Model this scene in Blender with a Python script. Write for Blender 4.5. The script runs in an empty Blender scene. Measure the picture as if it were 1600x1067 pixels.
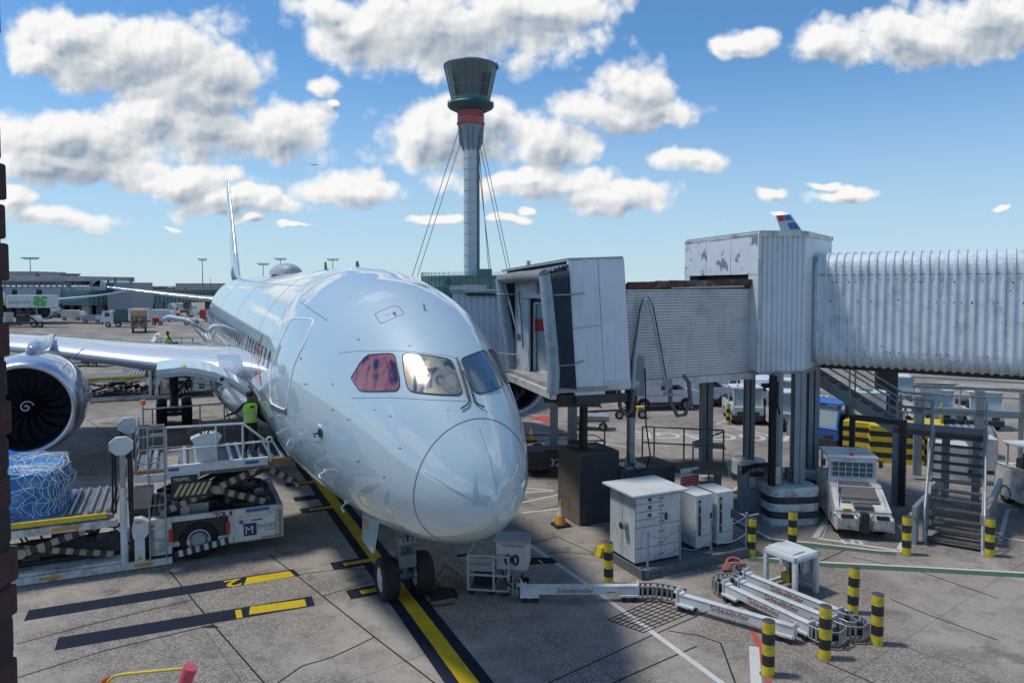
import bpy, math, random
import numpy as np
from mathutils import Vector, Matrix
from mathutils.bvhtree import BVHTree
from mathutils.geometry import tessellate_polygon
random.seed(7)
SC = bpy.context.scene
COL = SC.collection
PI = math.pi
R = math.radians

# ------------------------------------------------------------------ camera
F_PX, Y0, HC = 1125.0, 495.0, 7.395
PITCH = math.atan(49 / 1125.0)
cd = bpy.data.cameras.new('camera')
cam = bpy.data.objects.new('camera', cd)
COL.objects.link(cam)
cam.location = (0, 0, HC)
cam.rotation_euler = (PI / 2 - PITCH, 0, 0)
cd.sensor_width = 36
cd.lens = F_PX / 1600 * 36
cd.shift_y = (Y0 - 533.5) / 1600
cd.clip_start = 0.1
cd.clip_end = 20000
SC.camera = cam
SC.view_settings.view_transform = 'Standard'
SC.view_settings.look = 'None'
SC.view_settings.exposure = 0.34
SC.view_settings.gamma = 1.0

# ------------------------------------------------------------------ sun
SUN_EL, SUN_AZ = 64.0, -84.0          # azimuth from +Y, clockwise positive
sd = bpy.data.lights.new('sun', 'SUN')
sd.energy = 2.3
sd.angle = R(7.0)
sd.color = (1.0, 0.94, 0.85)
sun = bpy.data.objects.new('sun', sd)
COL.objects.link(sun)
sv = Vector((math.sin(R(SUN_AZ)) * math.cos(R(SUN_EL)), math.cos(R(SUN_AZ)) * math.cos(R(SUN_EL)), math.sin(R(SUN_EL))))
sun.rotation_euler = sv.to_track_quat('Z', 'Y').to_euler()

# ------------------------------------------------------------------ world: sky and clouds
W = bpy.data.worlds.new('World')
SC.world = W
W.use_nodes = True
nt = W.node_tree
nt.nodes.clear()


class NB:
    """tiny node-building helper"""
    def __init__(s, t): s.t = t
    def n(s, ty, **kw):
        x = s.t.nodes.new(ty)
        for k, v in kw.items(): setattr(x, k, v)
        return x
    def set(s, sock, v):
        if isinstance(v, bpy.types.NodeSocket): s.t.links.new(v, sock)
        elif v is not None: sock.default_value = v
    def math(s, op, a, b=None, c=None, clamp=False):
        x = s.n('ShaderNodeMath', operation=op, use_clamp=clamp)
        for i, q in enumerate((a, b, c)):
            if q is not None: s.set(x.inputs[i], q)
        return x.outputs[0]
    def vm(s, op, a, b=None, out=0):
        x = s.n('ShaderNodeVectorMath', operation=op)
        s.set(x.inputs[0], a)
        if b is not None: s.set(x.inputs[1], b)
        return x.outputs[out]
    def mixc(s, f, a, b, bt='MIX'):
        x = s.n('ShaderNodeMix', data_type='RGBA', blend_type=bt)
        s.set(x.inputs[0], f); s.set(x.inputs[6], a); s.set(x.inputs[7], b)
        return x.outputs[2]
    def noise(s, vec, scale, detail=4, rough=0.55, dist=0.0, dims='3D'):
        x = s.n('ShaderNodeTexNoise', noise_dimensions=dims)
        if vec is not None: s.set(x.inputs['Vector'], vec)
        x.inputs['Scale'].default_value = scale; x.inputs['Detail'].default_value = detail
        x.inputs['Roughness'].default_value = rough; x.inputs['Distortion'].default_value = dist
        return x.outputs[0]
    def ramp(s, f, a, b, c0=0.0, c1=1.0):
        x = s.n('ShaderNodeMapRange', interpolation_type='SMOOTHSTEP')
        s.set(x.inputs[0], f); x.inputs[1].default_value = a; x.inputs[2].default_value = b
        x.inputs[3].default_value = c0; x.inputs[4].default_value = c1
        return x.outputs[0]


BLOBS = [(110, 50, 90, 40), (215, 90, 175, 62), (350, 112, 85, 45), (300, 148, 125, 42), (70, 95, 50, 30),
         (120, 222, 150, 45), (330, 205, 150, 52), (435, 205, 90, 55), (120, 268, 165, 32), (280, 288, 110, 28),
         (230, 190, 90, 40), (360, 318, 130, 20), (95, 346, 100, 18), (15, 325, 45, 20), (550, 293, 92, 26), (385, 345, 30, 7),
         (690, 45, 210, 66), (850, 15, 120, 36), (550, 45, 90, 45), (500, 20, 60, 30), (505, 132, 32, 20), (525, 168, 14, 10),
         (720, 212, 125, 42), (850, 222, 75, 42), (655, 205, 48, 36), (770, 190, 60, 35),
         (975, 178, 120, 32), (1005, 145, 62, 38), (820, 283, 150, 28), (955, 308, 92, 24),
         (1062, 256, 82, 22), (1450, 62, 165, 42), (1560, 30, 150, 52), (1300, 70, 55, 22), (1165, 62, 42, 20),
         (1203, 300, 34, 10), (1325, 297, 60, 13), (1290, 280, 20, 7), (668, 347, 62, 9), (830, 331, 20, 7),
         (800, 344, 36, 8), (1572, 315, 22, 7), (1224, 332, 16, 4), (260, 348, 18, 4), (470, 355, 28, 5)]

cg = bpy.data.node_groups.new('cloud_field', 'ShaderNodeTree')
cg.interface.new_socket('Vector', in_out='INPUT', socket_type='NodeSocketVector')
cg.interface.new_socket('Back', in_out='INPUT', socket_type='NodeSocketVector')
cg.interface.new_socket('Front', in_out='INPUT', socket_type='NodeSocketFloat')
cg.interface.new_socket('Field', in_out='OUTPUT', socket_type='NodeSocketFloat')
cg.interface.new_socket('Smooth', in_out='OUTPUT', socket_type='NodeSocketFloat')
b = NB(cg)
gi = b.n('NodeGroupInput'); go = b.n('NodeGroupOutput')
q = gi.outputs['Vector']
wz = b.n('ShaderNodeTexNoise'); b.set(wz.inputs['Vector'], q)
wz.inputs['Scale'].default_value = 9.0; wz.inputs['Detail'].default_value = 3
warp = b.vm('MULTIPLY', b.vm('SUBTRACT', wz.outputs['Color'], (0.5, 0.5, 0.5)), (0.10, 0.0, 0.07))
qw = b.vm('ADD', q, warp)
acc = None
for (u, v, ru, rv) in BLOBS:
    _yy = math.cos(PITCH) + math.sin(PITCH) * (Y0 - v) / F_PX
    c = ((u - 800) / F_PX / _yy, 0, (math.cos(PITCH) * (Y0 - v) / F_PX - math.sin(PITCH)) / _yy)
    d = b.vm('SUBTRACT', qw, c)
    d = b.vm('MULTIPLY', d, (F_PX / (ru * 1.06), 0, F_PX / (rv * 1.08)))
    l = b.vm('LENGTH', d, out=1)
    acc = l if acc is None else b.math('SMOOTH_MIN', acc, l, 0.12)
m = b.math('SUBTRACT', 1.0, acc)
m = b.math('MAXIMUM', m, -1.0)
n1 = b.noise(q, 8.0, 8, 0.60, 0.35)
n1 = b.math('MULTIPLY', b.math('SUBTRACT', n1, 0.5), 1.9)


def billow(vec, sc):
    v1 = b.n('ShaderNodeTexVoronoi', feature='F1'); b.set(v1.inputs['Vector'], vec)
    v1.inputs['Scale'].default_value = sc; v1.normalize = True
    v1.inputs['Detail'].default_value = 1.6; v1.inputs['Roughness'].default_value = 0.55; v1.inputs['Lacunarity'].default_value = 2.3
    return v1.outputs['Distance']


wb = b.n('ShaderNodeTexNoise'); b.set(wb.inputs['Vector'], q); wb.inputs['Scale'].default_value = 30.0; wb.inputs['Detail'].default_value = 4
qb = b.vm('ADD', q, b.vm('MULTIPLY', b.vm('SUBTRACT', wb.outputs['Color'], (.5, .5, .5)), (.03, .03, .03)))
bl_ = b.math('MULTIPLY', b.math('SUBTRACT', 0.335, billow(qb, 20.0)), 1.9)
front = b.math('ADD', b.math('ADD', b.math('MULTIPLY', m, 1.3), n1), bl_)
n2 = b.noise(gi.outputs['Back'], 0.85, 7, 0.58, 0.2)
back = b.math('MULTIPLY', b.math('SUBTRACT', n2, 0.53), 4.5)
mf = b.n('ShaderNodeMix', data_type='FLOAT')
b.set(mf.inputs[0], gi.outputs['Front']); b.set(mf.inputs[2], back); b.set(mf.inputs[3], front)
b.set(go.inputs[0], mf.outputs[0])
nl = b.math('MULTIPLY', b.math('SUBTRACT', b.noise(q, 9.0, 2.5, 0.55), 0.5), 2.0)
ms = b.n('ShaderNodeMix', data_type='FLOAT')
b.set(ms.inputs[0], gi.outputs['Front']); b.set(ms.inputs[2], back); b.set(ms.inputs[3], b.math('ADD', b.math('MULTIPLY', m, 1.3), nl))
b.set(go.inputs[1], ms.outputs[0])

b = NB(nt)
tc = b.n('ShaderNodeTexCoord')
dirv = tc.outputs['Generated']
sx = b.n('ShaderNodeSeparateXYZ'); b.set(sx.inputs[0], dirv)
X, Yc, Z = sx.outputs
yy = b.math('MAXIMUM', Yc, 0.12)
cq = b.n('ShaderNodeCombineXYZ')
b.set(cq.inputs[0], b.math('DIVIDE', X, yy)); b.set(cq.inputs[2], b.math('DIVIDE', Z, yy))
zz = b.math('ADD', b.math('MAXIMUM', Z, 0.0), 0.10)
cb = b.n('ShaderNodeCombineXYZ')
b.set(cb.inputs[0], b.math('DIVIDE', X, zz)); b.set(cb.inputs[1], b.math('DIVIDE', Yc, zz)); b.set(cb.inputs[2], 3.0)
fr = b.ramp(b.math('SUBTRACT', b.math('MULTIPLY', Yc, 1.0), b.math('MULTIPLY', Z, 1.1)), 0.05, 0.30)


def field(off_q, off_b):
    g = b.n('ShaderNodeGroup', node_tree=cg)
    b.set(g.inputs[0], b.vm('ADD', cq.outputs[0], off_q)); b.set(g.inputs[1], b.vm('ADD', cb.outputs[0], off_b)); b.set(g.inputs[2], fr)
    return g.outputs[0], g.outputs[1]


f1, _f = field((0, 0, 0), (0, 0, 0))
_f, f2 = field((-0.010, 0, 0.026), (-0.05, 0.03, 0))
f3, _f = field((-0.006, 0, 0.007), (-0.02, 0.015, 0))
alpha = b.ramp(f1, -0.12, 0.55)
hor = b.ramp(Z, 0.01, 0.09)
alpha = b.math('MULTIPLY', alpha, hor)
edge = b.math('MULTIPLY', b.math('SUBTRACT', f1, f3), 1.0)
thick = b.ramp(f1, 0.15, 1.0)
over = b.ramp(f2, 0.18, 1.1)
lit = b.math('SUBTRACT', b.math('ADD', 0.96, b.math('MULTIPLY', edge, 0.72)), b.math('ADD', b.math('MULTIPLY', over, 0.52), b.math('MULTIPLY', thick, 0.12)), clamp=True)
ccol = b.mixc(lit, (0.27, 0.36, 0.47, 1), (1.0, 1.0, 0.985, 1))
sky = b.n('ShaderNodeTexSky', sky_type='NISHITA')
sky.sun_disc = False
sky.sun_elevation = R(SUN_EL)
sky.sun_rotation = R(SUN_AZ)
sky.altitude = 0; sky.air_density = 1.0; sky.dust_density = 0.0; sky.ozone_density = 5.0
bg1 = b.n('ShaderNodeBackground'); skc = b.mixc(1.0, sky.outputs[0], (0.70, 0.98, 1.10, 1), 'MULTIPLY')
hz_ = b.ramp(Z, 0.32, -0.02)
skc = b.mixc(b.math('MULTIPLY', hz_, 0.75), skc, (4.2, 5.3, 6.4, 1))
b.set(bg1.inputs[0], skc); bg1.inputs[1].default_value = 0.098
bg2 = b.n('ShaderNodeBackground'); b.set(bg2.inputs[0], ccol); bg2.inputs[1].default_value = 0.75
mx = b.n('ShaderNodeMixShader'); b.set(mx.inputs[0], alpha)
nt.links.new(bg1.outputs[0], mx.inputs[1]); nt.links.new(bg2.outputs[0], mx.inputs[2])
wo = b.n('ShaderNodeOutputWorld'); nt.links.new(mx.outputs[0], wo.inputs[0])
W.cycles.sampling_method = 'MANUAL'
W.cycles.sample_map_resolution = 512

# ------------------------------------------------------------------ pixel -> place helpers (photo pixels 1600x1067)
_c, _s = math.cos(PITCH), math.sin(PITCH)
FW = Vector((0, _c, -_s)); UP = Vector((0, _s, _c)); RT = Vector((1, 0, 0)); C0 = Vector((0, 0, HC))


def ray(u, v): return FW + RT * ((u - 800) / F_PX) + UP * ((Y0 - v) / F_PX)


def G(u, v, z=0.0):
    d = ray(u, v)
    return C0 + d * ((z - HC) / d.z)


def P(u, v, Y):
    d = ray(u, v)
    return C0 + d * (Y / d.y)


# ------------------------------------------------------------------ materials
MATS = {}


def mat(name, col, rough=0.6, metal=0.0, dirt=0.0, dcol=(0.05, 0.045, 0.04), dscale=1.5, bump=0.0, bscale=30, streak=0.0, coat=0.0, spec=0.5, var=0.08, patch=None):
    if name in MATS: return MATS[name]
    m = bpy.data.materials.new(name)
    m.use_nodes = True
    t = m.node_tree; bb = NB(t)
    p = t.nodes['Principled BSDF']
    tc = bb.n('ShaderNodeTexCoord'); ob = tc.outputs['Object']
    c = (*col, 1)
    cc = c
    if var > 0:
        nv = bb.noise(ob, dscale * 0.7, 3)
        cc = bb.mixc(nv, tuple(x * (1 - var) for x in col) + (1,), tuple(min(1, x * (1 + var)) for x in col) + (1,))
    if patch:
        pn = bb.noise(ob, patch[1], 5, 0.65)
        cc = bb.mixc(bb.ramp(pn, patch[2], patch[2] + 0.03), cc, (*patch[0], 1))
    if dirt > 0:
        n = bb.noise(ob, dscale, 8, 0.7, 0.3)
        cc = bb.mixc(bb.math('MULTIPLY', bb.ramp(n, 0.45, 0.75), dirt), cc, (*dcol, 1))
        n3 = bb.noise(ob, dscale * 14, 4, 0.7)
        cc = bb.mixc(bb.math('MULTIPLY', bb.ramp(n3, 0.60, 0.72), dirt * 0.5), cc, (*dcol, 1))
    if streak > 0:
        sc = bb.vm('MULTIPLY', ob, (9, 9, 0.5))
        n = bb.noise(sc, 1.0, 5, 0.6)
        cc = bb.mixc(bb.math('MULTIPLY', bb.ramp(n, 0.48, 0.78), streak), cc, (*dcol, 1))
    bb.set(p.inputs['Base Color'], cc)
    p.inputs['Metallic'].default_value = metal
    rn = bb.noise(ob, 6, 4)
    bb.set(p.inputs['Roughness'], bb.math('ADD', rough - 0.05, bb.math('MULTIPLY', rn, 0.1 if rough > 0.15 else 0.02)))
    p.inputs['Specular IOR Level'].default_value = spec
    if coat:
        p.inputs['Coat Weight'].default_value = coat; p.inputs['Coat Roughness'].default_value = 0.04
    if bump > 0:
        bn = bb.n('ShaderNodeBump'); bn.inputs['Strength'].default_value = bump; bn.inputs['Distance'].default_value = 0.02
        bb.set(bn.inputs['Height'], bb.noise(ob, bscale, 5)); bb.set(p.inputs['Normal'], bn.outputs[0])
    MATS[name] = m
    return m


WHITE = mat('white_paint', (0.60, 0.64, 0.66), 0.42, dirt=0.5, dcol=(0.2, 0.18, 0.15), dscale=1.3)
WHITE_D = mat('dirty_white_paint', (0.60, 0.61, 0.58), 0.5, dirt=0.85, dcol=(0.07, 0.055, 0.04), dscale=2.0, streak=0.4)
CLAD = mat('grey_cladding', (0.62, 0.68, 0.73), 0.5, metal=0.0, dirt=0.35, dcol=(0.25, 0.26, 0.27), dscale=0.8, streak=0.25)
CLAD_OLD = mat('weathered_cladding', (0.62, 0.69, 0.74), 0.5, dirt=0.42, dcol=(0.12, 0.12, 0.13), dscale=2.0, streak=0.5)
PEEL = mat('peeling_white_paint', (0.62, 0.67, 0.71), 0.55, dirt=0.2, dscale=1.2, patch=((0.18, 0.23, 0.28), 1.4, 0.565))
STEEL = mat('blue_grey_steel', (0.23, 0.28, 0.31), 0.5, dirt=0.4, dcol=(0.06, 0.06, 0.06), dscale=1.5, streak=0.3)
STEEL_L = mat('galvanised_steel', (0.33, 0.36, 0.38), 0.42, metal=0.5, dirt=0.3, dscale=3)
DARK = mat('dark_steel', (0.03, 0.032, 0.036), 0.55, dirt=0.2, dcol=(0.1, 0.08, 0.06))
BLACK = mat('black_rubber', (0.010, 0.010, 0.012), 0.8, dirt=0.4, dcol=(0.03, 0.028, 0.026), dscale=6)
CHROME = mat('polished_metal', (0.75, 0.77, 0.8), 0.18, metal=1.0)
LIP = mat('bare_aluminium', (0.50, 0.54, 0.64), 0.33, metal=1.0, var=0.04)
YEL = mat('yellow_paint', (0.62, 0.47, 0.03), 0.55, dirt=0.55, dcol=(0.12, 0.09, 0.03), dscale=3)
YELB = mat('bollard_yellow', (0.64, 0.50, 0.03), 0.5, dirt=0.95, dcol=(0.12, 0.1, 0.04), dscale=4)
ORANGE = mat('orange_marking', (0.62, 0.27, 0.03), 0.6, dirt=0.3)
BLK = mat('black_paint', (0.02, 0.022, 0.027), 0.5, dirt=0.4, dcol=(0.09, 0.09, 0.09), dscale=4)
RED = mat('red_paint', (0.5, 0.03, 0.03), 0.45, dirt=0.2)
REDL = mat('red_lettering', (0.26, 0.07, 0.08), 0.5)
BLUE = mat('blue_paint', (0.02, 0.12, 0.42), 0.4, dirt=0.2)
NAVY = mat('navy_paint', (0.015, 0.03, 0.10), 0.4)
CONC = mat('weathered_concrete', (0.17, 0.145, 0.12), 0.9, dirt=0.7, dcol=(0.05, 0.04, 0.035), dscale=1.2, bump=0.3, streak=0.5)
CONC_P = mat('painted_concrete', (0.58, 0.61, 0.60), 0.8, dirt=0.9, dcol=(0.06, 0.055, 0.05), dscale=2.2, bump=0.3, streak=0.55)
CONC_B = mat('black_painted_concrete', (0.03, 0.033, 0.045), 0.7, dirt=0.5, dcol=(0.12, 0.12, 0.12), dscale=2.2, bump=0.3)
RUST = mat('rusty_iron', (0.09, 0.042, 0.03), 0.85, dirt=0.9, dcol=(0.42, 0.38, 0.35), dscale=1.6, bump=0.4)
GLASS = mat('dark_glass', (0.02, 0.03, 0.035), 0.05, spec=0.9, var=0)
TGLASS = mat('teal_glass', (0.02, 0.10, 0.11), 0.10, spec=0.8, var=0.4, dscale=0.4)
TEAL = mat('teal_paint', (0.03, 0.16, 0.16), 0.4)
PINK = mat('tower_red', (0.42, 0.10, 0.10), 0.6)
TOWERW = mat('tower_steel', (0.48, 0.54, 0.58), 0.55, var=0.05)
TOWERD = mat('tower_grey', (0.12, 0.17, 0.20), 0.5)
GALV = mat('roller_metal', (0.42, 0.43, 0.44), 0.35, metal=0.8, dirt=0.3)
DECKM = mat('worn_deck', (0.12, 0.13, 0.14), 0.55, dirt=0.6, dcol=(0.3, 0.3, 0.3), dscale=4)
WOOD = mat('orange_brown_edge', (0.30, 0.17, 0.06), 0.6, dirt=0.4)
SKIN = mat('skin_tone', (0.25, 0.14, 0.09), 0.6)
CLOTH = mat('dark_cloth', (0.012, 0.014, 0.022), 0.9)
HAIR = mat('black_hair', (0.008, 0.007, 0.007), 0.7)
TARP = mat('blue_plastic', (0.02, 0.17, 0.45), 0.22, dirt=0.45, dcol=(0.40, 0.6, 0.75), dscale=3, bump=0.8, bscale=7)
NET = mat('pale_net_cord', (0.62, 0.68, 0.72), 0.7)
BEACON = mat('orange_beacon', (0.85, 0.12, 0.02), 0.25, coat=0.5)
CONEO = mat('cone_orange', (0.75, 0.30, 0.02), 0.5, dirt=0.3)
AMBER = mat('number_plate', (0.72, 0.50, 0.04), 0.5)
BEIGE = mat('beige_box', (0.42, 0.42, 0.36), 0.6, dirt=0.3)
PADR = mat('red_foam', (0.55, 0.08, 0.12), 0.6)
BROWNB = mat('brown_body', (0.22, 0.13, 0.08), 0.6, dirt=0.5)
GREENP = mat('green_print', (0.06, 0.42, 0.08), 0.5)
GREYP = mat('grey_print', (0.28, 0.32, 0.36), 0.5)
BELLOW = mat('grey_bellows', (0.10, 0.13, 0.165), 0.7, dirt=0.3, dcol=(0.3, 0.3, 0.3), dscale=3, bump=0.3, bscale=12)
FOAM = mat('worn_grey_foam', (0.30, 0.37, 0.43), 0.65, dirt=0.6, dcol=(0.12, 0.12, 0.12), dscale=4)
INSIDE = mat('cab_lining', (0.50, 0.57, 0.62), 0.6, dirt=0.3)
PANE = mat('pale_glass', (0.35, 0.45, 0.48), 0.08, spec=0.8, var=0.05)
BRICK = mat('purple_brown_brick', (0.075, 0.035, 0.036), 0.9, dirt=0.6, dcol=(0.02, 0.012, 0.014), dscale=20, bump=1.0, bscale=60)
PLINTHM = mat('grey_decking', (0.11, 0.14, 0.16), 0.6, dirt=0.5, dcol=(0.05, 0.05, 0.05), dscale=3)
CAB = mat('cabinet_grey', (0.52, 0.56, 0.59), 0.45, dirt=0.4, dcol=(0.2, 0.19, 0.17), dscale=2.5, streak=0.3)


def fuselage_mat(name, base, seams=True):
    m = bpy.data.materials.new(name); m.use_nodes = True
    t = m.node_tree; bb = NB(t); p = t.nodes['Principled BSDF']
    tc = bb.n('ShaderNodeTexCoord'); ob = tc.outputs['Object']
    n = bb.noise(ob, 0.8, 5)
    c = bb.mixc(n, tuple(x * 0.94 for x in base) + (1,), tuple(min(1, x * 1.04) for x in base) + (1,))
    bb.set(p.inputs['Base Color'], c)
    p.inputs['Metallic'].default_value = 0.0
    p.inputs['Roughness'].default_value = 0.5
    p.inputs['Coat Weight'].default_value = 1.0
    p.inputs['Coat Roughness'].default_value = 0.02
    p.inputs['Coat IOR'].default_value = 2.1
    bn = bb.n('ShaderNodeBump'); bn.inputs['Strength'].default_value = 0.06; bn.inputs['Distance'].default_value = 0.05
    bb.set(bn.inputs['Height'], bb.noise(ob, 1.3, 2)); bb.set(p.inputs['Coat Normal'], bn.outputs[0])
    return m


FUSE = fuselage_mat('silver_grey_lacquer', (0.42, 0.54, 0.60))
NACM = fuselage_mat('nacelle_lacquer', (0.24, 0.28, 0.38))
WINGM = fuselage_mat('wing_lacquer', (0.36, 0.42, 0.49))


def reflection_film(name, col, dark):
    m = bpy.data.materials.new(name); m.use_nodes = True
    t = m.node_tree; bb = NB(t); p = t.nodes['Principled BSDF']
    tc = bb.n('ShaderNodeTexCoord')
    n = bb.noise(bb.vm('MULTIPLY', tc.outputs['Object'], (2.2, 3.0, .7)), 1.0, 3, 0.5, 1.2)  # stretched noise: reflection streaks painted into the window tint
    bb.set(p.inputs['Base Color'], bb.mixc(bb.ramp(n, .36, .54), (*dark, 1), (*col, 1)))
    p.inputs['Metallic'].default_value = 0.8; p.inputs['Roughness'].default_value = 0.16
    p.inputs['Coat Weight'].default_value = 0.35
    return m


FILM_REFL_P = reflection_film('pink_film_reflections', (0.85, 0.26, 0.20), (0.09, 0.05, 0.12))
FILM_REFL_G = reflection_film('gold_film_reflections', (0.85, 0.66, 0.42), (0.11, 0.15, 0.19))
FILM_REFL_B = reflection_film('blue_film_reflections', (0.16, 0.23, 0.29), (0.08, 0.12, 0.17))


def ground_mat():
    m = bpy.data.materials.new('apron_concrete'); m.use_nodes = True
    t = m.node_tree; bb = NB(t); p = t.nodes['Principled BSDF']
    geo = bb.n('ShaderNodeNewGeometry'); pos = geo.outputs['Position']
    mp = bb.n('ShaderNodeMapping'); bb.set(mp.inputs[0], pos)
    mp.inputs['Rotation'].default_value = (0, 0, R(52.5))
    mp.inputs['Location'].default_value = (1.1, 1.6, 0)
    br = bb.n('ShaderNodeTexBrick'); bb.set(br.inputs['Vector'], mp.outputs[0])
    br.offset = 0.0; br.inputs['Scale'].default_value = 1.0
    br.inputs['Brick Width'].default_value = 5.6; br.inputs['Row Height'].default_value = 5.6
    br.inputs['Mortar Size'].default_value = 0.022; br.inputs['Mortar Smooth'].default_value = 0.3
    br.inputs['Color1'].default_value = (0.0, 0, 0, 1); br.inputs['Color2'].default_value = (1, 1, 1, 1); br.inputs['Mortar'].default_value = (0.5, 0.5, 0.5, 1)
    slab = br.outputs['Color']; joint = br.outputs['Fac']
    base = bb.mixc(slab, (0.29, 0.26, 0.225, 1), (0.38, 0.345, 0.30, 1))
    big = bb.noise(pos, 0.10, 5, 0.6, 0.4)
    base = bb.mixc(bb.ramp(big, 0.35, 0.65), base, bb.mixc(0.5, base, (0.24, 0.23, 0.22, 1)))
    # brushed streaks inside the smooth slabs
    st = bb.vm('MULTIPLY', mp.outputs[0], (0.6, 9, 1))
    base = bb.mixc(bb.math('MULTIPLY', bb.ramp(bb.noise(st, 1.0, 4), 0.4, 0.7), 0.25), base, (0.33, 0.32, 0.30, 1))
    # exposed aggregate
    ag = bb.n('ShaderNodeTexVoronoi'); bb.set(ag.inputs['Vector'], pos); ag.inputs['Scale'].default_value = 22
    agm = bb.ramp(bb.noise(pos, 0.22, 3, 0.5), 0.42, 0.55)
    base = bb.mixc(bb.math('MULTIPLY', bb.ramp(ag.outputs['Distance'], 0.25, 0.6), bb.math('MULTIPLY', agm, 0.75)), base, (0.085, 0.075, 0.065, 1))
    fine = bb.noise(pos, 17, 5, 0.8)
    base = bb.mixc(bb.math('MULTIPLY', bb.ramp(fine, 0.38, 0.66), 0.6), base, (0.44, 0.40, 0.34, 1))
    fd = bb.noise(pos, 34, 3, 0.75)
    base = bb.mixc(bb.math('MULTIPLY', bb.ramp(fd, 0.52, 0.64), 0.6), base, (0.06, 0.053, 0.047, 1))
    md = bb.noise(pos, 1.6, 7, 0.72, 0.5)
    base = bb.mixc(bb.math('MULTIPLY', bb.ramp(md, 0.42, 0.75), 0.6), base, (0.085, 0.078, 0.072, 1))
    # oil stains
    oil = bb.noise(pos, 0.33, 4, 0.55, 0.8)
    base = bb.mixc(bb.math('MULTIPLY', bb.ramp(oil, 0.60, 0.72), 0.65), base, (0.06, 0.055, 0.055, 1))
    spot = bb.n('ShaderNodeTexVoronoi'); bb.set(spot.inputs['Vector'], bb.vm('ADD', pos, bb.vm('MULTIPLY', wv(bb, pos), (0.5, 0.5, 0)))); spot.inputs['Scale'].default_value = 0.45
    base = bb.mixc(bb.math('MULTIPLY', bb.ramp(spot.outputs['Distance'], 0.16, 0.05), 0.4), base, (0.055, 0.05, 0.05, 1))
    base = bb.mixc(bb.math('MULTIPLY', joint, 0.3), base, (0.035, 0.033, 0.03, 1))
    bb.set(p.inputs['Base Color'], base)
    bb.set(p.inputs['Roughness'], bb.ramp(md, 0.3, 0.8, 0.92, 0.75)); p.inputs['Specular IOR Level'].default_value = 0.25
    bn = bb.n('ShaderNodeBump'); bn.inputs['Strength'].default_value = 0.5; bn.inputs['Distance'].default_value = 0.01
    bb.set(bn.inputs['Height'], fine); bb.set(p.inputs['Normal'], bn.outputs[0])
    return m


def wv(bb, pos):
    x = bb.n('ShaderNodeTexNoise'); bb.set(x.inputs['Vector'], pos); x.inputs['Scale'].default_value = 1.2; x.inputs['Detail'].default_value = 4
    return x.outputs['Color']


def paint_mat(name, col, wear=0.5):
    m = bpy.data.materials.new(name); m.use_nodes = True
    t = m.node_tree; bb = NB(t); p = t.nodes['Principled BSDF']
    geo = bb.n('ShaderNodeNewGeometry'); pos = geo.outputs['Position']
    n = bb.noise(pos, 22, 6, 0.75)
    n2 = bb.noise(pos, 1.3, 4, 0.6)
    w = bb.math('MULTIPLY', bb.ramp(bb.math('ADD', n, bb.math('MULTIPLY', n2, 0.5)), 0.80, 0.98), wear)
    c = bb.mixc(bb.noise(pos, 3, 4), tuple(x * 0.8 for x in col) + (1,), (*col, 1))
    bb.set(p.inputs['Base Color'], bb.mixc(w, c, (0.10, 0.09, 0.08, 1)))
    p.inputs['Roughness'].default_value = 0.8; p.inputs['Specular IOR Level'].default_value = 0.15
    return m


GP_Y = paint_mat('ground_yellow', (0.60, 0.42, 0.02), 0.9)
GP_K = paint_mat('ground_black', (0.014, 0.021, 0.038), 0.2)
GP_W = paint_mat('ground_white', (0.58, 0.60, 0.58), 0.7)
GP_G = paint_mat('ground_green', (0.07, 0.13, 0.09), 0.6)
GP_R = paint_mat('ground_red', (0.45, 0.10, 0.08), 0.6)
GP_T = paint_mat('sealant_dark', (0.03, 0.03, 0.03), 0.3)


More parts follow.
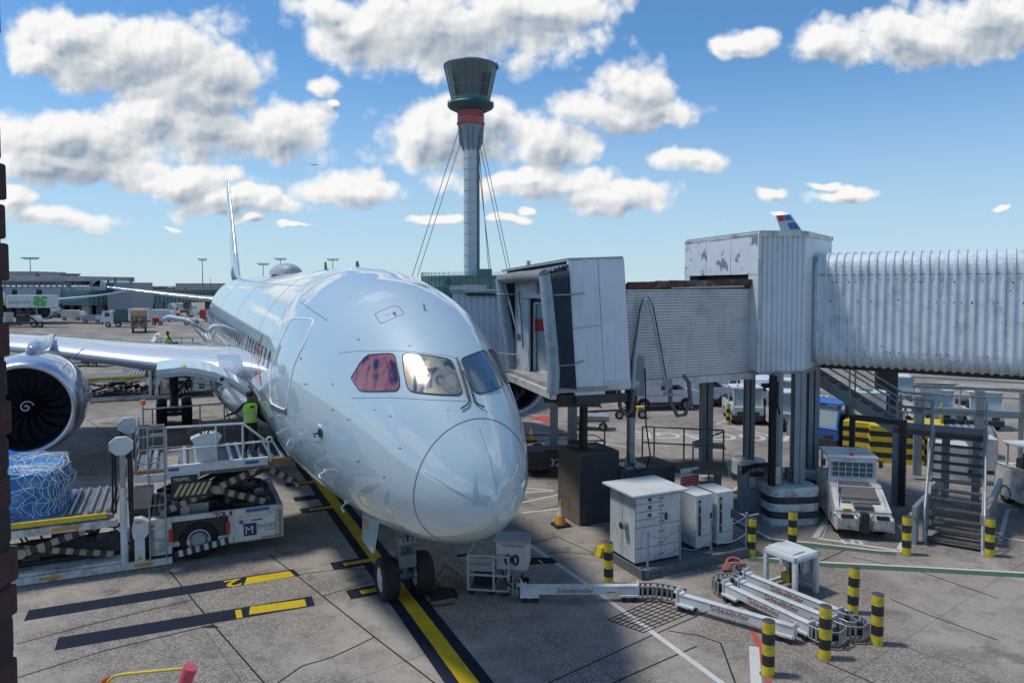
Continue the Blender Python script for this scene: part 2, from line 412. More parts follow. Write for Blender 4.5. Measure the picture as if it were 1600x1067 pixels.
# ------------------------------------------------------------------ mesh builder
class MB:
    def __init__(s, M=None):
        s.v = []; s.f = []; s.mi = []; s.sm = []; s.M = M or Matrix.Identity(4); s.cuts = []
    def cut(s):
        s.cuts.append((len(s.v), len(s.f))); return s
    def add(s, vs, fs, m=0, smooth=False):
        o = len(s.v)
        s.v += [s.M @ Vector(p) for p in vs]
        for f in fs:
            s.f.append([i + o for i in f]); s.mi.append(m); s.sm.append(smooth)
        return s
    def box(s, x0, x1, y0, y1, z0, z1, m=0):
        vs = [(x, y, z) for x in (x0, x1) for y in (y0, y1) for z in (z0, z1)]
        return s.add(vs, [(0, 1, 3, 2), (4, 6, 7, 5), (0, 4, 5, 1), (2, 3, 7, 6), (0, 2, 6, 4), (1, 5, 7, 3)], m)
    def cbox(s, c, d, m=0, rz=0):
        old = s.M; s.M = s.M @ Matrix.Translation(c) @ Matrix.Rotation(rz, 4, 'Z')
        s.box(-d[0] / 2, d[0] / 2, -d[1] / 2, d[1] / 2, -d[2] / 2, d[2] / 2, m); s.M = old
        return s
    def beam(s, a, c, w=0.1, h=0.1, m=0):
        a = Vector(a); c = Vector(c); d = (c - a).normalized()
        up = Vector((0, 0, 1)) if abs(d.z) < 0.95 else Vector((0, 1, 0))
        r = d.cross(up).normalized(); u2 = r.cross(d)
        vs = []
        for p in (a, c):
            for i, j in ((-1, -1), (1, -1), (1, 1), (-1, 1)):
                vs.append(p + r * (i * w / 2) + u2 * (j * h / 2))
        return s.add(vs, [(3, 2, 1, 0), (4, 5, 6, 7), (0, 1, 5, 4), (1, 2, 6, 5), (2, 3, 7, 6), (3, 0, 4, 7)], m)
    def cyl(s, a, c, r0, r1=None, n=16, m=0, cap=True, smooth=True):
        r1 = r0 if r1 is None else r1
        a = Vector(a); c = Vector(c); d = (c - a).normalized()
        up = Vector((0, 0, 1)) if abs(d.z) < 0.95 else Vector((1, 0, 0))
        r = d.cross(up).normalized(); u2 = r.cross(d)
        vs = []
        for p, q in ((a, r0), (c, r1)):
            for i in range(n):
                t = 2 * PI * i / n
                vs.append(p + r * (q * math.cos(t)) + u2 * (q * math.sin(t)))
        s.add(vs, [(i, (i + 1) % n, n + (i + 1) % n, n + i) for i in range(n)], m, smooth)
        if cap: s.add(vs, [tuple(range(n))[::-1], tuple(range(n, 2 * n))], m)
        return s
    def tube(s, pts, r=0.03, n=8, m=0, closed=False):
        pts = [Vector(p) for p in pts]
        N = len(pts); vs = []; prev = None
        for i, p in enumerate(pts):
            if closed: d = pts[(i + 1) % N] - pts[i - 1]
            else: d = pts[min(i + 1, N - 1)] - pts[max(i - 1, 0)]
            d.normalize()
            if prev is None:
                up = Vector((0, 0, 1)) if abs(d.z) < 0.9 else Vector((1, 0, 0))
                rr = d.cross(up).normalized()
            else:
                rr = (prev - d * prev.dot(d))
                rr = rr.normalized() if rr.length > 1e-6 else d.orthogonal().normalized()
            prev = rr; u2 = rr.cross(d)
            for k in range(n):
                t = 2 * PI * k / n
                vs.append(p + rr * (r * math.cos(t)) + u2 * (r * math.sin(t)))
        fs = []
        for i in range(N if closed else N - 1):
            j = (i + 1) % N
            for k in range(n):
                k2 = (k + 1) % n
                fs.append((i * n + k, i * n + k2, j * n + k2, j * n + k))
        s.add(vs, fs, m, True)
        if not closed: s.add(vs, [tuple(range(n))[::-1], tuple(range((N - 1) * n, N * n))], m)
        return s
    def prism(s, poly, ext, m=0):
        """poly: 3-D points in a plane, ext: extrusion vector"""
        poly = [Vector(p) for p in poly]; e = Vector(ext); n = len(poly)
        tri = tessellate_polygon([poly])
        vs = poly + [p + e for p in poly]
        fs = [t for t in tri] + [tuple(i + n for i in t[::-1]) for t in tri]
        fs += [(i, (i + 1) % n, n + (i + 1) % n, n + i) for i in range(n)]
        return s.add(vs, fs, m)
    def lathe(s, prof, n=24, m=0, axis='Z', smooth=True, mats=None):
        vs = []
        for (r, h) in prof:
            for i in range(n):
                t = 2 * PI * i / n
                a, c2 = r * math.cos(t), r * math.sin(t)
                vs.append((a, c2, h) if axis == 'Z' else ((h, a, c2) if axis == 'X' else (a, h, c2)))
        o = len(s.v); s.v += [s.M @ Vector(p) for p in vs]
        for j in range(len(prof) - 1):
            for i in range(n):
                s.f.append([o + j * n + i, o + j * n + (i + 1) % n, o + (j + 1) * n + (i + 1) % n, o + (j + 1) * n + i])
                s.mi.append(mats[j] if mats else m); s.sm.append(smooth)
        return s
    def grid(s, rows, m=0, smooth=True, closed=False):
        n = len(rows[0]); vs = [p for r in rows for p in r]; fs = []
        for j in range(len(rows) - 1):
            for i in range(n if closed else n - 1):
                i2 = (i + 1) % n
                fs.append((j * n + i, j * n + i2, (j + 1) * n + i2, (j + 1) * n + i))
        return s.add(vs, fs, m, smooth)
    def corr(s, a, c, z0, z1, period=0.2, depth=0.05, m=0, horiz=False, duty=0.5):
        """corrugated sheet between plan points a and c; ribs stand out to the right-hand side of a->c"""
        a = Vector((a[0], a[1], 0)); c = Vector((c[0], c[1], 0)); L = (c - a).length; d = (c - a) / L
        nrm = Vector((d.y, -d.x, 0))
        prof = []
        span = (z1 - z0) if horiz else L
        k = max(1, round(span / period)); pr = span / k
        for i in range(k):
            b0 = i * pr
            for f, o in ((0, 0), (duty * 0.8, 0), (duty, 1), (0.92, 1)):
                prof.append((b0 + f * pr, o * depth))
        prof.append((span, 0))
        if horiz:
            rows = [[a + nrm * o + Vector((0, 0, z0 + t)), c + nrm * o + Vector((0, 0, z0 + t))] for t, o in prof]
        else:
            rows = [[a + d * t + nrm * o + Vector((0, 0, z0)), a + d * t + nrm * o + Vector((0, 0, z1))] for t, o in prof]
        return s.grid(rows, m, False)
    def build(s, name, mats, parent=None, bevel=0.0, kind=None):
        if s.cuts:
            first = None; cs = [(0, 0)] + [c for c in s.cuts if c[1] < len(s.f)] + [(len(s.v), len(s.f))]
            for (v0, f0), (v1, f1) in zip(cs[:-1], cs[1:]):
                if f1 <= f0: continue
                q = MB(); q.v = s.v[v0:v1]; q.f = [[i - v0 for i in f] for f in s.f[f0:f1]]; q.mi = s.mi[f0:f1]; q.sm = s.sm[f0:f1]
                o = q.build(name, mats, parent, bevel, kind); first = first or o
            return first
        me = bpy.data.meshes.new(name)
        me.from_pydata([tuple(p) for p in s.v], [], [tuple(f) for f in s.f])
        if not isinstance(mats, (list, tuple)): mats = [mats]
        for q in mats: me.materials.append(q)
        me.polygons.foreach_set('material_index', s.mi)
        me.polygons.foreach_set('use_smooth', s.sm)
        me.validate(); me.update()
        o = bpy.data.objects.new(name, me); COL.objects.link(o)
        if parent: o.parent = parent
        if bevel:
            bm = o.modifiers.new('bevel', 'BEVEL'); bm.width = bevel; bm.segments = 2; bm.limit_method = 'ANGLE'; bm.angle_limit = R(40)
            bm.harden_normals = False
        if kind: o['kind'] = kind
        return o


def tag(o, label, cat, group=None):
    o['label'] = label; o['category'] = cat
    if group: o['group'] = group
    return o


def thing(name, label, cat, loc=(0, 0, 0), rz=0.0, group=None):
    o = bpy.data.objects.new(name, None); COL.objects.link(o)
    o.empty_display_size = 0.2
    o.location = loc if len(loc) == 3 else (loc[0], loc[1], 0); o.rotation_euler = (0, 0, rz)
    return tag(o, label, cat, group)


KIDS = {}


def kids(o): return [c for c in COL.objects if c.parent == o]


def dup(root, loc, rz, label, group=None):
    def cp(o, par):
        c = o.copy(); COL.objects.link(c)
        if par: c.parent = par
        for k in kids(o): cp(k, c)
        return c
    ks = kids(root)
    r = root.copy(); COL.objects.link(r)
    r.location = loc if len(loc) == 3 else (loc[0], loc[1], 0); r.rotation_euler = (0, 0, rz)
    r['label'] = label
    if group: r['group'] = group
    for k in ks: cp(k, r)
    return r


def text_mesh(body, size, M, name, m, parent, ext=0.002, align='LEFT', squash=1.0, kind=None, bold=0.0):
    cu = bpy.data.curves.new(name, 'FONT'); cu.body = body; cu.size = size; cu.extrude = ext; cu.align_x = align; cu.offset = bold
    cu.resolution_u = 3
    o = bpy.data.objects.new(name, cu); COL.objects.link(o)
    dg = bpy.context.evaluated_depsgraph_get()
    me = bpy.data.meshes.new_from_object(o.evaluated_get(dg))
    bpy.data.objects.remove(o)
    me.transform(M @ Matrix.Diagonal((squash, 1, 1, 1)))
    me.materials.clear(); me.materials.append(m)
    ob = bpy.data.objects.new(name, me); COL.objects.link(ob)
    if parent: ob.parent = parent
    if kind: ob['kind'] = kind
    return ob


def XZ(x, y, z):      # text on a plane facing -y, reading along +x
    return Matrix.Translation((x, y, z)) @ Matrix.Rotation(PI / 2, 4, 'X')


# ------------------------------------------------------------------ ground and markings (structure)
GM = ground_mat()
gmesh = MB(); S = 9000
rows = []
ys = [-60, 0, 8, 14, 20, 30, 50, 90, 200, 600, 2000, S]
for y in ys: rows.append([(x, y, 0) for x in (-S, -2000, -400, -100, -40, -15, 0, 15, 40, 100, 400, 2000, S)])
gmesh.grid(rows, 0, False)
gmesh.build('ground', GM, kind='structure')


def flat(name, polys, m, z=0.004):
    mb = MB()
    for poly in polys:
        pts = [Vector((p[0], p[1], z)) for p in poly]
        a = sum(pts[i].x * pts[(i + 1) % len(pts)].y - pts[(i + 1) % len(pts)].x * pts[i].y for i in range(len(pts)))
        if a < 0: pts = pts[::-1]
        mb.add(pts, [tuple(range(len(pts)))])
    return mb.build(name, m, kind='structure')


def strip(pts, w):
    """list of quads along a ground polyline"""
    out = []
    for a, c in zip(pts[:-1], pts[1:]):
        a = Vector(a[:2]); c = Vector(c[:2]); d = (c - a).normalized(); n = Vector((-d.y, d.x)) * w / 2
        out.append([a - n, c - n, c + n, a + n])
    return out


def gl(*px): return [G(u, v) for u, v in px]


HD = R(25.23)
KS = 1.0326
NG = Vector((-2.564, 16.864, 0))
AX = Vector((-math.sin(HD), math.cos(HD), 0)); BX = Vector((-math.cos(HD), -math.sin(HD), 0))
DN = 4.903


def al(s, t): return NG + AX * s + BX * t


# lead-in line with black edges and stop bars
flat('lead_in_line_border', [[al(-8, -.42), al(45, -.42), al(45, .42), al(-8, .42)]], GP_K, 0.004)
flat('lead_in_line', [[al(-8, -.17), al(45, -.17), al(45, .17), al(-8, .17)]], GP_Y, 0.008)
bars_k = []; bars_y = []
for (u, v, yel) in [(588, 921, 1), (560, 878, 1), (510, 793, 1), (503, 775, 0), (478, 754, 1)]:
    g = G(u, v); s0 = (g - NG).dot(AX); t0 = (g - NG).dot(BX)
    bars_k.append([al(s0 - .28, .42), al(s0 + .28, .42), al(s0 + .28, max(t0, .9) + .3), al(s0 - .28, max(t0, .9) + .3)])
    if yel: bars_y.append([al(s0 - .11, .17), al(s0 + .11, .17), al(s0 + .11, max(t0, .9)), al(s0 - .11, max(t0, .9))])
flat('stop_mark_border', bars_k, GP_K, 0.004)
flat('stop_mark', bars_y, GP_Y, 0.008)
# stand stop bars left
flat('stop_bar_border', [gl((37, 970), (45, 953), (458, 889), (470, 899)), gl((85, 1016), (91, 996), (487, 931), (492, 946))], GP_K, 0.004)
flat('stop_bar', [gl((381, 914), (386, 902), (452, 892), (461, 900)), gl((389, 960), (391, 948), (476, 936), (479, 947))], GP_Y, 0.008)
flat('stop_bar_border_small', [gl((826, 882), (830, 870), (862, 871), (872, 879))], GP_K, 0.0045)


def ground_text(body, u, v, size, ang, m, name, z=0.010, sq=1.0):
    g = G(u, v)
    text_mesh(body, size, Matrix.Translation((g.x, g.y, z)) @ Matrix.Rotation(ang, 4, 'Z'), name, m, None, 0.0, 'CENTER', sq, 'structure', 0.01)


ground_text('2', 363, 906, 0.62, HD + PI, GP_Y, 'stand_number', sq=1.4)
ground_text('1', 372, 953, 0.62, HD + PI, GP_Y, 'stand_number', sq=1.6)
ground_text('1', 848, 880, 0.35, HD, GP_Y, 'stand_number', sq=1.3)
# white lines
flat('white_line', strip(gl((826, 850), (915, 911)), 0.13) + strip(gl((915, 911), (1135, 1072)), 0.13), GP_W, 0.004)
wl = []
for (a, c) in [((815, 686), (885, 684)), ((815, 672), (885, 681)), ((815, 706), (885, 706)), ((815, 742), (890, 742)), ((815, 762), (890, 768)),
               ((815, 725), (885, 724)), ((815, 769), (886, 766)), ((815, 785), (886, 770)), ((815, 801), (890, 793)), ((820, 658), (990, 668)), ((930, 666), (1010, 676)),
               ((815, 645), (850, 652)), ((926, 690), (985, 700)), ((1110, 792), (1165, 752)), ((1165, 812), (1190, 806))]:
    wl += strip(gl(a, c), 0.11)
flat('bay_line', wl, GP_W, 0.004)
flat('road_line_white', strip(gl((1140, 808), (1205, 842), (1270, 848), (1372, 860), (1412, 862)), 0.10) + strip(gl((1168, 869), (1280, 878), (1440, 886), (1640, 897)), 0.10), GP_W, 0.008)
flat('road_line_green', strip(gl((1140, 812), (1205, 846), (1270, 852), (1400, 865)), 0.30) + strip(gl((1168, 873), (1280, 882), (1440, 890), (1640, 901)), 0.30), GP_G, 0.004)
flat('bay_box_ten', strip(gl((1305, 792), (1273, 840)), 0.16) + strip(gl((1273, 840), (1405, 860)), 0.12) + strip(gl((1405, 860), (1420, 830)), 0.16)
     + strip(gl((1562, 845), (1575, 795), (1590, 797)), 0.12) + strip(gl((1562, 839), (1610, 846)), 0.12) + strip(gl((1285, 840), (1310, 775)), 0.02), GP_W, 0.004)
ground_text('10', 1331, 850, 0.48, R(-9), GP_W, 'bay_number', sq=1.5)
flat('far_bay_line', strip(gl((1118, 662), (1185, 676), (1290, 702), (1315, 707)), 0.13) + strip(gl((1118, 662), (1150, 655)), 0.13) + strip(gl((1290, 700), (1325, 692)), 0.12)
     + strip(gl((1310, 727), (1345, 722)), 0.12) + strip(gl((1318, 733), (1380, 712)), 0.03), GP_W, 0.004)
ground_text('BAGGAGE', 1128, 678, 2.1, R(-6) + PI, GP_W, 'road_lettering', sq=0.9)
flat('red_corner', [gl((824, 651), (852, 661), (868, 663), (867, 650), (845, 650))], GP_R, 0.006)
flat('hazard_line', strip(gl((1178, 1010), (1182, 1072)), 0.20), GP_W, 0.005)
flat('hazard_line_red', strip(gl((1176, 985), (1188, 1012), (1202, 1072)), 0.13), GP_R, 0.0045)
flat('distant_line', strip(gl((247, 520), (232, 545)), 0.6) + strip(gl((318, 518), (330, 530)), 0.7) + strip(gl((140, 566), (190, 565)), 0.4)
     + strip(gl((1470, 598), (1620, 612)), 0.25), GP_W, 0.004)
jt = []
for ln in [[(265, 892), (300, 935), (330, 972), (400, 1052), (420, 1075)], [(26, 1006), (130, 978), (300, 937)], [(28, 1058), (160, 1017), (330, 976)],
           [(420, 866), (468, 902), (504, 931), (585, 995), (690, 1075)], [(439, 811), (527, 791)], [(468, 897), (530, 889), (582, 889)], [(504, 931), (589, 905)],
           [(433, 1067), (472, 1040), (517, 1027), (546, 1014), (585, 995)], [(856, 1067), (920, 1038), (1010, 996), (1096, 959), (1150, 935)],
           [(957, 1067), (1040, 1030), (1089, 1009)], [(1044, 985), (1090, 992), (1126, 1004), (1149, 1067)], [(1280, 1030), (1377, 1072)],
           [(826, 868), (880, 862), (950, 868)], [(826, 800), (890, 786)], [(1275, 880), (1330, 855)], [(1390, 935), (1450, 960), (1560, 1000)],
           [(828, 850), (870, 838), (945, 872)], [(135, 655), (200, 700), (260, 690)], [(1330, 870), (1430, 890), (1560, 935)]]:
    jt += strip(gl(*ln), 0.035)
flat('slab_joint', jt, GP_T, 0.0035)
flat('tar_patch', [gl((330, 976), (345, 980), (325, 981), (314, 979)), gl((1385, 598), (1500, 600), (1470, 608), (1400, 606)), gl((1085, 690), (1130, 692), (1135, 702), (1085, 700))], GP_T, 0.0055)
# drain grate by the arms
gr = []
ga, gb_, gc, gd = G(950, 968), G(1025, 935), G(1085, 955), G(1005, 988)
for i in range(9):
    t = i / 8
    gr += strip([ga.lerp(gb_, t), gd.lerp(gc, t)], 0.03) + strip([ga.lerp(gd, t), gb_.lerp(gc, t)], 0.03)
flat('drain_grate', gr, GP_T, 0.005)
# raised kerb island on the right
mb = MB()
isl = gl((1440, 700), (1600, 745), (1700, 770), (1700, 700), (1500, 670))
mb.prism([(p.x, p.y, 0.0) for p in isl], (0, 0, 0.16))
mb.build('kerb_island', mat('kerb_concrete', (0.30, 0.25, 0.20), 0.9, dirt=0.4, dcol=(0.2, 0.08, 0.03), dscale=1.5), kind='structure')
mb = MB()
ed = gl((1435, 702), (1520, 725), (1600, 748), (1700, 775))
for a, c in zip(ed[:-1], ed[1:]): mb.beam((a.x, a.y, .10), (c.x, c.y, .10), .18, .22)
mb.build('kerb', mat('rusty_kerb', (0.28, 0.15, 0.08), 0.85, dirt=0.5), kind='structure')

# ================================================================== AIRLINER
ML = Matrix.Translation(NG) @ Matrix.Rotation(PI / 2 + HD, 4, 'Z'); MLI = ML.inverted()
air = thing('airliner', 'big silver grey airliner parked nose on at the stand', 'airliner', NG, PI / 2 + HD)
_ST = np.array([[0.0, 3.762, 3.762, 0.0, 3.762], [0.06, 4.104, 3.581, 0.132, 3.825], [0.25, 4.5, 3.32, 0.484, 3.862], [0.6, 4.908, 3.064, 0.828, 3.917], [1.1, 5.411, 2.821, 1.146, 3.988],
                [1.8, 6.039, 2.574, 1.488, 4.093], [2.6, 6.58, 2.405, 1.741, 4.219], [3.5, 7.055, 2.242, 1.991, 4.36], [4.5, 7.466, 2.147, 2.247, 4.508], [5.5, 7.72, 2.083, 2.471, 4.617],
                [6.5, 7.877, 2.027, 2.634, 4.678], [8.0, 8.09, 1.96, 2.772, 4.738], [10.0, 8.20, 1.937, 2.81, 4.77], [13.0, 8.20, 1.93, 2.81, 4.77], [42, 8.20, 1.93, 2.81, 4.77],
                [46, 8.20, 2.25, 2.75, 4.95], [50, 8.15, 3.1, 2.4, 5.35], [54, 8.0, 4.3, 1.85, 5.9], [58, 7.7, 5.5, 1.15, 6.4], [61, 7.3, 6.3, 0.55, 6.7], [62.3, 7.0, 6.6, 0.2, 6.8]])


def _pchip(xk, yk, x):
    h = np.diff(xk); d = np.diff(yk) / h; m = np.zeros_like(yk)
    m[1:-1] = np.where(d[:-1] * d[1:] > 0, 3 * (h[:-1] + h[1:]) / ((2 * h[1:] + h[:-1]) / np.where(d[:-1] == 0, 1, d[:-1]) + (h[1:] + 2 * h[:-1]) / np.where(d[1:] == 0, 1, d[1:])), 0)
    m[0] = d[0]; m[-1] = d[-1]
    i = np.clip(np.searchsorted(xk, x) - 1, 0, len(h) - 1); t = (x - xk[i]) / h[i]
    return (2 * t**3 - 3 * t**2 + 1) * yk[i] + (t**3 - 2 * t**2 + t) * h[i] * m[i] + (-2 * t**3 + 3 * t**2) * yk[i + 1] + (t**3 - t**2) * h[i] * m[i + 1]


DF = 5.588


def fsec(x):
    k = np.sqrt(_ST[:, 0]); xx = math.sqrt(x)
    zt, zb, w, zc = [float(_pchip(k, _ST[:, i], xx)) for i in (1, 2, 3, 4)]
    return zt, zb, max(w, 0.0), zc


def fpt(x, t):
    zt, zb, w, zc = fsec(x)
    y = w * math.cos(t); sn = math.sin(t)
    return Vector((x - DF, y, zc + (zt - zc) * sn if sn > 0 else zc + (zc - zb) * sn)) / KS


NS = 112
xs = [0.0005] + [1.6 * (i / 34) ** 2 for i in range(1, 35)] + [1.6 + .14 * i for i in range(1, 72)] + [12.5 + i * 1.0 for i in range(31)] + [43.5 + i * .6 for i in range(32)]
rows = [[fpt(x, 2 * PI * i / NS) for i in range(NS)] for x in xs]
fm = MB(); fm.grid(rows, 0, True, True)
fm.add(rows[0], [tuple(range(NS))], 0, True); fm.add(rows[-1], [tuple(range(NS))[::-1]], 0, True)
fus = fm.build('fuselage', FUSE, air)
wvs = [ML @ v for v in fm.v]
BV = BVHTree.FromPolygons(wvs, fm.f)


def hit(u, v, off=0.0):
    """photo pixel -> point on the fuselage skin, aircraft coordinates"""
    d = ray(u, v).normalized()
    loc, nor, idx, dist = BV.ray_cast(C0, d)
    if loc is None: return None
    if nor.dot(d) > 0: nor = -nor
    return MLI @ (loc + nor * off)


def densify(px, step=4.0, closed=False):
    out = []; n = len(px)
    for i in range(n if closed else n - 1):
        a, c = px[i], px[(i + 1) % n]; L = math.hypot(c[0] - a[0], c[1] - a[1]); k = max(1, int(L / step))
        for j in range(k): out.append((a[0] + (c[0] - a[0]) * j / k, a[1] + (c[1] - a[1]) * j / k))
    if not closed: out.append(px[-1])
    return out


def patch(px, off=0.012, rings=7, mirror=False, step=4):
    px = densify(px, step, True); cx = sum(p[0] for p in px) / len(px); cy = sum(p[1] for p in px) / len(px)
    rows = []
    for k in range(1, rings + 1):
        r = k / rings
        row = [hit(cx + (x - cx) * r, cy + (y - cy) * r, off) for x, y in px]
        if any(p is None for p in row): continue
        rows.append(row)
    c = hit(cx, cy, off)
    if mirror: rows = [[Vector((p.x, -p.y, p.z)) for p in r][::-1] for r in rows]; c = Vector((c.x, -c.y, c.z))
    m = MB(); m.grid(rows, 0, True, True); n = len(px)
    m.add(rows[0] + [c], [((i + 1) % n, i, n) for i in range(n)], 0, True)
    return m, rows[-1]


def line_on(px, r=0.012, off=0.0, closed=False, mirror=False):
    pts = [hit(u, v, off) for u, v in densify(px, 4, closed)]
    pts = [p for p in pts if p is not None]
    if mirror: pts = [Vector((p.x, -p.y, p.z)) for p in pts]
    return MB().tube(pts, r, 6, 0, closed), pts


W1 = [(549.3, 591), (556, 580), (563, 568), (570, 559.5), (576.5, 554.7), (590, 553.5), (608, 552.8), (614, 553.5), (617, 557), (620.5, 573), (624, 590), (624.3, 603), (622, 608.5), (617, 610.8), (590, 611.3), (568, 611), (562, 609), (556, 601)]
W2 = [(629, 559), (630, 554.5), (634, 553), (657, 554.7), (680, 557.7), (698, 561), (705, 564.5), (709, 571), (715, 590), (720.8, 609), (720.5, 614.5), (715, 617.6), (690, 617), (665, 614.8), (647.2, 612.5), (641, 610), (637, 605), (632.5, 585)]
RIMM = mat('window_rim', (0.05, 0.055, 0.06), 0.5)
for wpx, f1m, f2m in ((W1, FILM_REFL_P, FILM_REFL_B), (W2, FILM_REFL_G, FILM_REFL_B)):
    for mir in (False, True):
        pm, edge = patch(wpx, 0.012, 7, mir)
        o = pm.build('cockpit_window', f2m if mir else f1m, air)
        o['label'] = ('dark blue cockpit window' if mir else ('pink tinted side cockpit window with painted reflections' if wpx is W1 else 'gold tinted front cockpit window with painted reflections'))
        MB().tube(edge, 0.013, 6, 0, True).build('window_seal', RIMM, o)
# radome seam: best plane through the traced ring
trace = [(661.3, 823), (649.5, 794), (646, 768), (650.8, 741.7), (664, 712.8), (685, 686.6), (711, 663), (737.4, 657), (774, 656.4)]
pts = [hit(*p) for p in trace]
zz_ = np.array([p.z for p in pts]); xx_ = np.array([p.x * KS + DF for p in pts])
ca = np.polyfit(zz_, xx_, 1)
ring = []
for i in range(160):
    t = 2 * PI * i / 160; x = 1.6
    for _ in range(25):
        p = fpt(max(x, .05), t); x = 0.5 * x + 0.5 * (ca[0] * p.z + ca[1])
    p = fpt(max(x, .05), t); ring.append(p)
MB().tube(ring, 0.009, 6, 0, True).build('radome_seam', mat('seam_grey', (0.13, 0.14, 0.15), 0.6), air)
strips_ = [[(664, 735.5), (700, 760), (739, 781)], [(749, 669.5), (765, 715), (778, 773)], [(821, 736), (812, 760), (800, 781)]]
mb = MB()
for l in strips_:
    m_, p_ = line_on(l, 0.006, 0.003); mb.v, o_ = mb.v, len(mb.v)
    mb.v += m_.v; mb.f += [[i + o_ for i in f] for f in m_.f]; mb.mi += m_.mi; mb.sm += m_.sm
mb.build('lightning_strip', mat('strip_metal', (0.5, 0.52, 0.54), 0.3, metal=1), air)
# overhead hatch
m_, _p = line_on([(586, 492), (588, 489), (613, 478.5), (621.6, 478.5), (630.6, 487.7), (630, 490.6), (598.5, 504.8), (593.6, 504)], 0.007, 0.0, True)
ht = m_.build('escape_hatch', RIMM, air)
pm, _e = patch([(600, 490), (607, 487), (609, 491), (602, 494)], 0.006, 2, False, 2); pm.build('hatch_handle', mat('seam_light', (0.4, 0.44, 0.47), 0.5), ht)
pm, _e = patch([(613, 488.5), (617, 487), (620, 492), (616, 493.5)], 0.006, 2, False, 2); pm.build('hatch_window', RIMM, ht)
# forward door with white outline
dpx = [(459.4, 497.5), (487, 498.7), (490.3, 502), (484, 518), (476.5, 536), (467, 554), (459.4, 571), (454, 595), (450.5, 617), (448.4, 636.4), (445, 640), (435, 636), (424.5, 630.5), (422.4, 622), (422.4, 600), (424.4, 575.4), (430, 555), (437.5, 536.5), (445, 519), (454.5, 502.3)]
for mir in (False, True):
    pm, edge = patch(dpx, 0.006, 5, mir)
    dr = pm.build('passenger_door', FUSE, air)
    MB().tube(edge, 0.022, 6, 0, True).build('door_outline', mat('door_white', (0.85, 0.87, 0.88), 0.3), dr)
    if not mir:
        pm, _e = patch([(437, 538), (440, 540), (430, 571), (427, 571)], 0.012, 2, False, 3); pm.build('door_handle', GREYP, dr)
        pm, _e = patch([(436, 572), (444, 569), (448, 577), (441, 583), (436, 580)], 0.012, 2, False, 3); pm.build('latch_plate', mat('plate_grey', (0.35, 0.38, 0.42), 0.4), dr)
        pm, _e = patch([(423.3, 632.7), (448.2, 641), (448.4, 649), (423.5, 637)], 0.014, 2, False, 4); pm.build('door_sill', mat('sill_grey', (0.10, 0.11, 0.13), 0.5), dr)
# seam lines, small marks
for i, l in enumerate([[(469, 471), (490, 487), (512, 501)]]):
    m_, _p = line_on(l, 0.007, 0.0); m_.build('skin_seam', RIMM, air)
m_, _p = line_on([(662, 476), (663, 485), (667, 486)], 0.010, 0.02); m_.build('blade_antenna', RIMM, air)
for xs_n in (12.9, 22.5, 34.0):
    MB().tube([fpt(xs_n, 2 * PI * i / 96) for i in range(96)], .006, 5, 0, True).build('barrel_joint', mat('joint_grey', (.2, .23, .26), .5), air)
for (u, v, w_, h_) in ((452, 590, 5, 2), (470, 560, 3, 3), (478, 600, 6, 1.5), (520, 640, 4, 2), (545, 655, 6, 1.5), (585, 640, 3, 1.5), (610, 650, 5, 1.5), (470, 690, 4, 2), (560, 720, 5, 2), (600, 745, 3, 3),
                       (625, 700, 6, 1.5), (640, 540, 4, 1.5), (560, 530, 4, 2), (700, 640, 3, 1.5), (520, 600, 2.5, 2.5), (497, 690, 8, 1.2), (700, 650, 1.6, 1.6), (768, 644, 1.6, 1.6)):
    pm, _e = patch([(u - w_ / 2, v - h_ / 2), (u + w_ / 2, v - h_ / 2 + .4), (u + w_ / 2, v + h_ / 2 + .4), (u - w_ / 2, v + h_ / 2)], 0.004, 2, False, 3); pm.build('service_stencil', mat('stencil_grey', (.16, .18, .21), .6), air)
for l in ([(530, 552), (553, 549), (612, 548), (640, 549), (700, 556), (716, 562)], [(549, 622), (610, 621), (660, 624), (728, 627)]):
    m_, _p = line_on(l, 0.004, 0.001); m_.build('panel_gap', RIMM, air)
# red flash aft of the door
pm, _e = patch([(411, 522), (406, 530), (401, 540), (398, 555), (397, 571), (398, 583), (402, 595), (409, 603), (405, 588), (403, 572), (404, 552), (407, 536)], 0.008, 4, False, 4)
pm.build('red_flash', mat('livery_red', (0.5, 0.06, 0.07), 0.3, coat=1), air)
# wipers
for a, c, d2 in (((730.5, 622), (721, 590), (712.8, 562)), ((738, 620), (731, 600), (722.7, 582))):
    m_, _p = line_on([a, c, d2], 0.022, 0.05); m_.build('wiper', RIMM, air)
for l in ([(731, 621), (732, 629), (729, 634), (720, 640)], [(738, 620), (741, 629), (747, 634), (755.6, 637.6)]):
    m_, _p = line_on(l, 0.016, 0.035); m_.build('wiper_arm', DARK, air)
# probes on the lower cheek
for (u, v) in ((501, 676), (508.5, 736), (541, 784)):
    p0 = hit(u, v); p1 = hit(u, v, 0.16)
    if p0 is None: continue
    pr_ = MB().cyl(p0, p0.lerp(p1, .15), 0.10 if v == 676 else 0.05, n=16).build('air_data_probe', DARK if v == 676 else WHITE, air)
    MB().tube([p0, p1, p1 + Vector((-.22, 0, -.02))], 0.018, 6).build('probe_tube', DARK if v == 676 else WHITE, pr_)
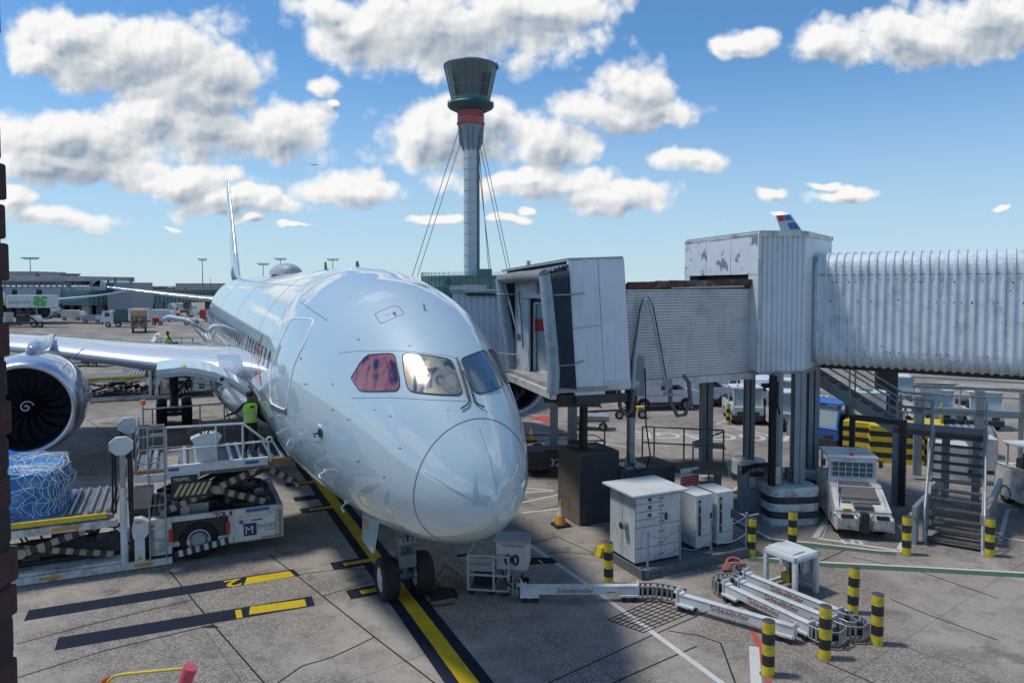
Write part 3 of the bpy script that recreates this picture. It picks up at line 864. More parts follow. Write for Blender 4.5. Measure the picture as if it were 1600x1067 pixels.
# cabin windows
wm = MB(); zc_ = 5.45
for yy_ in (0,):
    rws = []
    for j in range(7):
        z = -.235 + .47 * j / 6
        hw = .135 * (1 - max(0, abs(z) - .12) ** 2 * 25)
        t = math.asin(max(-1, min(1, (zc_ + z - 4.62) / 3.322)))
        rws.append([Vector((hw * k / 2, 2.729 * math.cos(t), zc_ + z)) for k in range(-2, 3)])
    wm.grid(rws, 0, True)
win0 = wm.build('cabin_window', GLASS, air); first = True
nwin = 0
for side in (1, -1):
    x = 8.3
    while x < 50 and nwin < 98:
        if not (14.2 < x < 15.8 or 33 < x < 34.5):
            w = fsec((x - 4.903) * KS + DF)[2] / 2.81
            o = win0 if first else win0.copy()
            if not first: COL.objects.link(o)
            first = False
            o.location = (x - DN, 0.0, 0.0); o.scale = (1, side * w, 1)
            nwin += 1
        x += 0.84
# satcom domes and beacons on top
MB().grid([[Vector((24 - DN + 1.5 * math.cos(PI * j / 14) , .75 * math.sin(PI * j / 14) * math.cos(t), 7.9 + .55 * math.sin(PI * j / 14) ** .5 * max(0, math.sin(t)))) for t in [PI * i / 12 for i in range(13)]] for j in range(15)]).build('satcom_dome', mat('dome_grey', (0.35, 0.38, 0.42), 0.5), air)
for x, hgt in ((9.2, .2), (14, .32)):
    MB().prism([(x - DN, -.02, 7.9), (x - DN + .4, -.02, 7.9), (x - DN + .3, -.02, 7.9 + hgt), (x - DN + .18, -.02, 7.9 + hgt)], (0, .04, 0)).build('top_antenna', RIMM, air)


# ---- wings, tail
def airfoil(n=14):
    up = []
    for i in range(n + 1):
        x = (1 - math.cos(PI * i / n)) / 2
        t = 5 * (0.2969 * math.sqrt(x) - .1260 * x - .3516 * x * x + .2843 * x ** 3 - .1036 * x ** 4)
        up.append((x, t))
    return up


AF = airfoil()


def wing(secs, m, name, side=1, vertical=False):
    """secs: (x_le, span, z, chord, thickness ratio, camber)"""
    rows = []
    for (x, y, z, ch, th, cam_) in secs:
        row = [(x + ch * a, t * th * ch + cam_ * ch * 4 * a * (1 - a)) for a, t in AF] + [(x + ch * a, -t * th * ch + cam_ * ch * 4 * a * (1 - a)) for a, t in AF[::-1][1:-1]]
        if vertical: rows.append([Vector((p[0] - DN, p[1], z)) for p in row])
        else: rows.append([Vector((p[0] - DN, y * side, z + p[1])) for p in row])
    mb = MB(); mb.grid(rows, 0, True, True)
    mb.add(rows[-1], [tuple(range(len(rows[-1])))]); mb.add(rows[0], [tuple(range(len(rows[0])))[::-1]])
    return mb.build(name, m, air)


wsec = [(18.6, 2.2, 3.75, 12.8, .105, .01), (20.3, 3.2, 3.85, 12.0, .10, .01), (22.2, 6.0, 4.12, 9.8, .10, .01), (24.9, 9.75, 4.55, 7.6, .10, .012), (29.5, 16, 5.05, 5.4, .095, .012), (35, 23, 5.8, 3.8, .09, .01), (38.8, 27.5, 6.5, 2.4, .09, .01), (41.5, 29.4, 6.9, 1.1, .08, 0), (43, 30.06, 7.1, .3, .08, 0)]
for side in (1, -1):
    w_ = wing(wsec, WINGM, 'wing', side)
    # bare leading edge (slats)
    rows = []
    for (x, y, z, ch, th, cam_) in wsec[1:7]:
        rows.append([Vector((x + ch * a - DN - .015, y * side, z + t * (th * ch + .012) + cam_ * ch * 4 * a * (1 - a))) for a, t in [(AF[i][0], -AF[i][1]) for i in (3, 2, 1)] + [(AF[i][0], AF[i][1]) for i in (0, 1, 2, 3, 4)]])
    MB().grid(rows).build('slat', mat('slat_metal', (.55, .60, .66), .45, metal=.5), w_)
    wing([(53.0, .8, 6.15, 5.0, .10, 0), (54.6, 3, 6.35, 4.2, .10, 0), (58.6, 9.9, 7.25, 1.9, .09, 0)], WINGM, 'tailplane', side)
wing([(48.6, 0, 7.75, 9.5, .01, 0), (51, 0, 8.3, 8.3, .075, 0), (53.2, 0, 10.2, 7.2, .075, 0), (57.8, 0, 14.6, 4.7, .075, 0), (60.3, 0, 17.1, 3.3, .07, 0)], FUSE, 'tail_fin', 1, True)
# wing body fairing
rows = []
for i in range(17):
    a = i / 16; x = 16.0 + 19 * a; k = math.sin(PI * a) ** .6
    rows.append([Vector((x - DN, (2.4 + .95 * k) * math.cos(t), 3.1 + (1.15 + .35 * k) * math.sin(t) - .35 * k)) for t in [2 * PI * j / 32 for j in range(32)]])
MB().grid(rows, 0, True, True).build('wing_fairing', WINGM, air)

# ---- engines
for side in (1, -1):
    M = Matrix.Translation((19.3 - DN, 9.83 * side, 2.92)) @ Matrix.Diagonal((1, .935, .935, 1))
    prof = [(1.60, .45), (1.56, .25), (1.58, .10), (1.64, .02), (1.71, 0.0), (1.77, .03), (1.83, .16), (1.90, .45)]
    lip = MB(M).lathe(prof, 64, 0, 'X').build('nacelle_lip', LIP, air)
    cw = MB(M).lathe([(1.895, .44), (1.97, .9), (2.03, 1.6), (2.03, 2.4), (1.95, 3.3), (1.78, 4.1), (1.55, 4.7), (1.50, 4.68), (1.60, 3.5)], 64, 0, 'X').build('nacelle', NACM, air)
    MB(M).lathe([(1.60, .44), (1.53, .9), (1.50, 1.3), (1.47, 1.5), (.0, 1.62)], 64, 0, 'X').build('intake_duct', mat('intake_black', (0.014, 0.016, 0.024), 0.45), cw)
    MB(M).lathe([(1.05, 3.9), (.95, 5.2), (.70, 6.0), (.55, 6.0), (.35, 6.5), (.0, 7.0)], 40, 0, 'X').build('exhaust_core', mat('exhaust_metal', (0.15, 0.14, 0.13), 0.4, metal=.8), cw)
    fan = MB(M); NB_ = 18
    for k in range(NB_):
        a0 = 2 * PI * k / NB_
        rws = []
        for j in range(9):
            f = j / 8; r = .36 + (1.47 - .36) * f
            sweep = .10 * math.sin(f * PI * 1.1) - .13 * f * f
            wdt = .16 + .12 * f; tw = R(25 + 40 * f)
            a = a0 + sweep * side
            row = []
            for q_ in (-1, -.5, 0, .5, 1):
                tang = q_ * wdt * math.cos(math.pi / 2 - tw) ; ax_ = q_ * wdt * math.cos(tw)
                aa = a + tang / r
                row.append(Vector((1.25 + ax_ * .9, r * math.cos(aa), r * math.sin(aa))))
            rws.append(row)
        fan.grid(rws, 0, True)
    fan.build('fan', mat('fan_blade', (0.10, 0.115, 0.16), 0.28, metal=.7), cw)
    sp = MB(M).lathe([(.0, .62), (.06, .64), (.16, .74), (.27, .92), (.38, 1.22)], 32, 0, 'X').build('spinner', mat('spinner_black', (0.015, 0.017, 0.024), 0.35), cw)
    spp = []
    for i in range(40):
        f = i / 39; a = 3.9 * PI * .5 * f * 1.35 + 1.0; r = .05 + .19 * f
        h = float(np.interp(r, [0, .06, .16, .27, .38], [.62, .64, .74, .92, 1.22])) - .012
        spp.append(M @ Vector((h, r * math.cos(a), r * math.sin(a))))
    MB().tube(spp, .022, 6).build('spiral_mark', mat('spiral_white', (.7, .72, .74), .5), sp)
    # pylon
    rows = []
    for (x0, x1, z, w) in [(19.3 + 1.6, 19.3 + 7.4, 4.72, .30), (19.3 + 1.3, 19.3 + 7.6, 4.9, .34), (19.3 + 2.0, 19.3 + 8.0, 5.15, .30), (19.3 + 3.6, 19.3 + 8.0, 5.22, .12)]:
        rows.append([Vector((x0 + (x1 - x0) * a - DN, 9.75 * side + s_ * w * math.sin(PI * min(1, a * 1.0) ** .55), z)) for a, s_ in [(i / 12, 1) for i in range(13)] + [(i / 12, -1) for i in range(11, 0, -1)]])
    MB().grid(rows, 0, True, True).add(rows[-1], [tuple(range(24))]).build('pylon', NACM, air)
    # nacelle chine
    for s2 in (-1,) if side > 0 else (1,):
        a = R(52)
        y0, z0 = 9.75 * side + s2 * 2.03 * math.cos(a), 2.95 + 2.03 * math.sin(a)
        MB().prism([(19.3 + 1.3 - DN, y0, z0 - .03), (19.3 + 2.9 - DN, y0, z0 - .03), (19.3 + 2.7 - DN, y0 + s2 * .42, z0 + .34), (19.3 + 2.3 - DN, y0 + s2 * .38, z0 + .32)], (0, .02, .02)).build('nacelle_chine', LIP, cw)


# ---- landing gear
def wheel(c, r, w, parent, hub=0.45, axis='Y', rimm=None):
    M = Matrix.Translation(c)
    a = w / 2
    ty = MB(M).lathe([(r * .55, -a * .8), (r * .62, -a), (r * .88, -a), (r * .97, -a * .75), (r, -a * .35), (r, a * .35), (r * .97, a * .75), (r * .88, a), (r * .62, a), (r * .55, a * .8)], 36, 0, axis).build('tyre', BLACK, parent)
    rm = MB(M)
    rm.lathe([(r * .56, -a * .82), (r * .50, -a * .86), (r * .46, -a * .55), (r * .2, -a * .6), (r * .18, -a * .95), (0, -a * .95)], 28, 0, axis)
    rm.lathe([(r * .56, a * .82), (r * .50, a * .86), (r * .46, a * .55), (r * .2, a * .6), (r * .18, a * .95), (0, a * .95)], 28, 0, axis)
    for k in range(10):
        t = 2 * PI * k / 10
        for sg in (-1, 1):
            cc = (r * .33 * math.cos(t), sg * a * .60, r * .33 * math.sin(t)) if axis == 'Y' else (sg * a * .6, r * .33 * math.cos(t), r * .33 * math.sin(t))
            rm.cyl(cc, (cc[0] + (0 if axis == 'Y' else sg * .02), cc[1] + (sg * .02 if axis == 'Y' else 0), cc[2]), r * .05, n=6)
    rm.build('rim', rimm or mat('wheel_white', (.55, .57, .58), .4, dirt=.4), parent)
    return ty


ng = bpy.data.objects.new('nose_gear', None); COL.objects.link(ng); ng.parent = air
for y in (-.42, .42): wheel((0, y, .51), .51, .40, ng)
st = MB()
st.cyl((0, 0, .45), (.05, 0, 2.3), .11, .14, 20); st.cyl((0, -.32, .51), (0, .32, .51), .09, n=16)
st.beam((-.05, -.09, 1.0), (-.45, -.12, 1.75), .06, .06); st.beam((-.05, .09, 1.0), (-.45, .12, 1.75), .06, .06)
st.cbox((-.12, 0, .95), (.34, .42, .3)); st.cyl((-.2, -.22, 1.35), (-.2, .22, 1.35), .09); st.beam((.1, 0, 1.5), (1.1, 0, 2.1), .1, .1)
st.tube([(-.1, -.2, 1.9), (-.25, -.25, 1.3), (-.15, -.1, .8)], .02); st.tube([(-.1, .2, 1.9), (-.3, .2, 1.2), (-.1, .12, .7)], .02)
st.build('strut', mat('strut_grey', (.16, .19, .22), .4, metal=.3, dirt=.3), ng)
MB().cyl((-.22, .12, 1.45), (-.30, .12, 1.45), .09, n=16).cyl((-.22, -.12, 1.45), (-.30, -.12, 1.45), .09, n=16).build('taxi_light', CHROME, ng)
# nose gear doors
for sgn in (1, -1):
    dd = MB().prism([(-.2, .62 * sgn, 2.12), (1.35, .62 * sgn, 2.06), (1.30, .66 * sgn, 1.05), (.25, .66 * sgn, 1.05)], (0, .035 * sgn, 0)).build('gear_door', FUSE, ng, 0.01)
    if sgn > 0:
        text_mesh('8HX', .24, ML.inverted() @ ML @ Matrix.Translation((1.12, .71, 1.5)) @ Matrix.Rotation(PI, 4, 'Z') @ Matrix.Rotation(PI / 2, 4, 'X'), 'door_lettering', ORANGE, dd, .004)
for side in (1, -1):
    mg = bpy.data.objects.new('main_gear', None); COL.objects.link(mg); mg.parent = air; X0 = 25.83
    for dx in (-.73, .73):
        for dy in (-.6, .6): wheel((X0 + dx, (4.9 + dy) * side, .68), .68, .50, mg)
    g = MB(); y = 4.9 * side
    g.beam((X0 - .9, y, .72), (X0 + .9, y, .72), .28, .28)
    for dx in (-.73, .73): g.cyl((X0 + dx, y - .5, .68), (X0 + dx, y + .5, .68), .11)
    g.cyl((X0, y, .7), (X0 + .1, y, 4.4), .20, .27, 20); g.beam((X0, y, 1.5), (X0, y - 1.9 * side, 3.9), .13, .13)
    g.beam((X0 - .2, y, 1.6), (X0 - 1.6, y, 3.9), .12, .12); g.tube([(X0 - .3, y + .1, 3.4), (X0 - .4, y + .15, 2), (X0 - .4, y, 1.0)], .03)
    g.cbox((X0 - .45, y, .95), (.3, .5, .25))
    g.build('gear_leg', mat('leg_grey', (.05, .07, .09), .5, dirt=.3), mg)
    MB().prism([(X0 - .8, y + .75 * side, 4.2), (X0 + .9, y + .75 * side, 4.2), (X0 + .7, y + .9 * side, 1.9), (X0 - .6, y + .9 * side, 1.9)], (0, .05, 0)).build('gear_door', WINGM, mg)


# ---- open cargo doors: curved panel hinged on the starboard side
def cargo_door(xa, xb, outl, name='cargo_door'):
    d = MB(); th = .14; n = 10
    pts = outl
    fine = []
    for i in range(len(pts) - 1):
        for k in range(3):
            f = k / 3; fine.append((pts[i][0] + (pts[i + 1][0] - pts[i][0]) * f, pts[i][1] + (pts[i + 1][1] - pts[i][1]) * f))
    fine.append(pts[-1])
    top = [[Vector((x - DN, y, z)) for y, z in fine] for x in (xa, xb)]
    bot = [[Vector((x - DN, y, z - th)) for y, z in fine] for x in (xa, xb)]
    d.grid(top, 0); d.grid(bot[::-1], 0)
    d.grid([top[0], bot[0]], 0, False); d.grid([bot[1], top[1]], 0, False)
    d.grid([[top[0][0], top[1][0]], [bot[0][0], bot[1][0]]], 0, False)
    o = d.build(name, FUSE, air)
    fr_ = MB()
    for k in range(5):
        x = xa + .06 + (xb - xa - .12) * k / 4
        for i in range(len(fine) - 1):
            a, c = fine[i], fine[i + 1]
            fr_.beam((x - DN, a[0], a[1] - th - .05), (x - DN, c[0], c[1] - th - .05), .06, .12)
    for i in (1, 6, 11, len(fine) - 2):
        a = fine[min(i, len(fine) - 1)]; fr_.beam((xa - DN, a[0], a[1] - th - .05), (xb - DN, a[0], a[1] - th - .05), .08, .08)
    fr_.build('door_frame', mat('door_inner', (.40, .40, .42), .6, dirt=.4), o)
    a = fine[-6]
    MB().cyl((xa - .03 - DN, a[0], a[1] - .12), (xa + .05 - DN, a[0], a[1] - .12), .12, n=20).cyl((xa - .05 - DN, a[0], a[1] - .12), (xa + .06 - DN, a[0], a[1] - .12), .06, n=16, m=1).beam((xa - .02 - DN, a[0], a[1] - .12), (xa - .02 - DN, 2.75, 3.4), .05, .12).build('hinge_arm', [WHITE, DARK], o)
    return o


cargo_door(10.8, 13.5, [(5.32, 5.05), (4.64, 5.10), (4.25, 5.03), (3.79, 4.90), (3.31, 4.66), (2.80, 4.26)])
cargo_door(44.0, 46.7, [(5.5, 5.13), (5.18, 5.25), (4.16, 5.06), (3.22, 4.6), (2.80, 4.2)])
for xa in (10.8, 44.0):
    # dark cargo hold opening
    rws = []
    for j in range(9):
        z = 2.45 + (4.15 - 2.45) * j / 8
        zc = 4.62; t = math.asin((z - zc) / 2.76); rws.append([Vector((x - DN, 2.721 * math.cos(t) + .012, z)) for x in (xa, xa + 2.7)])
    MB().grid(rws).build('cargo_opening', mat('hold_dark', (.02, .02, .022), .8), air)
# yellow mark on the cargo door
MB().box(11.0 - DN, 11.35 - DN, 4.55, 4.66, 5.09, 5.11).build('door_mark', YEL, air)

# ================================================================== CARGO LOADERS
LO = (-12.2, 17.37, 0); LA = R(24.8)


def stripe_bar(mb, a, c, w, h, n, m0, m1):
    a = Vector(a); c = Vector(c)
    for i in range(n):
        p, q_ = a.lerp(c, i / n), a.lerp(c, (i + 1) / n)
        mb.beam(p, q_, w, h, m0 if i % 2 else m1)


def make_loader():
    t = thing('cargo_loader', 'white scissor lift cargo loader carrying the blue netted load, nearest the camera', 'cargo loader', LO, LA, 'cargo loaders at the airliner')
    # chassis with wheel bay
    c = MB()
    c.box(3.0, 3.5, 0, .1, .28, 1.24); c.box(4.9, 6.32, 0, .1, .33, 1.24); c.box(3.0, 6.32, -.02, .10, 1.12, 1.26)
    c.box(3.0, 6.32, 2.9, 3.0, .3, 1.26); c.box(6.2, 6.34, 0, 3.0, .33, 1.24); c.box(3.0, 3.1, 0, 3.0, .28, 1.24)
    c.box(3.1, 6.2, .1, 2.9, .42, .55)
    c.build('chassis', WHITE_D, t, .015)
    b2 = MB().box(3.12, 6.18, .12, 2.88, .56, 1.18).build('engine_bay', DARK, t)
    mach = MB(); rr = random.Random(3)
    for i in range(34):
        x, y = rr.uniform(3.4, 6.1), rr.uniform(.3, 2.7); z = rr.uniform(1.18, 1.32)
        mach.cbox((x, y, z), (rr.uniform(.1, .5), rr.uniform(.1, .4), rr.uniform(.08, .35)), rr.choice((0, 0, 0, 1)))
    for i in range(9):
        x, y = rr.uniform(3.6, 5.6), rr.uniform(.3, 2.6)
        mach.tube([(x, y, 1.25), (x + .3, y + .1, 1.5), (x + .7, y, 1.42), (x + .9, y + .2, 1.2)], .03)
    mach.build('machinery', [DARK, STEEL_L], t)
    pn = MB().box(5.05, 6.12, -.035, 0, .38, 1.02).build('side_panel', WHITE, t, .008)
    MB().box(5.28, 5.62, -.045, -.034, .50, .84).build('company_badge', NAVY, pn)
    text_mesh('M', .30, XZ(5.31, -.047, .56), 'badge_letter', WHITE, pn)
    text_mesh('ENZIES', .155, XZ(5.64, -.037, .67), 'company_name', NAVY, pn)
    text_mesh('AVIATION', .06, XZ(5.84, -.037, .59), 'company_name', NAVY, pn)
    MB().box(5.50, 5.78, -.06, -.034, .91, .935).cyl((5.22, -.036, .9), (5.22, -.05, .9), .06, m=1).build('panel_handle', [DARK, BLUE], pn)
    for (x0, x1, z0, z1, mm, nm) in ((5.75, 6.2, .38, .43, ORANGE, 'reflector'), (5.35, 5.95, 1.155, 1.235, BLUE, 'info_strip')):
        MB().box(x0, x1, -.05, -.022, z0, z1).build(nm, mm, t)
    text_mesh('TCR  8', .15, XZ(4.55, -.024, 1.135), 'fleet_lettering', BLK, t, bold=.008)
    wl_ = wheel((4.15, .25, .52), .52, .34, t)
    MB().cyl((4.15, .09, .52), (4.15, .02, .52), .22, .16, 24).build('hub', STEEL_L, t)
    MB().box(3.42, 3.52, -.03, .02, .62, .95).box(4.84, 4.94, -.03, .02, .62, .95).build('red_latch', RED, t)
    # front stabiliser / striped step bar
    sb = MB(); stripe_bar(sb, (3.55, -.04, .25), (5.0, -.04, .46), .06, .16, 14, 0, 1); sb.build('striped_bar', [WHITE_D, DARK], t)
    # low frame to the rear
    f = MB(); f.box(-3.2, 3.5, -.03, .09, .02, .20); f.box(-3.2, 3.0, 2.9, 3.02, .02, .20)
    f.box(-3.2, 2.4, .10, .62, .05, .26); f.box(-3.2, -3.1, .1, 2.9, .02, .2); f.box(2.3, 2.45, .1, 2.9, .02, .3)
    f.build('base_frame', WHITE_D, t, .01)
    mk = MB()
    for x in (-1.5, .5, 2.6): mk.cut(); mk.box(x, x + .45, -.04, -.028, .08, .15)
    mk.build('reflector', ORANGE, t)
    # rear deck with rollers
    d = MB(); d.box(-3.3, 2.15, .02, 3.0, 1.40, 1.52); d.build('rear_deck', DECKM, t, .01)
    d = MB(); d.box(-3.3, 2.25, -.06, .02, 1.22, 1.40); d.box(-3.3, 2.2, 3.0, 3.06, 1.25, 1.5); d.build('deck_rail', WHITE_D, t, .01)
    MB().box(-3.3, 2.0, -.03, .05, 1.45, 1.58).build('deck_edge', YEL, t, .01)
    MB().box(.8, 1.4, -.075, -.058, 1.28, 1.36).cut().box(-1.2, -.6, -.075, -.058, 1.28, 1.36).build('reflector', ORANGE, t)
    for x in [1.15, 1.35, 1.6, 1.8, 2.02]:
        MB().cyl((x, .25, 1.56), (x, 2.8, 1.56), .055, n=12).build('roller', GALV, t)
    s = MB()
    for y in (.25, 2.7):
        s.cut(); stripe_bar(s, (-1.2, y, .35), (2.1, y, 1.30), .06, .17, 22, 0, 1)
        stripe_bar(s, (-1.2, y + .1, 1.15), (2.1, y + .1, .38), .06, .15, 22, 0, 1)
    s.cyl((.1, .16, .74), (.1, .3, .74), .12, n=20, m=0)
    s.build('rear_scissor', [mat('scissor_tan', (.38, .33, .26), .6, dirt=.5), DARK], t)
    u_ = MB(); rr = random.Random(9); u_.box(-3.1, 2.2, .7, 2.5, .06, .34)
    for i in range(26): x = rr.uniform(-2.8, 2.6); u_.cbox((x, rr.uniform(.5, 2.6), rr.uniform(.4, .9)), (rr.uniform(.15, .6), rr.uniform(.1, .5), rr.uniform(.08, .3)))
    for i in range(8): x = rr.uniform(-2, 2.2); u_.tube([(x, .6, 1.3), (x + .2, .5, .9), (x + .5, .6, .5), (x + .6, .9, .3)], .025)
    u_.box(2.5, 3.0, .3, 2.8, .3, 1.5); u_.build('hydraulics', DARK, t)
    u_ = MB()
    for y in (.5, 1.4, 2.4): u_.beam((3.3, y, 1.2), (6.0, y, 2.2), .08, .12)
    u_.cyl((3.9, 1.5, 1.25), (5.4, 1.5, 2.25), .09, n=12); u_.build('lift_ram', DARK, t)
    # lift posts with octagonal head
    for y in (0, 3.0):
        p = MB(); p.cyl((2.38, y, .2), (2.38, y, 2.2), .085, n=20); p.cyl((2.38, y, 1.08), (2.38, y, 1.16), .13, n=20)
        p.build('lift_post', WHITE, t)
        p = MB(); p.box(2.32, 2.44, y - .05, y + .05, 2.2, 3.15); p.build('inner_post', STEEL_L, t)
        p = MB()
        for dx in (-.22, -.15, .17, .23): p.cyl((2.36 + dx, y, 1.55), (2.36 + dx * .9, y, 3.2), .025, n=8)
        p.build('lift_chain', BLACK, t)
        p = MB(); p.prism([(2.36 + .30 * math.cos(PI / 8 + k * PI / 4), y - .06, 3.28 + .24 * math.sin(PI / 8 + k * PI / 4)) for k in range(8)], (0, .12, 0)); p.build('post_head', WHITE, t, .01)
    # control box with warning triangle
    p = MB().prism([(2.56, -.12, 1.10), (2.62, -.12, 1.34), (2.80, -.12, 1.34), (2.95, -.12, 1.24), (2.95, -.12, .95), (2.88, -.12, .86), (2.60, -.12, .86)], (0, .3, 0)).box(2.62, 2.86, -.08, .14, .2, .88).build('pump_box', WHITE, t, .01)
    MB().prism([(2.66, -.085, .26), (2.82, -.085, .26), (2.74, -.085, .40)], (0, -.006, 0)).build('warning_triangle', YEL, p)
    MB().box(2.66, 2.82, -.13, -.119, 1.24, 1.29).build('orange_label', ORANGE, p)
    # ladder
    l = MB()
    for x in (2.98, 3.36): l.tube([(x, -.10, .2), (x, -.10, 3.7)], .022, 8)
    for k in range(11): l.tube([(2.98, -.10, .42 + .31 * k), (3.36, -.10, .42 + .31 * k)], .018, 6)
    l.build('ladder', STEEL_L, t)
    # main scissor
    tan = MATS['scissor_tan']
    s = MB()
    for y in (.15, 2.55):
        s.cut(); stripe_bar(s, (3.1, y, 1.30), (5.6, y, 2.25), .07, .17, 20, 0, 1)
        stripe_bar(s, (6.0, y + .1, 1.27), (3.6, y + .1, 2.2), .07, .17, 18, 0, 1)
        s.cyl((4.62, y - .06, 1.83), (4.62, y + .15, 1.83), .11, n=20)
    s.build('main_scissor', [tan, DARK], t)
    s = MB(); stripe_bar(s, (5.75, .6, 2.35), (6.75, .4, 1.72), .10, .16, 9, 0, 1); s.tube([(6.7, .4, 1.75), (6.8, .4, 1.62)], .05); s.build('nose_arm', [tan, DARK], t)
    # hazard striped panel
    s = MB().box(3.5, 4.45, .0, .03, 1.72, 2.18, 1)
    for k in range(6): s.prism([(3.55 + k * .14, -.01, 1.80), (3.63 + k * .14, -.01, 1.80), (3.80 + k * .14, -.01, 2.12), (3.72 + k * .14, -.01, 2.12)], (0, -.006, 0), 0)
    s.build('hazard_panel', [mat('pale_yellow', (.55, .48, .25), .6, dirt=.4), BLK], t)
    text_mesh('TREPEL', .13, XZ(3.55, -.072, 2.22), 'maker_lettering', WHITE, t)
    MB().box(3.5, 4.15, -.07, -.055, 2.19, 2.36).build('maker_plate', BLK, t)
    # main platform
    d = MB(); d.box(2.7, 6.7, .05, 2.95, 2.30, 2.44); d.build('main_deck', DECKM, t, .01)
    d = MB(); d.box(2.65, 3.4, -.04, .05, 2.28, 2.46); d.box(3.4, 5.95, -.06, .06, 2.42, 2.64); d.box(3.4, 4.2, -.05, .05, 2.28, 2.42); d.build('deck_rail', WHITE, t, .01)
    MB().box(2.65, 6.6, .05, .14, 2.44, 2.56).box(2.65, 6.6, 2.85, 2.95, 2.44, 2.54).build('deck_edge', WOOD, t, .005)
    MB().box(5.35, 5.7, -.075, -.058, 2.50, 2.58).cut().box(3.45, 3.7, -.075, -.058, 2.50, 2.58).build('info_strip', BLUE, t)
    for i, x in enumerate((2.9, 3.1, 3.85, 4.15, 5.05, 5.3, 5.55, 5.85, 6.1, 6.4, 6.6)):
        MB().cyl((x, .2, 2.49), (x, 2.8, 2.49), .075 if i != 3 else .09, n=14).build('roller', GALV, t)
    g = MB()
    for k in range(8): g.box(3.32, 3.68, .4 + k * .16, .50 + k * .16, 2.48, 2.53)
    g.build('slat_panel', mat('slat_cream', (.45, .40, .28), .6), t)
    # railings
    r_ = MB()
    for x in (3.4, 4.62, 5.30): r_.tube([(x, -.02, 2.5), (x, -.02, 3.62)], .028)
    r_.tube([(3.4, -.02, 3.66), (5.30, -.02, 3.62), (5.95, -.02, 3.05), (6.02, -.02, 2.5)], .032); r_.tube([(3.4, -.02, 3.05), (5.95, -.02, 3.08)], .028)
    r_.tube([(6.0 + .07 * math.cos(a), -.03, 3.12 + .07 * math.sin(a)) for a in [2 * PI * i / 14 for i in range(14)]], .025, 8, 0, True)
    r_.build('front_railing', WHITE, t)
    r_ = MB()
    for x in (2.75, 3.0, 4.3, 4.99): r_.tube([(x, 2.98, 2.45), (x, 2.98, 3.72)], .022)
    r_.tube([(2.75, 2.98, 3.72), (4.99, 2.98, 3.75), (5.25, 2.98, 2.9)], .025); r_.tube([(2.75, 2.98, 3.1), (5.1, 2.98, 3.15)], .02)
    r_.cut()
    for z in (2.75, 3.1, 3.45, 3.7): r_.tube([(2.7, .0, z), (3.38, .0, z)], .018); r_.tube([(2.7, .0, z), (2.7, 1.4, z)], .018)
    r_.tube([(2.7, 0, 2.4), (2.7, 0, 3.75)], .022); r_.tube([(2.7, 1.4, 2.4), (2.7, 1.4, 3.75)], .022); r_.tube([(3.02, -.02, 3.75), (3.38, -.02, 3.75)], .018)
    r_.build('back_railing', STEEL, t)
    # control console
    cdk = MB(); cdk.prism([(4.0, .05, 3.28), (4.1, .05, 3.10), (4.22, .05, 2.5), (4.66, .05, 2.5), (4.60, .05, 3.02), (4.76, .05, 3.28), (4.66, .05, 3.42), (4.3, .05, 3.40)], (0, .35, 0))
    cs = cdk.build('control_console', WHITE, t, .01)
    kb = MB(); rr = random.Random(5)
    for i in range(26): x = rr.uniform(4.02, 4.7); y = rr.uniform(.08, .38); kb.cyl((x, y, 3.38), (x + .01, y, 3.38 + rr.uniform(.06, .13)), .018, n=8)
    kb.cut(); kb.tube([(3.9, .1, 3.45), (4.1, .1, 3.53), (4.3, .1, 3.58)], .012); kb.tube([(3.9, .2, 3.50), (4.1, .2, 3.6), (4.3, .2, 3.62)], .012)
    kb.build('levers', DARK, cs)
    # beacon
    MB().cyl((2.75, 2.98, 3.7), (2.75, 2.98, 3.86), .015).cyl((2.75, 2.98, 3.86), (2.75, 2.98, 4.0), .08, .065, 16, m=1).build('beacon', [DARK, BEACON], t)
    return t


loader = make_loader()
off = Vector((-math.sin(HD), math.cos(HD), 0)) * 31.3
dup(loader, (LO[0] + off.x - .2, LO[1] + off.y, 0), LA, 'white scissor lift cargo loader far behind the wing, at the aft hold')

# netted load on the rear deck
pal = thing('netted_cargo', 'lumpy cargo under blue plastic and a pale net on the loader deck', 'cargo', (0, 0, 0), 0)
LM = Matrix.Translation(LO) @ Matrix.Rotation(LA, 4, 'Z')
pal.location = LM @ Vector((-.6, 1.6, 1.56)); pal.rotation_euler = (0, 0, LA)
from mathutils import noise as mnoise


def load_pt(a, h):
    """a: 0..1 round the load, h: 0..1 up the side, 1..2 to the middle of the top"""
    hx, hy = 1.58, 1.32
    t = 2 * PI * a
    e = 5.0
    cx = abs(math.cos(t)) ** (2 / e) * math.copysign(1, math.cos(t)); cy = abs(math.sin(t)) ** (2 / e) * math.copysign(1, math.sin(t))
    top = 1.12 + .85 * max(0.0, min(1.0, (.1 - cx * hx) / .9)) * 1.0
    if h <= 1: r = 1.0 - .05 * h ** 3; z = top * h * .97
    else: r = .95 * (2 - h); xx_ = cx * hx * r; top = 1.15 + .95 * max(0.0, min(1.0, (-.35 - xx_) / .8)); z = top * (.97 + .05 * (h - 1))
    p = Vector((cx * hx * r, cy * hy * r, z))
    n = mnoise.noise(p * 2.1) * .16 + mnoise.noise(p * 5 + Vector((5, 2, 1))) * .07
    d = Vector((cx, cy, 0)) * (1 - max(0, h - 1)) + Vector((0, 0, max(0, h - .8)))
    return p + d * n


def rlow(h): return h


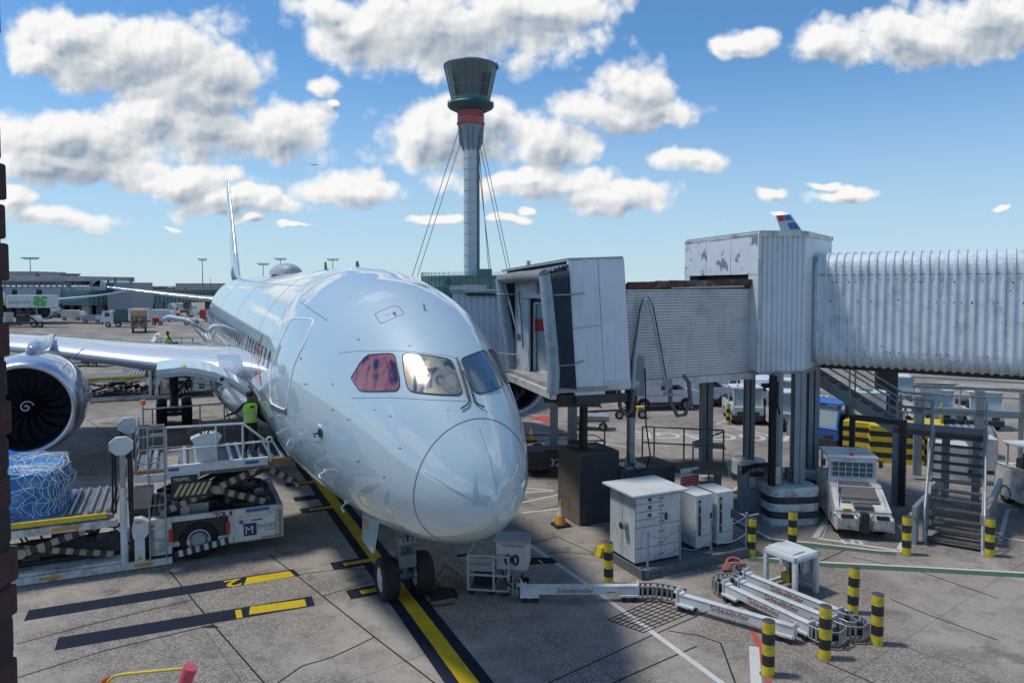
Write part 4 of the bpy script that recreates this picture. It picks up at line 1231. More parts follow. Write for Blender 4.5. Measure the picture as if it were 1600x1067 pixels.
mb = MB(); hs = [i / 12 for i in range(13)] + [1 + (i + 1) / 14 for i in range(14)]
mb.grid([[load_pt(i / 110, h) for i in range(110)] for h in hs], 0, True, True)
mb.build('plastic_cover', TARP, pal)
MB().box(-1.63, 1.63, -1.38, 1.38, -.06, 0).build('pallet', LIP, pal, .01)
MB().box(-1.35, -.95, -1.40, -1.36, .35, .75).build('load_tag', mat('tag_pale', (.6, .58, .6), .6), pal)
nm_ = MB(); rr = random.Random(11)
for i in range(34):
    a0 = i / 34 + rr.uniform(-.006, .006)
    for sg in (1, -1):
        pts = []
        for k in range(20):
            h = .03 + 1.7 * k / 19
            a = a0 + sg * .045 * (k / 19) * 2 + .010 * math.sin(k * 1.1 + i) * (1 if k > 0 else 0)
            p = load_pt(a % 1, h); c_ = Vector((0, 0, .5)); pts.append(p + (p - c_).normalized() * (.02 + .03 * abs(math.sin(k * 1.7 + i))))
        nm_.tube(pts, .008, 5)
for h in (.35, .7, .98, 1.1, 1.3, 1.5):
    pts = []
    for k in range(90):
        p = load_pt(k / 90, h + .03 * math.sin(k * .9)); pts.append(p + (p - Vector((0, 0, .5))).normalized() * .03)
    nm_.tube(pts, .009, 5, 0, True)
for i in range(40):     # bunched knots along the upper edge
    p = load_pt(rr.random(), rr.uniform(.85, 1.08)); pts = [p + Vector((rr.uniform(-.12, .12), rr.uniform(-.12, .12), rr.uniform(-.1, .08))) + (p - Vector((0, 0, .5))).normalized() * .05 for _ in range(4)]
    nm_.tube(pts, .010, 5)
nm_.build('cargo_net', NET, pal)


# ================================================================== PEOPLE
def person(label, loc, rz, arms, lean=0.0, vestc=None, group=None):
    t = thing('person', label, 'person', loc, rz)
    me = bpy.data.meshes.new('body')
    sx_ = lean
    J = {'pel': (0, 0, .96, .15), 'wst': (0, sx_ * .3, 1.10, .135), 'chs': (0, sx_ * .7, 1.33, .165), 'nk': (0, sx_, 1.50, .06), 'hd': (0, sx_ * 1.15, 1.60, .085), 'hd2': (0, sx_ * 1.2, 1.70, .095), 'hd3': (0, sx_ * 1.2, 1.76, .06),
         'nose': (0, sx_ * 1.2 + .10, 1.65, .022),
         'hl': (-.10, 0, .90, .10), 'kl': (-.13, .03, .50, .065), 'al': (-.14, -.02, .10, .045), 'fl': (-.15, .14, .045, .042),
         'hr': (.10, 0, .90, .10), 'kr': (.14, .02, .50, .065), 'ar': (.16, -.02, .10, .045), 'fr': (.17, .14, .045, .042),
         'sl': (-.19, sx_ * .85, 1.42, .065), 'sr': (.19, sx_ * .85, 1.42, .065)}
    for sd_, (e, w) in zip('lr', arms):
        J['e' + sd_] = (*e, .045); J['w' + sd_] = (*w, .032)
        E_ = Vector(e); W_ = Vector(w); d = (W_ - E_).normalized()
        J['p' + sd_] = (*(W_ + d * .07), .034)
        side = d.cross(Vector((0, 0, 1))); side = side.normalized() if side.length > .1 else Vector((1, 0, 0))
        for k in range(4):
            b0 = W_ + d * .10 + side * (k - 1.5) * .021
            J['f%s%d' % (sd_, k)] = (*b0, .010); J['g%s%d' % (sd_, k)] = (*(b0 + d * (.045 + .008 * (1 - abs(k - 1.5))) + Vector((0, 0, -.03))), .008)
        J['t' + sd_] = (*(W_ + d * .04 + side * .045), .011); J['u' + sd_] = (*(W_ + d * .08 + side * .06 + Vector((0, 0, -.01))), .009)
    E = [('pel', 'wst'), ('wst', 'chs'), ('chs', 'nk'), ('nk', 'hd'), ('hd', 'hd2'), ('hd2', 'hd3'), ('hd', 'nose')]
    for q_ in 'lr':
        E += [('pel', 'h' + q_), ('h' + q_, 'k' + q_), ('k' + q_, 'a' + q_), ('a' + q_, 'f' + q_), ('chs', 's' + q_), ('s' + q_, 'e' + q_), ('e' + q_, 'w' + q_), ('w' + q_, 'p' + q_), ('w' + q_, 't' + q_), ('t' + q_, 'u' + q_)]
        for k in range(4): E += [('p' + q_, 'f%s%d' % (q_, k)), ('f%s%d' % (q_, k), 'g%s%d' % (q_, k))]
    ks = list(J); ix = {k: i for i, k in enumerate(ks)}
    me.from_pydata([J[k][:3] for k in ks], [(ix[a], ix[c]) for a, c in E], [])
    o = bpy.data.objects.new('body', me); COL.objects.link(o); o.parent = t
    o.modifiers.new('skin', 'SKIN'); sk = me.skin_vertices[0].data if me.skin_vertices else None
    if sk is None: sk = me.attributes and me.skin_vertices.new().data
    for k in ks:
        r = J[k][3]; sk[ix[k]].radius = (r, r)
    sk[ix['pel']].use_root = True
    ss = o.modifiers.new('sub', 'SUBSURF'); ss.levels = 2; ss.render_levels = 2
    # material by height: skin on the head and hands, dark cloth elsewhere
    m = bpy.data.materials.get('worker_body')
    if not m:
        m = bpy.data.materials.new('worker_body'); m.use_nodes = True; bb = NB(m.node_tree); p = m.node_tree.nodes['Principled BSDF']
        tcx = bb.n('ShaderNodeTexCoord'); sp = bb.n('ShaderNodeSeparateXYZ'); bb.set(sp.inputs[0], tcx.outputs['Object'])
        bb.set(p.inputs['Base Color'], bb.mixc(bb.ramp(sp.outputs[2], 1.50, 1.51), (.012, .014, .022, 1), (.16, .09, .06, 1))); p.inputs['Roughness'].default_value = .8
    me.materials.append(m)
    # vest
    v = MB(); prof = [(.90, .20, .145), (1.0, .195, .145), (1.1, .19, .14), (1.22, .21, .155), (1.34, .225, .165), (1.42, .215, .15), (1.475, .13, .10)]
    for z, a, c2 in prof: pass
    rows = [[Vector((a * math.cos(q_), c2 * math.sin(q_) + sx_ * (z - .95) / .55, z)) for q_ in [2 * PI * k / 28 for k in range(28)]] for z, a, c2 in prof]
    v.grid(rows, 0, True, True)
    vo = v.build('vest', mat('hi_vis_lime', (.42, .75, .02), .6, var=.15, dscale=8), t)
    sm_ = mat('reflective_silver', (.5, .52, .5), .4)
    for z0, z1 in ((.98, 1.03), (1.10, 1.15)):
        rows = [[Vector(((a + .005) * math.cos(q_), (c2 + .005) * math.sin(q_) + sx_ * (z - .95) / .55, z)) for q_ in [2 * PI * k / 28 for k in range(28)]] for z, a, c2 in ((z0, .197, .147), (z1, .193, .144))]
        MB().grid(rows, 0, True, True).build('reflective_band', sm_, vo)
    for x in (-.11, .11):
        pts = [(x, -.155 + sx_ * (z - .95) / .55, z) for z in (1.15, 1.25, 1.35, 1.42)]
        MB().add([Vector(p) + Vector((d_, -.012, 0)) for p in pts for d_ in (-.025, .025)], [(0, 1, 3, 2), (2, 3, 5, 4), (4, 5, 7, 6)]).build('reflective_band', sm_, vo)
    MB().box(-.05, .05, -.178 + sx_ * .7, -.168 + sx_ * .7, 1.33, 1.40).build('back_badge', NAVY, vo)
    MB().lathe([(0, .02), (.05, .015), (.085, -.02), (.103, -.08), (.10, -.14)], 20).build('hair', HAIR, t).location = (0, sx_ * 1.2 - .012, 1.795)
    return t


pl_ = LM @ Vector((5.62, 1.35, 2.50))
person('person in lime vest and dark clothes on the loader deck by the fuselage', pl_, LA + R(15), [((-.36, .12, 1.22), (-.54, .26, 1.13)), ((.27, .08, 1.16), (.24, .26, 1.0))], .03)
L2 = Matrix.Translation(Vector(LO) + off) @ Matrix.Rotation(LA, 4, 'Z')
p2 = L2 @ Vector((3.1, 2.3, 2.46))
person('person in lime vest leaning over beyond the wing, on the far loader', p2, LA + R(-60), [((-.30, .30, 1.10), (-.25, .5, .95)), ((.30, .28, 1.1), (.22, .5, .98))], .16)


# ================================================================== JET BRIDGE
def fence_rail(mb, pts, z0, z1, r=.025, n_mid=1, posts=None):
    """railing between ground points; pts are 3-D base points"""
    for p in pts: mb.tube([(p[0], p[1], p[2]), (p[0], p[1], p[2] + z1)], r)
    for k in range(n_mid + 1):
        h = z1 * (k + 1) / (n_mid + 1)
        mb.tube([(p[0], p[1], p[2] + h) for p in pts], r)


jb = thing('jet_bridge', 'white boarding bridge with an open padded cab facing the airliner nose', 'jet bridge', (3.4, 20.6, 0), 0)
JO = Vector((3.4, 20.6, 0))


def J(x, y, z=0.0): return Vector((x, y, z)) - JO


# cab: plan corners near-right A, near-left B, far-left C, far-right D
cA, cB, cC, cD = (3.38, 20.5), (1.78, 19.98), (.05, 24.9), (1.75, 25.5)
tilt = Vector((-.22, .0, 0))          # the cab leans a little
zb_, zt_ = 4.45, 8.12


def wallp(mb, a, c, z0, z1, th=.08, m=0, tl=True):
    a0 = J(*a, z0); c0 = J(*c, z0); o1 = Vector((0, 0, z1 - z0)) + (tilt * (z1 - z0) / 3.7 if tl else Vector())
    d = (c0 - a0).normalized(); n = Vector((d.y, -d.x, 0)) * th
    mb.prism([a0, c0, c0 + o1, a0 + o1], -n, m)


mb = MB(); wallp(mb, (1.78, 19.98), (2.62, 20.25), zb_ - .12, zt_, .1); wallp(mb, (2.62, 20.25), (3.38, 20.5), zb_ + .25, zt_ + .02, .1)
sidew = mb.build('cab_side', mat('cab_white', (.62, .68, .75), .45, dirt=.22, dcol=(.3, .3, .3), dscale=.9, streak=.25), jb, .01)
mb = MB(); wallp(mb, (2.62, 20.24), (3.40, 20.49), zb_ + .02, zb_ + .25, .12); mb.build('side_skirt', WHITE, jb, .01)
mb = MB(); mb.beam(J(1.80, 19.97, 6.2) + tilt * .47, J(2.62, 20.23, 6.28) + tilt * .47, .012, .015)
for z in (5.2, 7.15): mb.tube([J(1.15, 19.72, z - .02), J(1.7, 19.88, z), J(2.0, 19.98, z + .03 + (.08 if z < 6 else 0))], .022)
mb.build('canopy_strap', STEEL_L, jb)
mb = MB(); wallp(mb, cD, cA, zb_, zt_, -.1); wallp(mb, cC, cD, zb_, zt_ - .2, .08); mb.build('cab_back', CLAD, jb)
# roof
mb = MB()
rt_ = [J(*p, z) + tilt for p, z in ((cA, 8.15), (cB, 8.08), ((-.15, 25.0), 7.86), (cD, 8.0))]
mb.prism([p for p in rt_], (0, 0, .07)); mb.build('cab_roof', STEEL_L, jb, .01)
rb_ = MB();  rb_.cyl(J(.55, 24.2, 7.9), J(.55, 24.2, 8.22), .05, .07, 12)
rb_.build('roof_beacon', BEIGE, jb)
# floor
mb = MB(); mb.prism([J(*cA, 4.42), J(1.2, 19.75, 4.42), J(-.1, 24.4, 4.42), J(*cD, 4.42)], (0, 0, .14)); mb.build('cab_floor', mat('cab_floor', (.34, .34, .33), .6, dirt=.5), jb)
mb = MB(); mb.beam(J(1.15, 19.75, 4.36), J(-.12, 24.4, 4.30), .16, .22); mb.build('floor_bumper', WHITE_D, jb)
mb = MB()
for i in range(9):
    t = i / 8; p = J(*cB, 4.2).lerp(J(*cC, 4.2), t); mb.beam(p, p + Vector((1.5, .5, 0)), .08, .25)
mb.cbox(J(1.9, 20.6, 4.15), (1.2, .9, .35)); mb.cbox(J(1.3, 21.6, 4.1), (.7, .7, .35)); mb.build('underframe', DARK, jb)
# interior: lining walls, doorway recess, inner door
mb = MB()
mb.prism([J(.1, 24.4, 6.98), J(1.55, 20.35, 7.0), J(1.55, 20.35, 7.75), J(.1, 24.4, 7.6)], (.06, .02, 0))
mb.prism([J(.1, 24.4, 4.56), J(.55, 23.6, 4.56), J(.55, 23.6, 7.6), J(.1, 24.4, 7.6)], (.06, .03, 0)); mb.build('inner_lining', INSIDE, jb)
mb = MB(); wallp(mb, (.50, 24.3), (1.45, 22.8), 4.5, 7.3, .05, 0, False); wallp(mb, (1.45, 22.8), (2.2, 23.2), 4.5, 7.5, .05, 0, False); wallp(mb, (2.2, 23.2), (3.1, 21.0), 4.5, 7.7, .05, 0, False); mb.build('inner_wall', mat('inner_grey', (.28, .32, .36), .6, dirt=.2), jb)
door = MB(); dA, dB = Vector(J(.80, 23.75, 4.56)), Vector(J(1.32, 22.95, 4.56)); dz = Vector((0, 0, 2.25)); nn = Vector((-.9, -.35, 0)).normalized() * .06
for p in (dA, dB): door.beam(p + nn, p + dz + nn, .09, .09)
door.beam(dA + nn, dB + nn, .09, .09); door.beam(dA + dz + nn, dB + dz + nn, .09, .09); dr_ = door.build('inner_door', WHITE, jb, .005)
e = (dB - dA)
MB().prism([dA + e * .1 + nn * .5, dA + e * .9 + nn * .5, dA + e * .9 + dz * .97 + nn * .5, dA + e * .1 + dz * .97 + nn * .5], nn * .2).build('door_glass', PANE, dr_)
MB().prism([dA + e * .05 + dz * .60 + nn * 1.2, dA + e * .95 + dz * .60 + nn * 1.2, dA + e * .95 + dz * .77 + nn * 1.2, dA + e * .05 + dz * .77 + nn * 1.2], nn * .1).build('red_band', RED, dr_)
MB().cbox(J(.75, 22.3, 7.3), (.12, .35, .28), 0, R(20)).build('floodlight', GREYP, jb)
# canopy: bellows and foam posts
bel = MB(); nf = 9
for i in range(nf):
    f = i / nf; f2_ = (i + .5) / nf
    for (ff, off_) in ((f, .0), (f2_, .10)): pass
rows = []
near0, near1 = J(1.80, 19.98), J(1.12, 19.76)
for i in range(nf * 2 + 1):
    f = i / (nf * 2); p = near0.lerp(near1, f) + Vector((.10, -.30, 0)) * (.35 if i % 2 else 0)
    rows.append([p + Vector((0, 0, 4.5 + .1 * f)) + Vector((0, 0, 0)), p + Vector((0, 0, 6.1)) + tilt * .5, p + Vector((0, 0, 7.82 - .12 * f)) + tilt * .95])
bel.grid(rows, 0, False)
rows = []
far0, far1 = J(.25, 25.0), J(-.12, 24.5)
for i in range(nf * 2 + 1):
    f = i / (nf * 2); p = far0.lerp(far1, f) + Vector((.3, .12, 0)) * (.3 if i % 2 else 0)
    rows.append([p + Vector((0, 0, 4.9 - .4 * f)), p + Vector((0, 0, 6.1)) + tilt * .5, p + Vector((0, 0, 7.7 - .1 * f)) + tilt * .95])
bel.grid(rows, 0, False)
rows = []
for i in range(13):
    f = i / 12; rows.append([near0.lerp(near1, f) + Vector((0, 0, 7.95 - .2 * f + (.05 if i % 2 else 0))) + tilt, far0.lerp(far1, f) + Vector((0, 0, 7.82 - .2 * f + (.05 if i % 2 else 0))) + tilt])
bel.grid(rows, 0, False)
bel.build('bellows', BELLOW, jb)
MB().tube([near1 + Vector((0, 0, 4.42)), near1 + Vector((.03, -.02, 5.0)), near1 + Vector((-.03, 0, 5.8)), near1 + tilt * .8 + Vector((0, 0, 7.2)), near1 + tilt + Vector((0, 0, 7.66))], .17, 14).build('foam_post', FOAM, jb)
MB().tube([far1 + Vector((0.1, 0, 4.5)), far1 + Vector((.05, 0, 5.4)), far1 + tilt * .7 + Vector((0, 0, 6.6)), far1 + tilt * 1.2 + Vector((0, 0, 7.62))], .19, 14).build('foam_post', FOAM, jb)
MB().tube([near1 + tilt + Vector((0, 0, 7.66)), near1.lerp(far1, .5) + tilt * 1.1 + Vector((0, 0, 7.66)), far1 + tilt * 1.2 + Vector((0, 0, 7.60))], .17, 12).build('canopy_head', mat('worn_brown_foam', (.18, .18, .18), .8, dirt=.6, dcol=(.35, .36, .36), dscale=8), jb)
mb = MB(); rr = random.Random(2)
for i in range(26):
    p = far1 + Vector((rr.uniform(-.12, .55), rr.uniform(-.5, .3), 4.95)); mb.tube([p, p + Vector((rr.uniform(-.1, .1), rr.uniform(-.1, .1), -.42))], .012, 4)
mb.build('bristle_skirt', GREYP, jb)
mb = MB(); mb.tube([J(-.25, 24.2, 7.5), J(.2, 23.6, 5.75)], .03); mb.cbox(J(.25, 23.55, 5.7), (.16, .16, .22)); mb.tube([J(-.55, 24.3, 7.1), J(.25, 23.9, 7.1)], .02); mb.tube([J(-.45, 24.3, 5.1), J(.3, 23.7, 5.1)], .02)
mb.tube([J(.2, 23.2, 7.2), J(.35, 22.9, 5.4)], .04)
mb.build('canopy_linkage', GREYP, jb)
# sliding tunnel with horizontal ribs
tA, tB = (3.30, 20.75), (7.72, 22.95)
tn = (Vector((tB[0] - tA[0], tB[1] - tA[1], 0))).normalized(); tv = Vector((-tn.y, tn.x, 0))
mb = MB(); mb.corr(J(*tA), J(*tB), 4.62, 7.28, .085, .011, 0, True)
mb.prism([J(*tA, 4.62), J(*tB, 4.62), J(*tB, 7.28), J(*tA, 7.28)], tv * .05)
mb.build('sliding_tunnel', mat('tunnel_sheet', (.66, .69, .69), .5, dirt=.45, dcol=(.22, .19, .15), dscale=.9, streak=.2), jb)
q0, q1 = J(*tA), J(*tB)
mb = MB(); mb.prism([q0 + tv * 2.9 + Vector((0, 0, 4.62)), q1 + tv * 2.9 + Vector((0, 0, 4.62)), q1 + tv * 2.9 + Vector((0, 0, 7.28)), q0 + tv * 2.9 + Vector((0, 0, 7.28))], tv * .05)
mb.prism([q0 + Vector((0, 0, 4.5)), q1 + Vector((0, 0, 4.5)), q1 + tv * 2.9 + Vector((0, 0, 4.5)), q0 + tv * 2.9 + Vector((0, 0, 4.5))], (0, 0, .12))
mb.build('tunnel_floor', STEEL, jb)
mb = MB(); mb.beam(q0 + Vector((0, 0, 4.52)) - tv * .03, q1 + Vector((0, 0, 4.52)) - tv * .03, .12, .2); mb.build('tunnel_sill', WHITE_D, jb)
mb = MB(); mb.beam(q0.lerp(q1, .32) + Vector((0, 0, 7.38)) - tv * .03, q0.lerp(q1, .9) + Vector((0, 0, 7.42)) - tv * .03, .06, .16); mb.build('gutter', WHITE_D, jb)
mb = MB(); mb.prism([q0 + Vector((0, 0, 7.3)), q1 + Vector((0, 0, 7.3)), q1 + tv * 3 + Vector((0, 0, 7.3)), q0 + tv * 3 + Vector((0, 0, 7.3))], (0, 0, .14))
mb.beam(q0 + Vector((0, 0, 7.40)) - tv * .05, q0.lerp(q1, .98) + Vector((0, 0, 7.5)) - tv * .05, .10, .18)
rr = random.Random(4)
for i in range(60):
    p = q0.lerp(q1, .3 + .68 * rr.random()) + Vector((0, 0, 7.50)) + tv * rr.uniform(-.05, .5); mb.cbox(p, (rr.uniform(.08, .35), rr.uniform(.05, .2), rr.uniform(.03, .10)), 0, rr.uniform(.2, .7))
mb.build('rusty_roof', RUST, jb)
# rotunda housing
rp = [(7.72, 22.45), (9.20, 22.62), (11.2, 25.3), (9.3, 28.3), (6.55, 27.2)]
mb = MB(); mb.corr(J(rp[0][0], rp[0][1]), J(*rp[1]), 4.72, 9.0, .16, .045, 0)
mb.prism([J(rp[1][0], rp[1][1], 4.72), J(rp[2][0], rp[2][1], 4.72), J(rp[2][0], rp[2][1], 9.05), J(rp[1][0], rp[1][1], 9.05)], (-.05, .03, 0))
mb.prism([J(*rp[2], 4.72), J(*rp[3], 4.72), J(*rp[3], 9.0), J(*rp[2], 9.0)], (-.05, 0, 0)); mb.prism([J(*rp[3], 4.72), J(*rp[4], 4.72), J(*rp[4], 9.0), J(*rp[3], 9.0)], (0, -.05, 0))
mb.build('rotunda_wall', CLAD, jb)
mb = MB(); a_, b_ = J(*rp[4]), J(*rp[0]); dd_ = (b_ - a_).normalized(); nn_ = Vector((dd_.y, -dd_.x, 0))
for k in range(3):
    f0, f1_ = k / 3 + .002, (k + 1) / 3 - .004
    p0, p1 = a_.lerp(b_, f0), a_.lerp(b_, f1_); mb.prism([p0 + Vector((0, 0, 7.75)), p1 + Vector((0, 0, 7.75)), p1 + Vector((0, 0, 9.0)), p0 + Vector((0, 0, 9.0))], nn_ * .05)
mb.build('peeling_panel', PEEL, jb, .004)
mb = MB(); p0 = b_.lerp(a_, .0) - nn_ * .0; mb.prism([b_ + Vector((0, 0, 4.72)), b_.lerp(a_, .12) + Vector((0, 0, 4.72)), b_.lerp(a_, .12) + Vector((0, 0, 7.75)), b_ + Vector((0, 0, 7.75))], nn_ * .04)
mb.prism([a_ + Vector((0, 0, 4.72)), a_.lerp(b_, .08) + Vector((0, 0, 4.72)), a_.lerp(b_, .08) + Vector((0, 0, 7.75)), a_ + Vector((0, 0, 7.75))], nn_ * .04)
mb.build('rotunda_jamb', CLAD, jb)
mb = MB(); mb.prism([J(*p, 9.0) for p in rp], (0, 0, .10)); mb.cut(); mb.prism([J(*p, 4.60) for p in rp], (0, 0, .12)); mb.build('rotunda_cap', STEEL_L, jb)
mb = MB(); mb.prism([J(*p, 8.92) + Vector(d_) for p, d_ in ((rp[0], (-.06, -.09, 0)), (rp[1], (.06, -.09, 0)), (rp[1], (.06, 0, 0)), (rp[0], (-.06, 0, 0)))], (0, 0, .16))
mb.beam(J(rp[0][0], rp[0][1], 8.99), J(rp[4][0], rp[4][1], 8.99), .1, .14); mb.beam(J(*rp[1], 8.99), J(*rp[2], 9.02), .1, .14)
mb.beam(J(rp[0][0] - .03, rp[0][1] - .03, 4.7), J(rp[0][0] - .03, rp[0][1] - .03, 9.0), .09, .09); mb.build('cap_trim', WHITE_D, jb)
# inner dark portal behind the tunnel
mb = MB(); mb.prism([a_ + Vector((.5, 0, 4.74)), b_ + Vector((.3, .4, 4.74)), b_ + Vector((.3, .4, 7.7)), a_ + Vector((.5, 0, 7.7))], (.04, 0, 0)); mb.build('portal', DARK, jb)
# fixed ribbed tunnel
FT = thing('fixed_walkway', 'long white ribbed boarding walkway running off the right edge', 'walkway', (9.73, 23.3, 0), R(-35))
sec = []
Wd, z0_, z1_, rc = 3.0, 4.82, 8.42, .55
for cx_, cz_, a0 in ((rc, z0_ + rc, 180), (Wd - rc, z0_ + rc, 270), (Wd - rc, z1_ - rc, 0), (rc, z1_ - rc, 90)):
    for k in range(7):
        a = R(a0 + 15 * k); sec.append((cx_ + rc * math.cos(a), cz_ + rc * math.sin(a)))
cy_, czc = Wd / 2, (z0_ + z1_) / 2
rows = []; per = .235; nrib = 56
for i in range(nrib):
    for f, o_ in ((0, 0), (.45, 0), (.56, 1), (.82, 1), (.93, 0)):
        x = (i + f) * per; k = 1 + o_ * .022
        rows.append([Vector((x, cy_ + (y - cy_) * (1 + o_ * .035), czc + (z - czc) * k)) for y, z in sec])
mb = MB(); mb.grid(rows, 0, False, True); mb.build('ribbed_shell', CLAD_OLD, FT)
MB().box(-.12, .06, .0, Wd, z0_ + .1, z1_ - .1).build('end_collar', STEEL, FT)
mb = MB(); mb.box(.1, 13, -.045, -.03, 7.72, 7.735); mb.build('shell_seam', RIMM, FT)
rr = random.Random(8); mb = MB()
for i in range(90):
    x, z = rr.uniform(.2, 8), rr.choice((7.5, 7.5, 6.9, 5.35, rr.uniform(5.3, 8.0))); mb.cbox((x, -.048, z), (rr.uniform(.012, .04), .02, rr.uniform(.012, .05)))
mb.build('shell_rivet', DARK, FT)
mb = MB()
for x in (1.5, 5.0, 8.5, 12): mb.box(x, x + .2, .8, 2.2, 4.66, 4.85)
mb.box(0, 13, 1.3, 1.6, 4.6, 4.84); mb.build('walkway_beam', DARK, FT)
# second bridge behind
b2_ = thing('rear_jet_bridge', 'ribbed white boarding bridge behind the padded cab, mostly hidden by the airliner', 'jet bridge', (-2.3, 27.8, 0), 0)
mb = MB(); mb.corr((0, 0), (9.0, .3), 3.9, 7.10, .24, .05, 0); mb.box(0, 9, .05, 2.9, 3.85, 3.9); mb.box(0, .05, .05, 2.9, 3.9, 7.1); mb.build('bridge_wall', CLAD, b2_)
mb = MB(); mb.box(-.1, 9, -.12, 3.0, 7.10, 7.22); mb.build('bridge_roof', STEEL_L, b2_)
mb = MB(); mb.box(.5, 1.3, -.3, .0, 7.15, 7.42); mb.box(-.1, .5, -.2, 1, 7.22, 7.4); mb.build('roof_box', WHITE_D, b2_)
mb = MB(); mb.box(.55, 9, -.14, -.06, 7.0, 7.10); mb.build('dark_gutter', DARK, b2_)
mb = MB(); mb.box(3.8, 4.1, .2, .5, .9, 3.9); mb.box(4.5, 4.85, .2, .5, .9, 3.9); mb.box(3.6, 5.1, 0, .8, .8, 1.2); mb.build('lift_column', STEEL, b2_)
for y in (-.1, 1.1):
    for x in (3.35, 5.1): wheel((x, y, .5), .5, .4, b2_, axis='Y', rimm=DARK)
mb = MB(); mb.box(2.9, 5.6, -.35, .8, .30, 1.0); mb.cbox((4.75, -.15, 1.2), (.5, .06, .45)); bg_ = mb.build('bogie', DARK, b2_)
text_mesh('6', .5, XZ(4.68, -.19, 1.03), 'bridge_number', BLK, bg_, .004, bold=.01)
text_mesh('32R', .42, XZ(3.75, -.36, .45), 'bridge_code', WHITE, bg_, .004)
mb = MB()
for z in (.12, .42, 1.25):
    mb.tube([(2.7, -.5, z), (5.7, -.5, z), (6.0, .3, z), (5.7, 1.6, z), (2.7, 1.6, z), (2.4, .3, z)], .022, 6, 0, True)
for x in (2.7, 4.2, 5.7): mb.tube([(x, -.5, .1), (x, -.5, 1.25)], .02)
mb.build('guard_hoop', DARK, b2_)

# ------------------------------------------------------------------ columns, bases
def banded(mb, r, z1, bands, prof_n=40, sx=1.0):
    """round base with painted bands; bands: list of (z0,z1,matindex)"""
    for (a, c, mi) in bands:
        rr_ = [(r, a), (r, c)]
        vs = []
        for (q_, h) in rr_:
            for i in range(prof_n):
                t = 2 * PI * i / prof_n; e = .55 if sx > 1 else 1
                cx_ = abs(math.cos(t)) ** e * math.copysign(1, math.cos(t)); cy2 = abs(math.sin(t)) ** e * math.copysign(1, math.sin(t))
                vs.append((cx_ * q_ * sx, cy2 * q_, h))
        mb.add(vs, [(i, (i + 1) % prof_n, prof_n + (i + 1) % prof_n, prof_n + i) for i in range(prof_n)], mi, True)
    vs = vs[prof_n:]
    top = [(x * .94, y * .94, z1 + .03) for x, y, z in vs]
    mb.add(vs + top, [(i, (i + 1) % prof_n, prof_n + (i + 1) % prof_n, prof_n + i) for i in range(prof_n)], 0, True)
    mb.add(top, [tuple(range(prof_n))], 0)


def column(label, base, r, h, bands, cols, sx=1.0, rz=0.0, top=4.65):
    t = thing('support_column', label, 'column', (base[0], base[1], 0), rz, 'steel columns under the boarding bridge')
    mb = MB(); banded(mb, r, h, bands, sx=sx); mb.build('concrete_base', [CONC_P, CONC_B], t)
    for (x, y, w, d) in cols:
        mb = MB()
        mb.box(x - w / 2, x + w / 2, y - d / 2, y - d / 2 + .03, h, top); mb.box(x - w / 2, x + w / 2, y + d / 2 - .03, y + d / 2, h, top)
        mb.box(x - .02, x + .02, y - d / 2, y + d / 2, h, top); mb.box(x + w / 2 - .06, x + w / 2, y - d / 2 - .002, y + d / 2 + .002, h, top)
        mb.box(x - w / 2 - .05, x + w / 2 + .05, y - d / 2 - .05, y + d / 2 + .05, h, h + .04)
        mb.build('steel_post', STEEL, t)
    return t


Bn = [(0, .2, 0), (.2, .42, 1), (.42, .66, 0), (.66, .88, 1), (.88, 1.12, 0)]
c1 = column('slim grey column left of the others, on a small banded base', (6.95, 25.6), .33, .62, [(0, .18, 0), (.18, .45, 1), (.45, .62, 0)], [(0, 0, .42, .32)], top=4.5)
column('grey column on the white topped base behind the switch box', (9.05, 27.3), .62, .75, [(0, .25, 1), (.25, .75, 0)], [(0, 0, .36, .3)])
cm = column('pair of grey columns on the widest banded base, black cables on the left one', (8.75, 22.45), .52, 1.12, Bn, [(-.42, .1, .30, .3), (.32, .15, .36, .3)], 1.6, R(5))
mb = MB(); mb.box(-.72, -.55, -.2, 0, 1.15, 4.6)
mb.tube([(-.6, -.15, 4.4), (-.75, -.2, 3.9), (-.6, -.2, 3.5)], .035); mb.tube([(-.5, -.15, 4.4), (-.6, -.3, 3.8), (-.45, -.2, 3.4)], .03)
for k in range(6): mb.tube([(-.62, -.2, 2.0 - .1 * k), (-.9 - .06 * k, -.3, 1.9), (-1.3, -.2 + .05 * k, 1.75), (-1.6, -.1, 1.5 + .05 * k)], .022)
mb.build('cable_run', BLACK, cm)
MB().box(-.62, -.38, -.18, -.06, 1.2, 1.75).box(-.18, -.02, -.16, -.04, 1.35, 1.7, 1).build('junction_box', [BEIGE, DARK], cm)
column('grey column on the round banded base right of the widest base', (10.25, 24.4), .50, 1.12, Bn, [(0, 0, .36, .3)])

sb_ = thing('switch_box', 'blue grey cabinet with beige boxes and black cables beside the widest base', 'electrical cabinet', (7.45, 23.3, 0), R(-12))
MB().box(0, 1.6, 0, .8, 0, 1.35).build('cabinet_body', STEEL, sb_, .01)
MB().box(.28, .5, -.1, 0, .85, 1.2).box(.52, .95, -.14, 0, .8, 1.08).build('beige_socket', BEIGE, sb_, .01)
mb = MB()
for k in range(7): mb.tube([(.3 + .06 * k, -.08, 1.2), (.35 + .1 * k, -.2, 1.5 + .03 * k), (.9 + .05 * k, -.1, 1.6), (1.3, 0, 1.45)], .018)
mb.build('cable', BLACK, sb_)

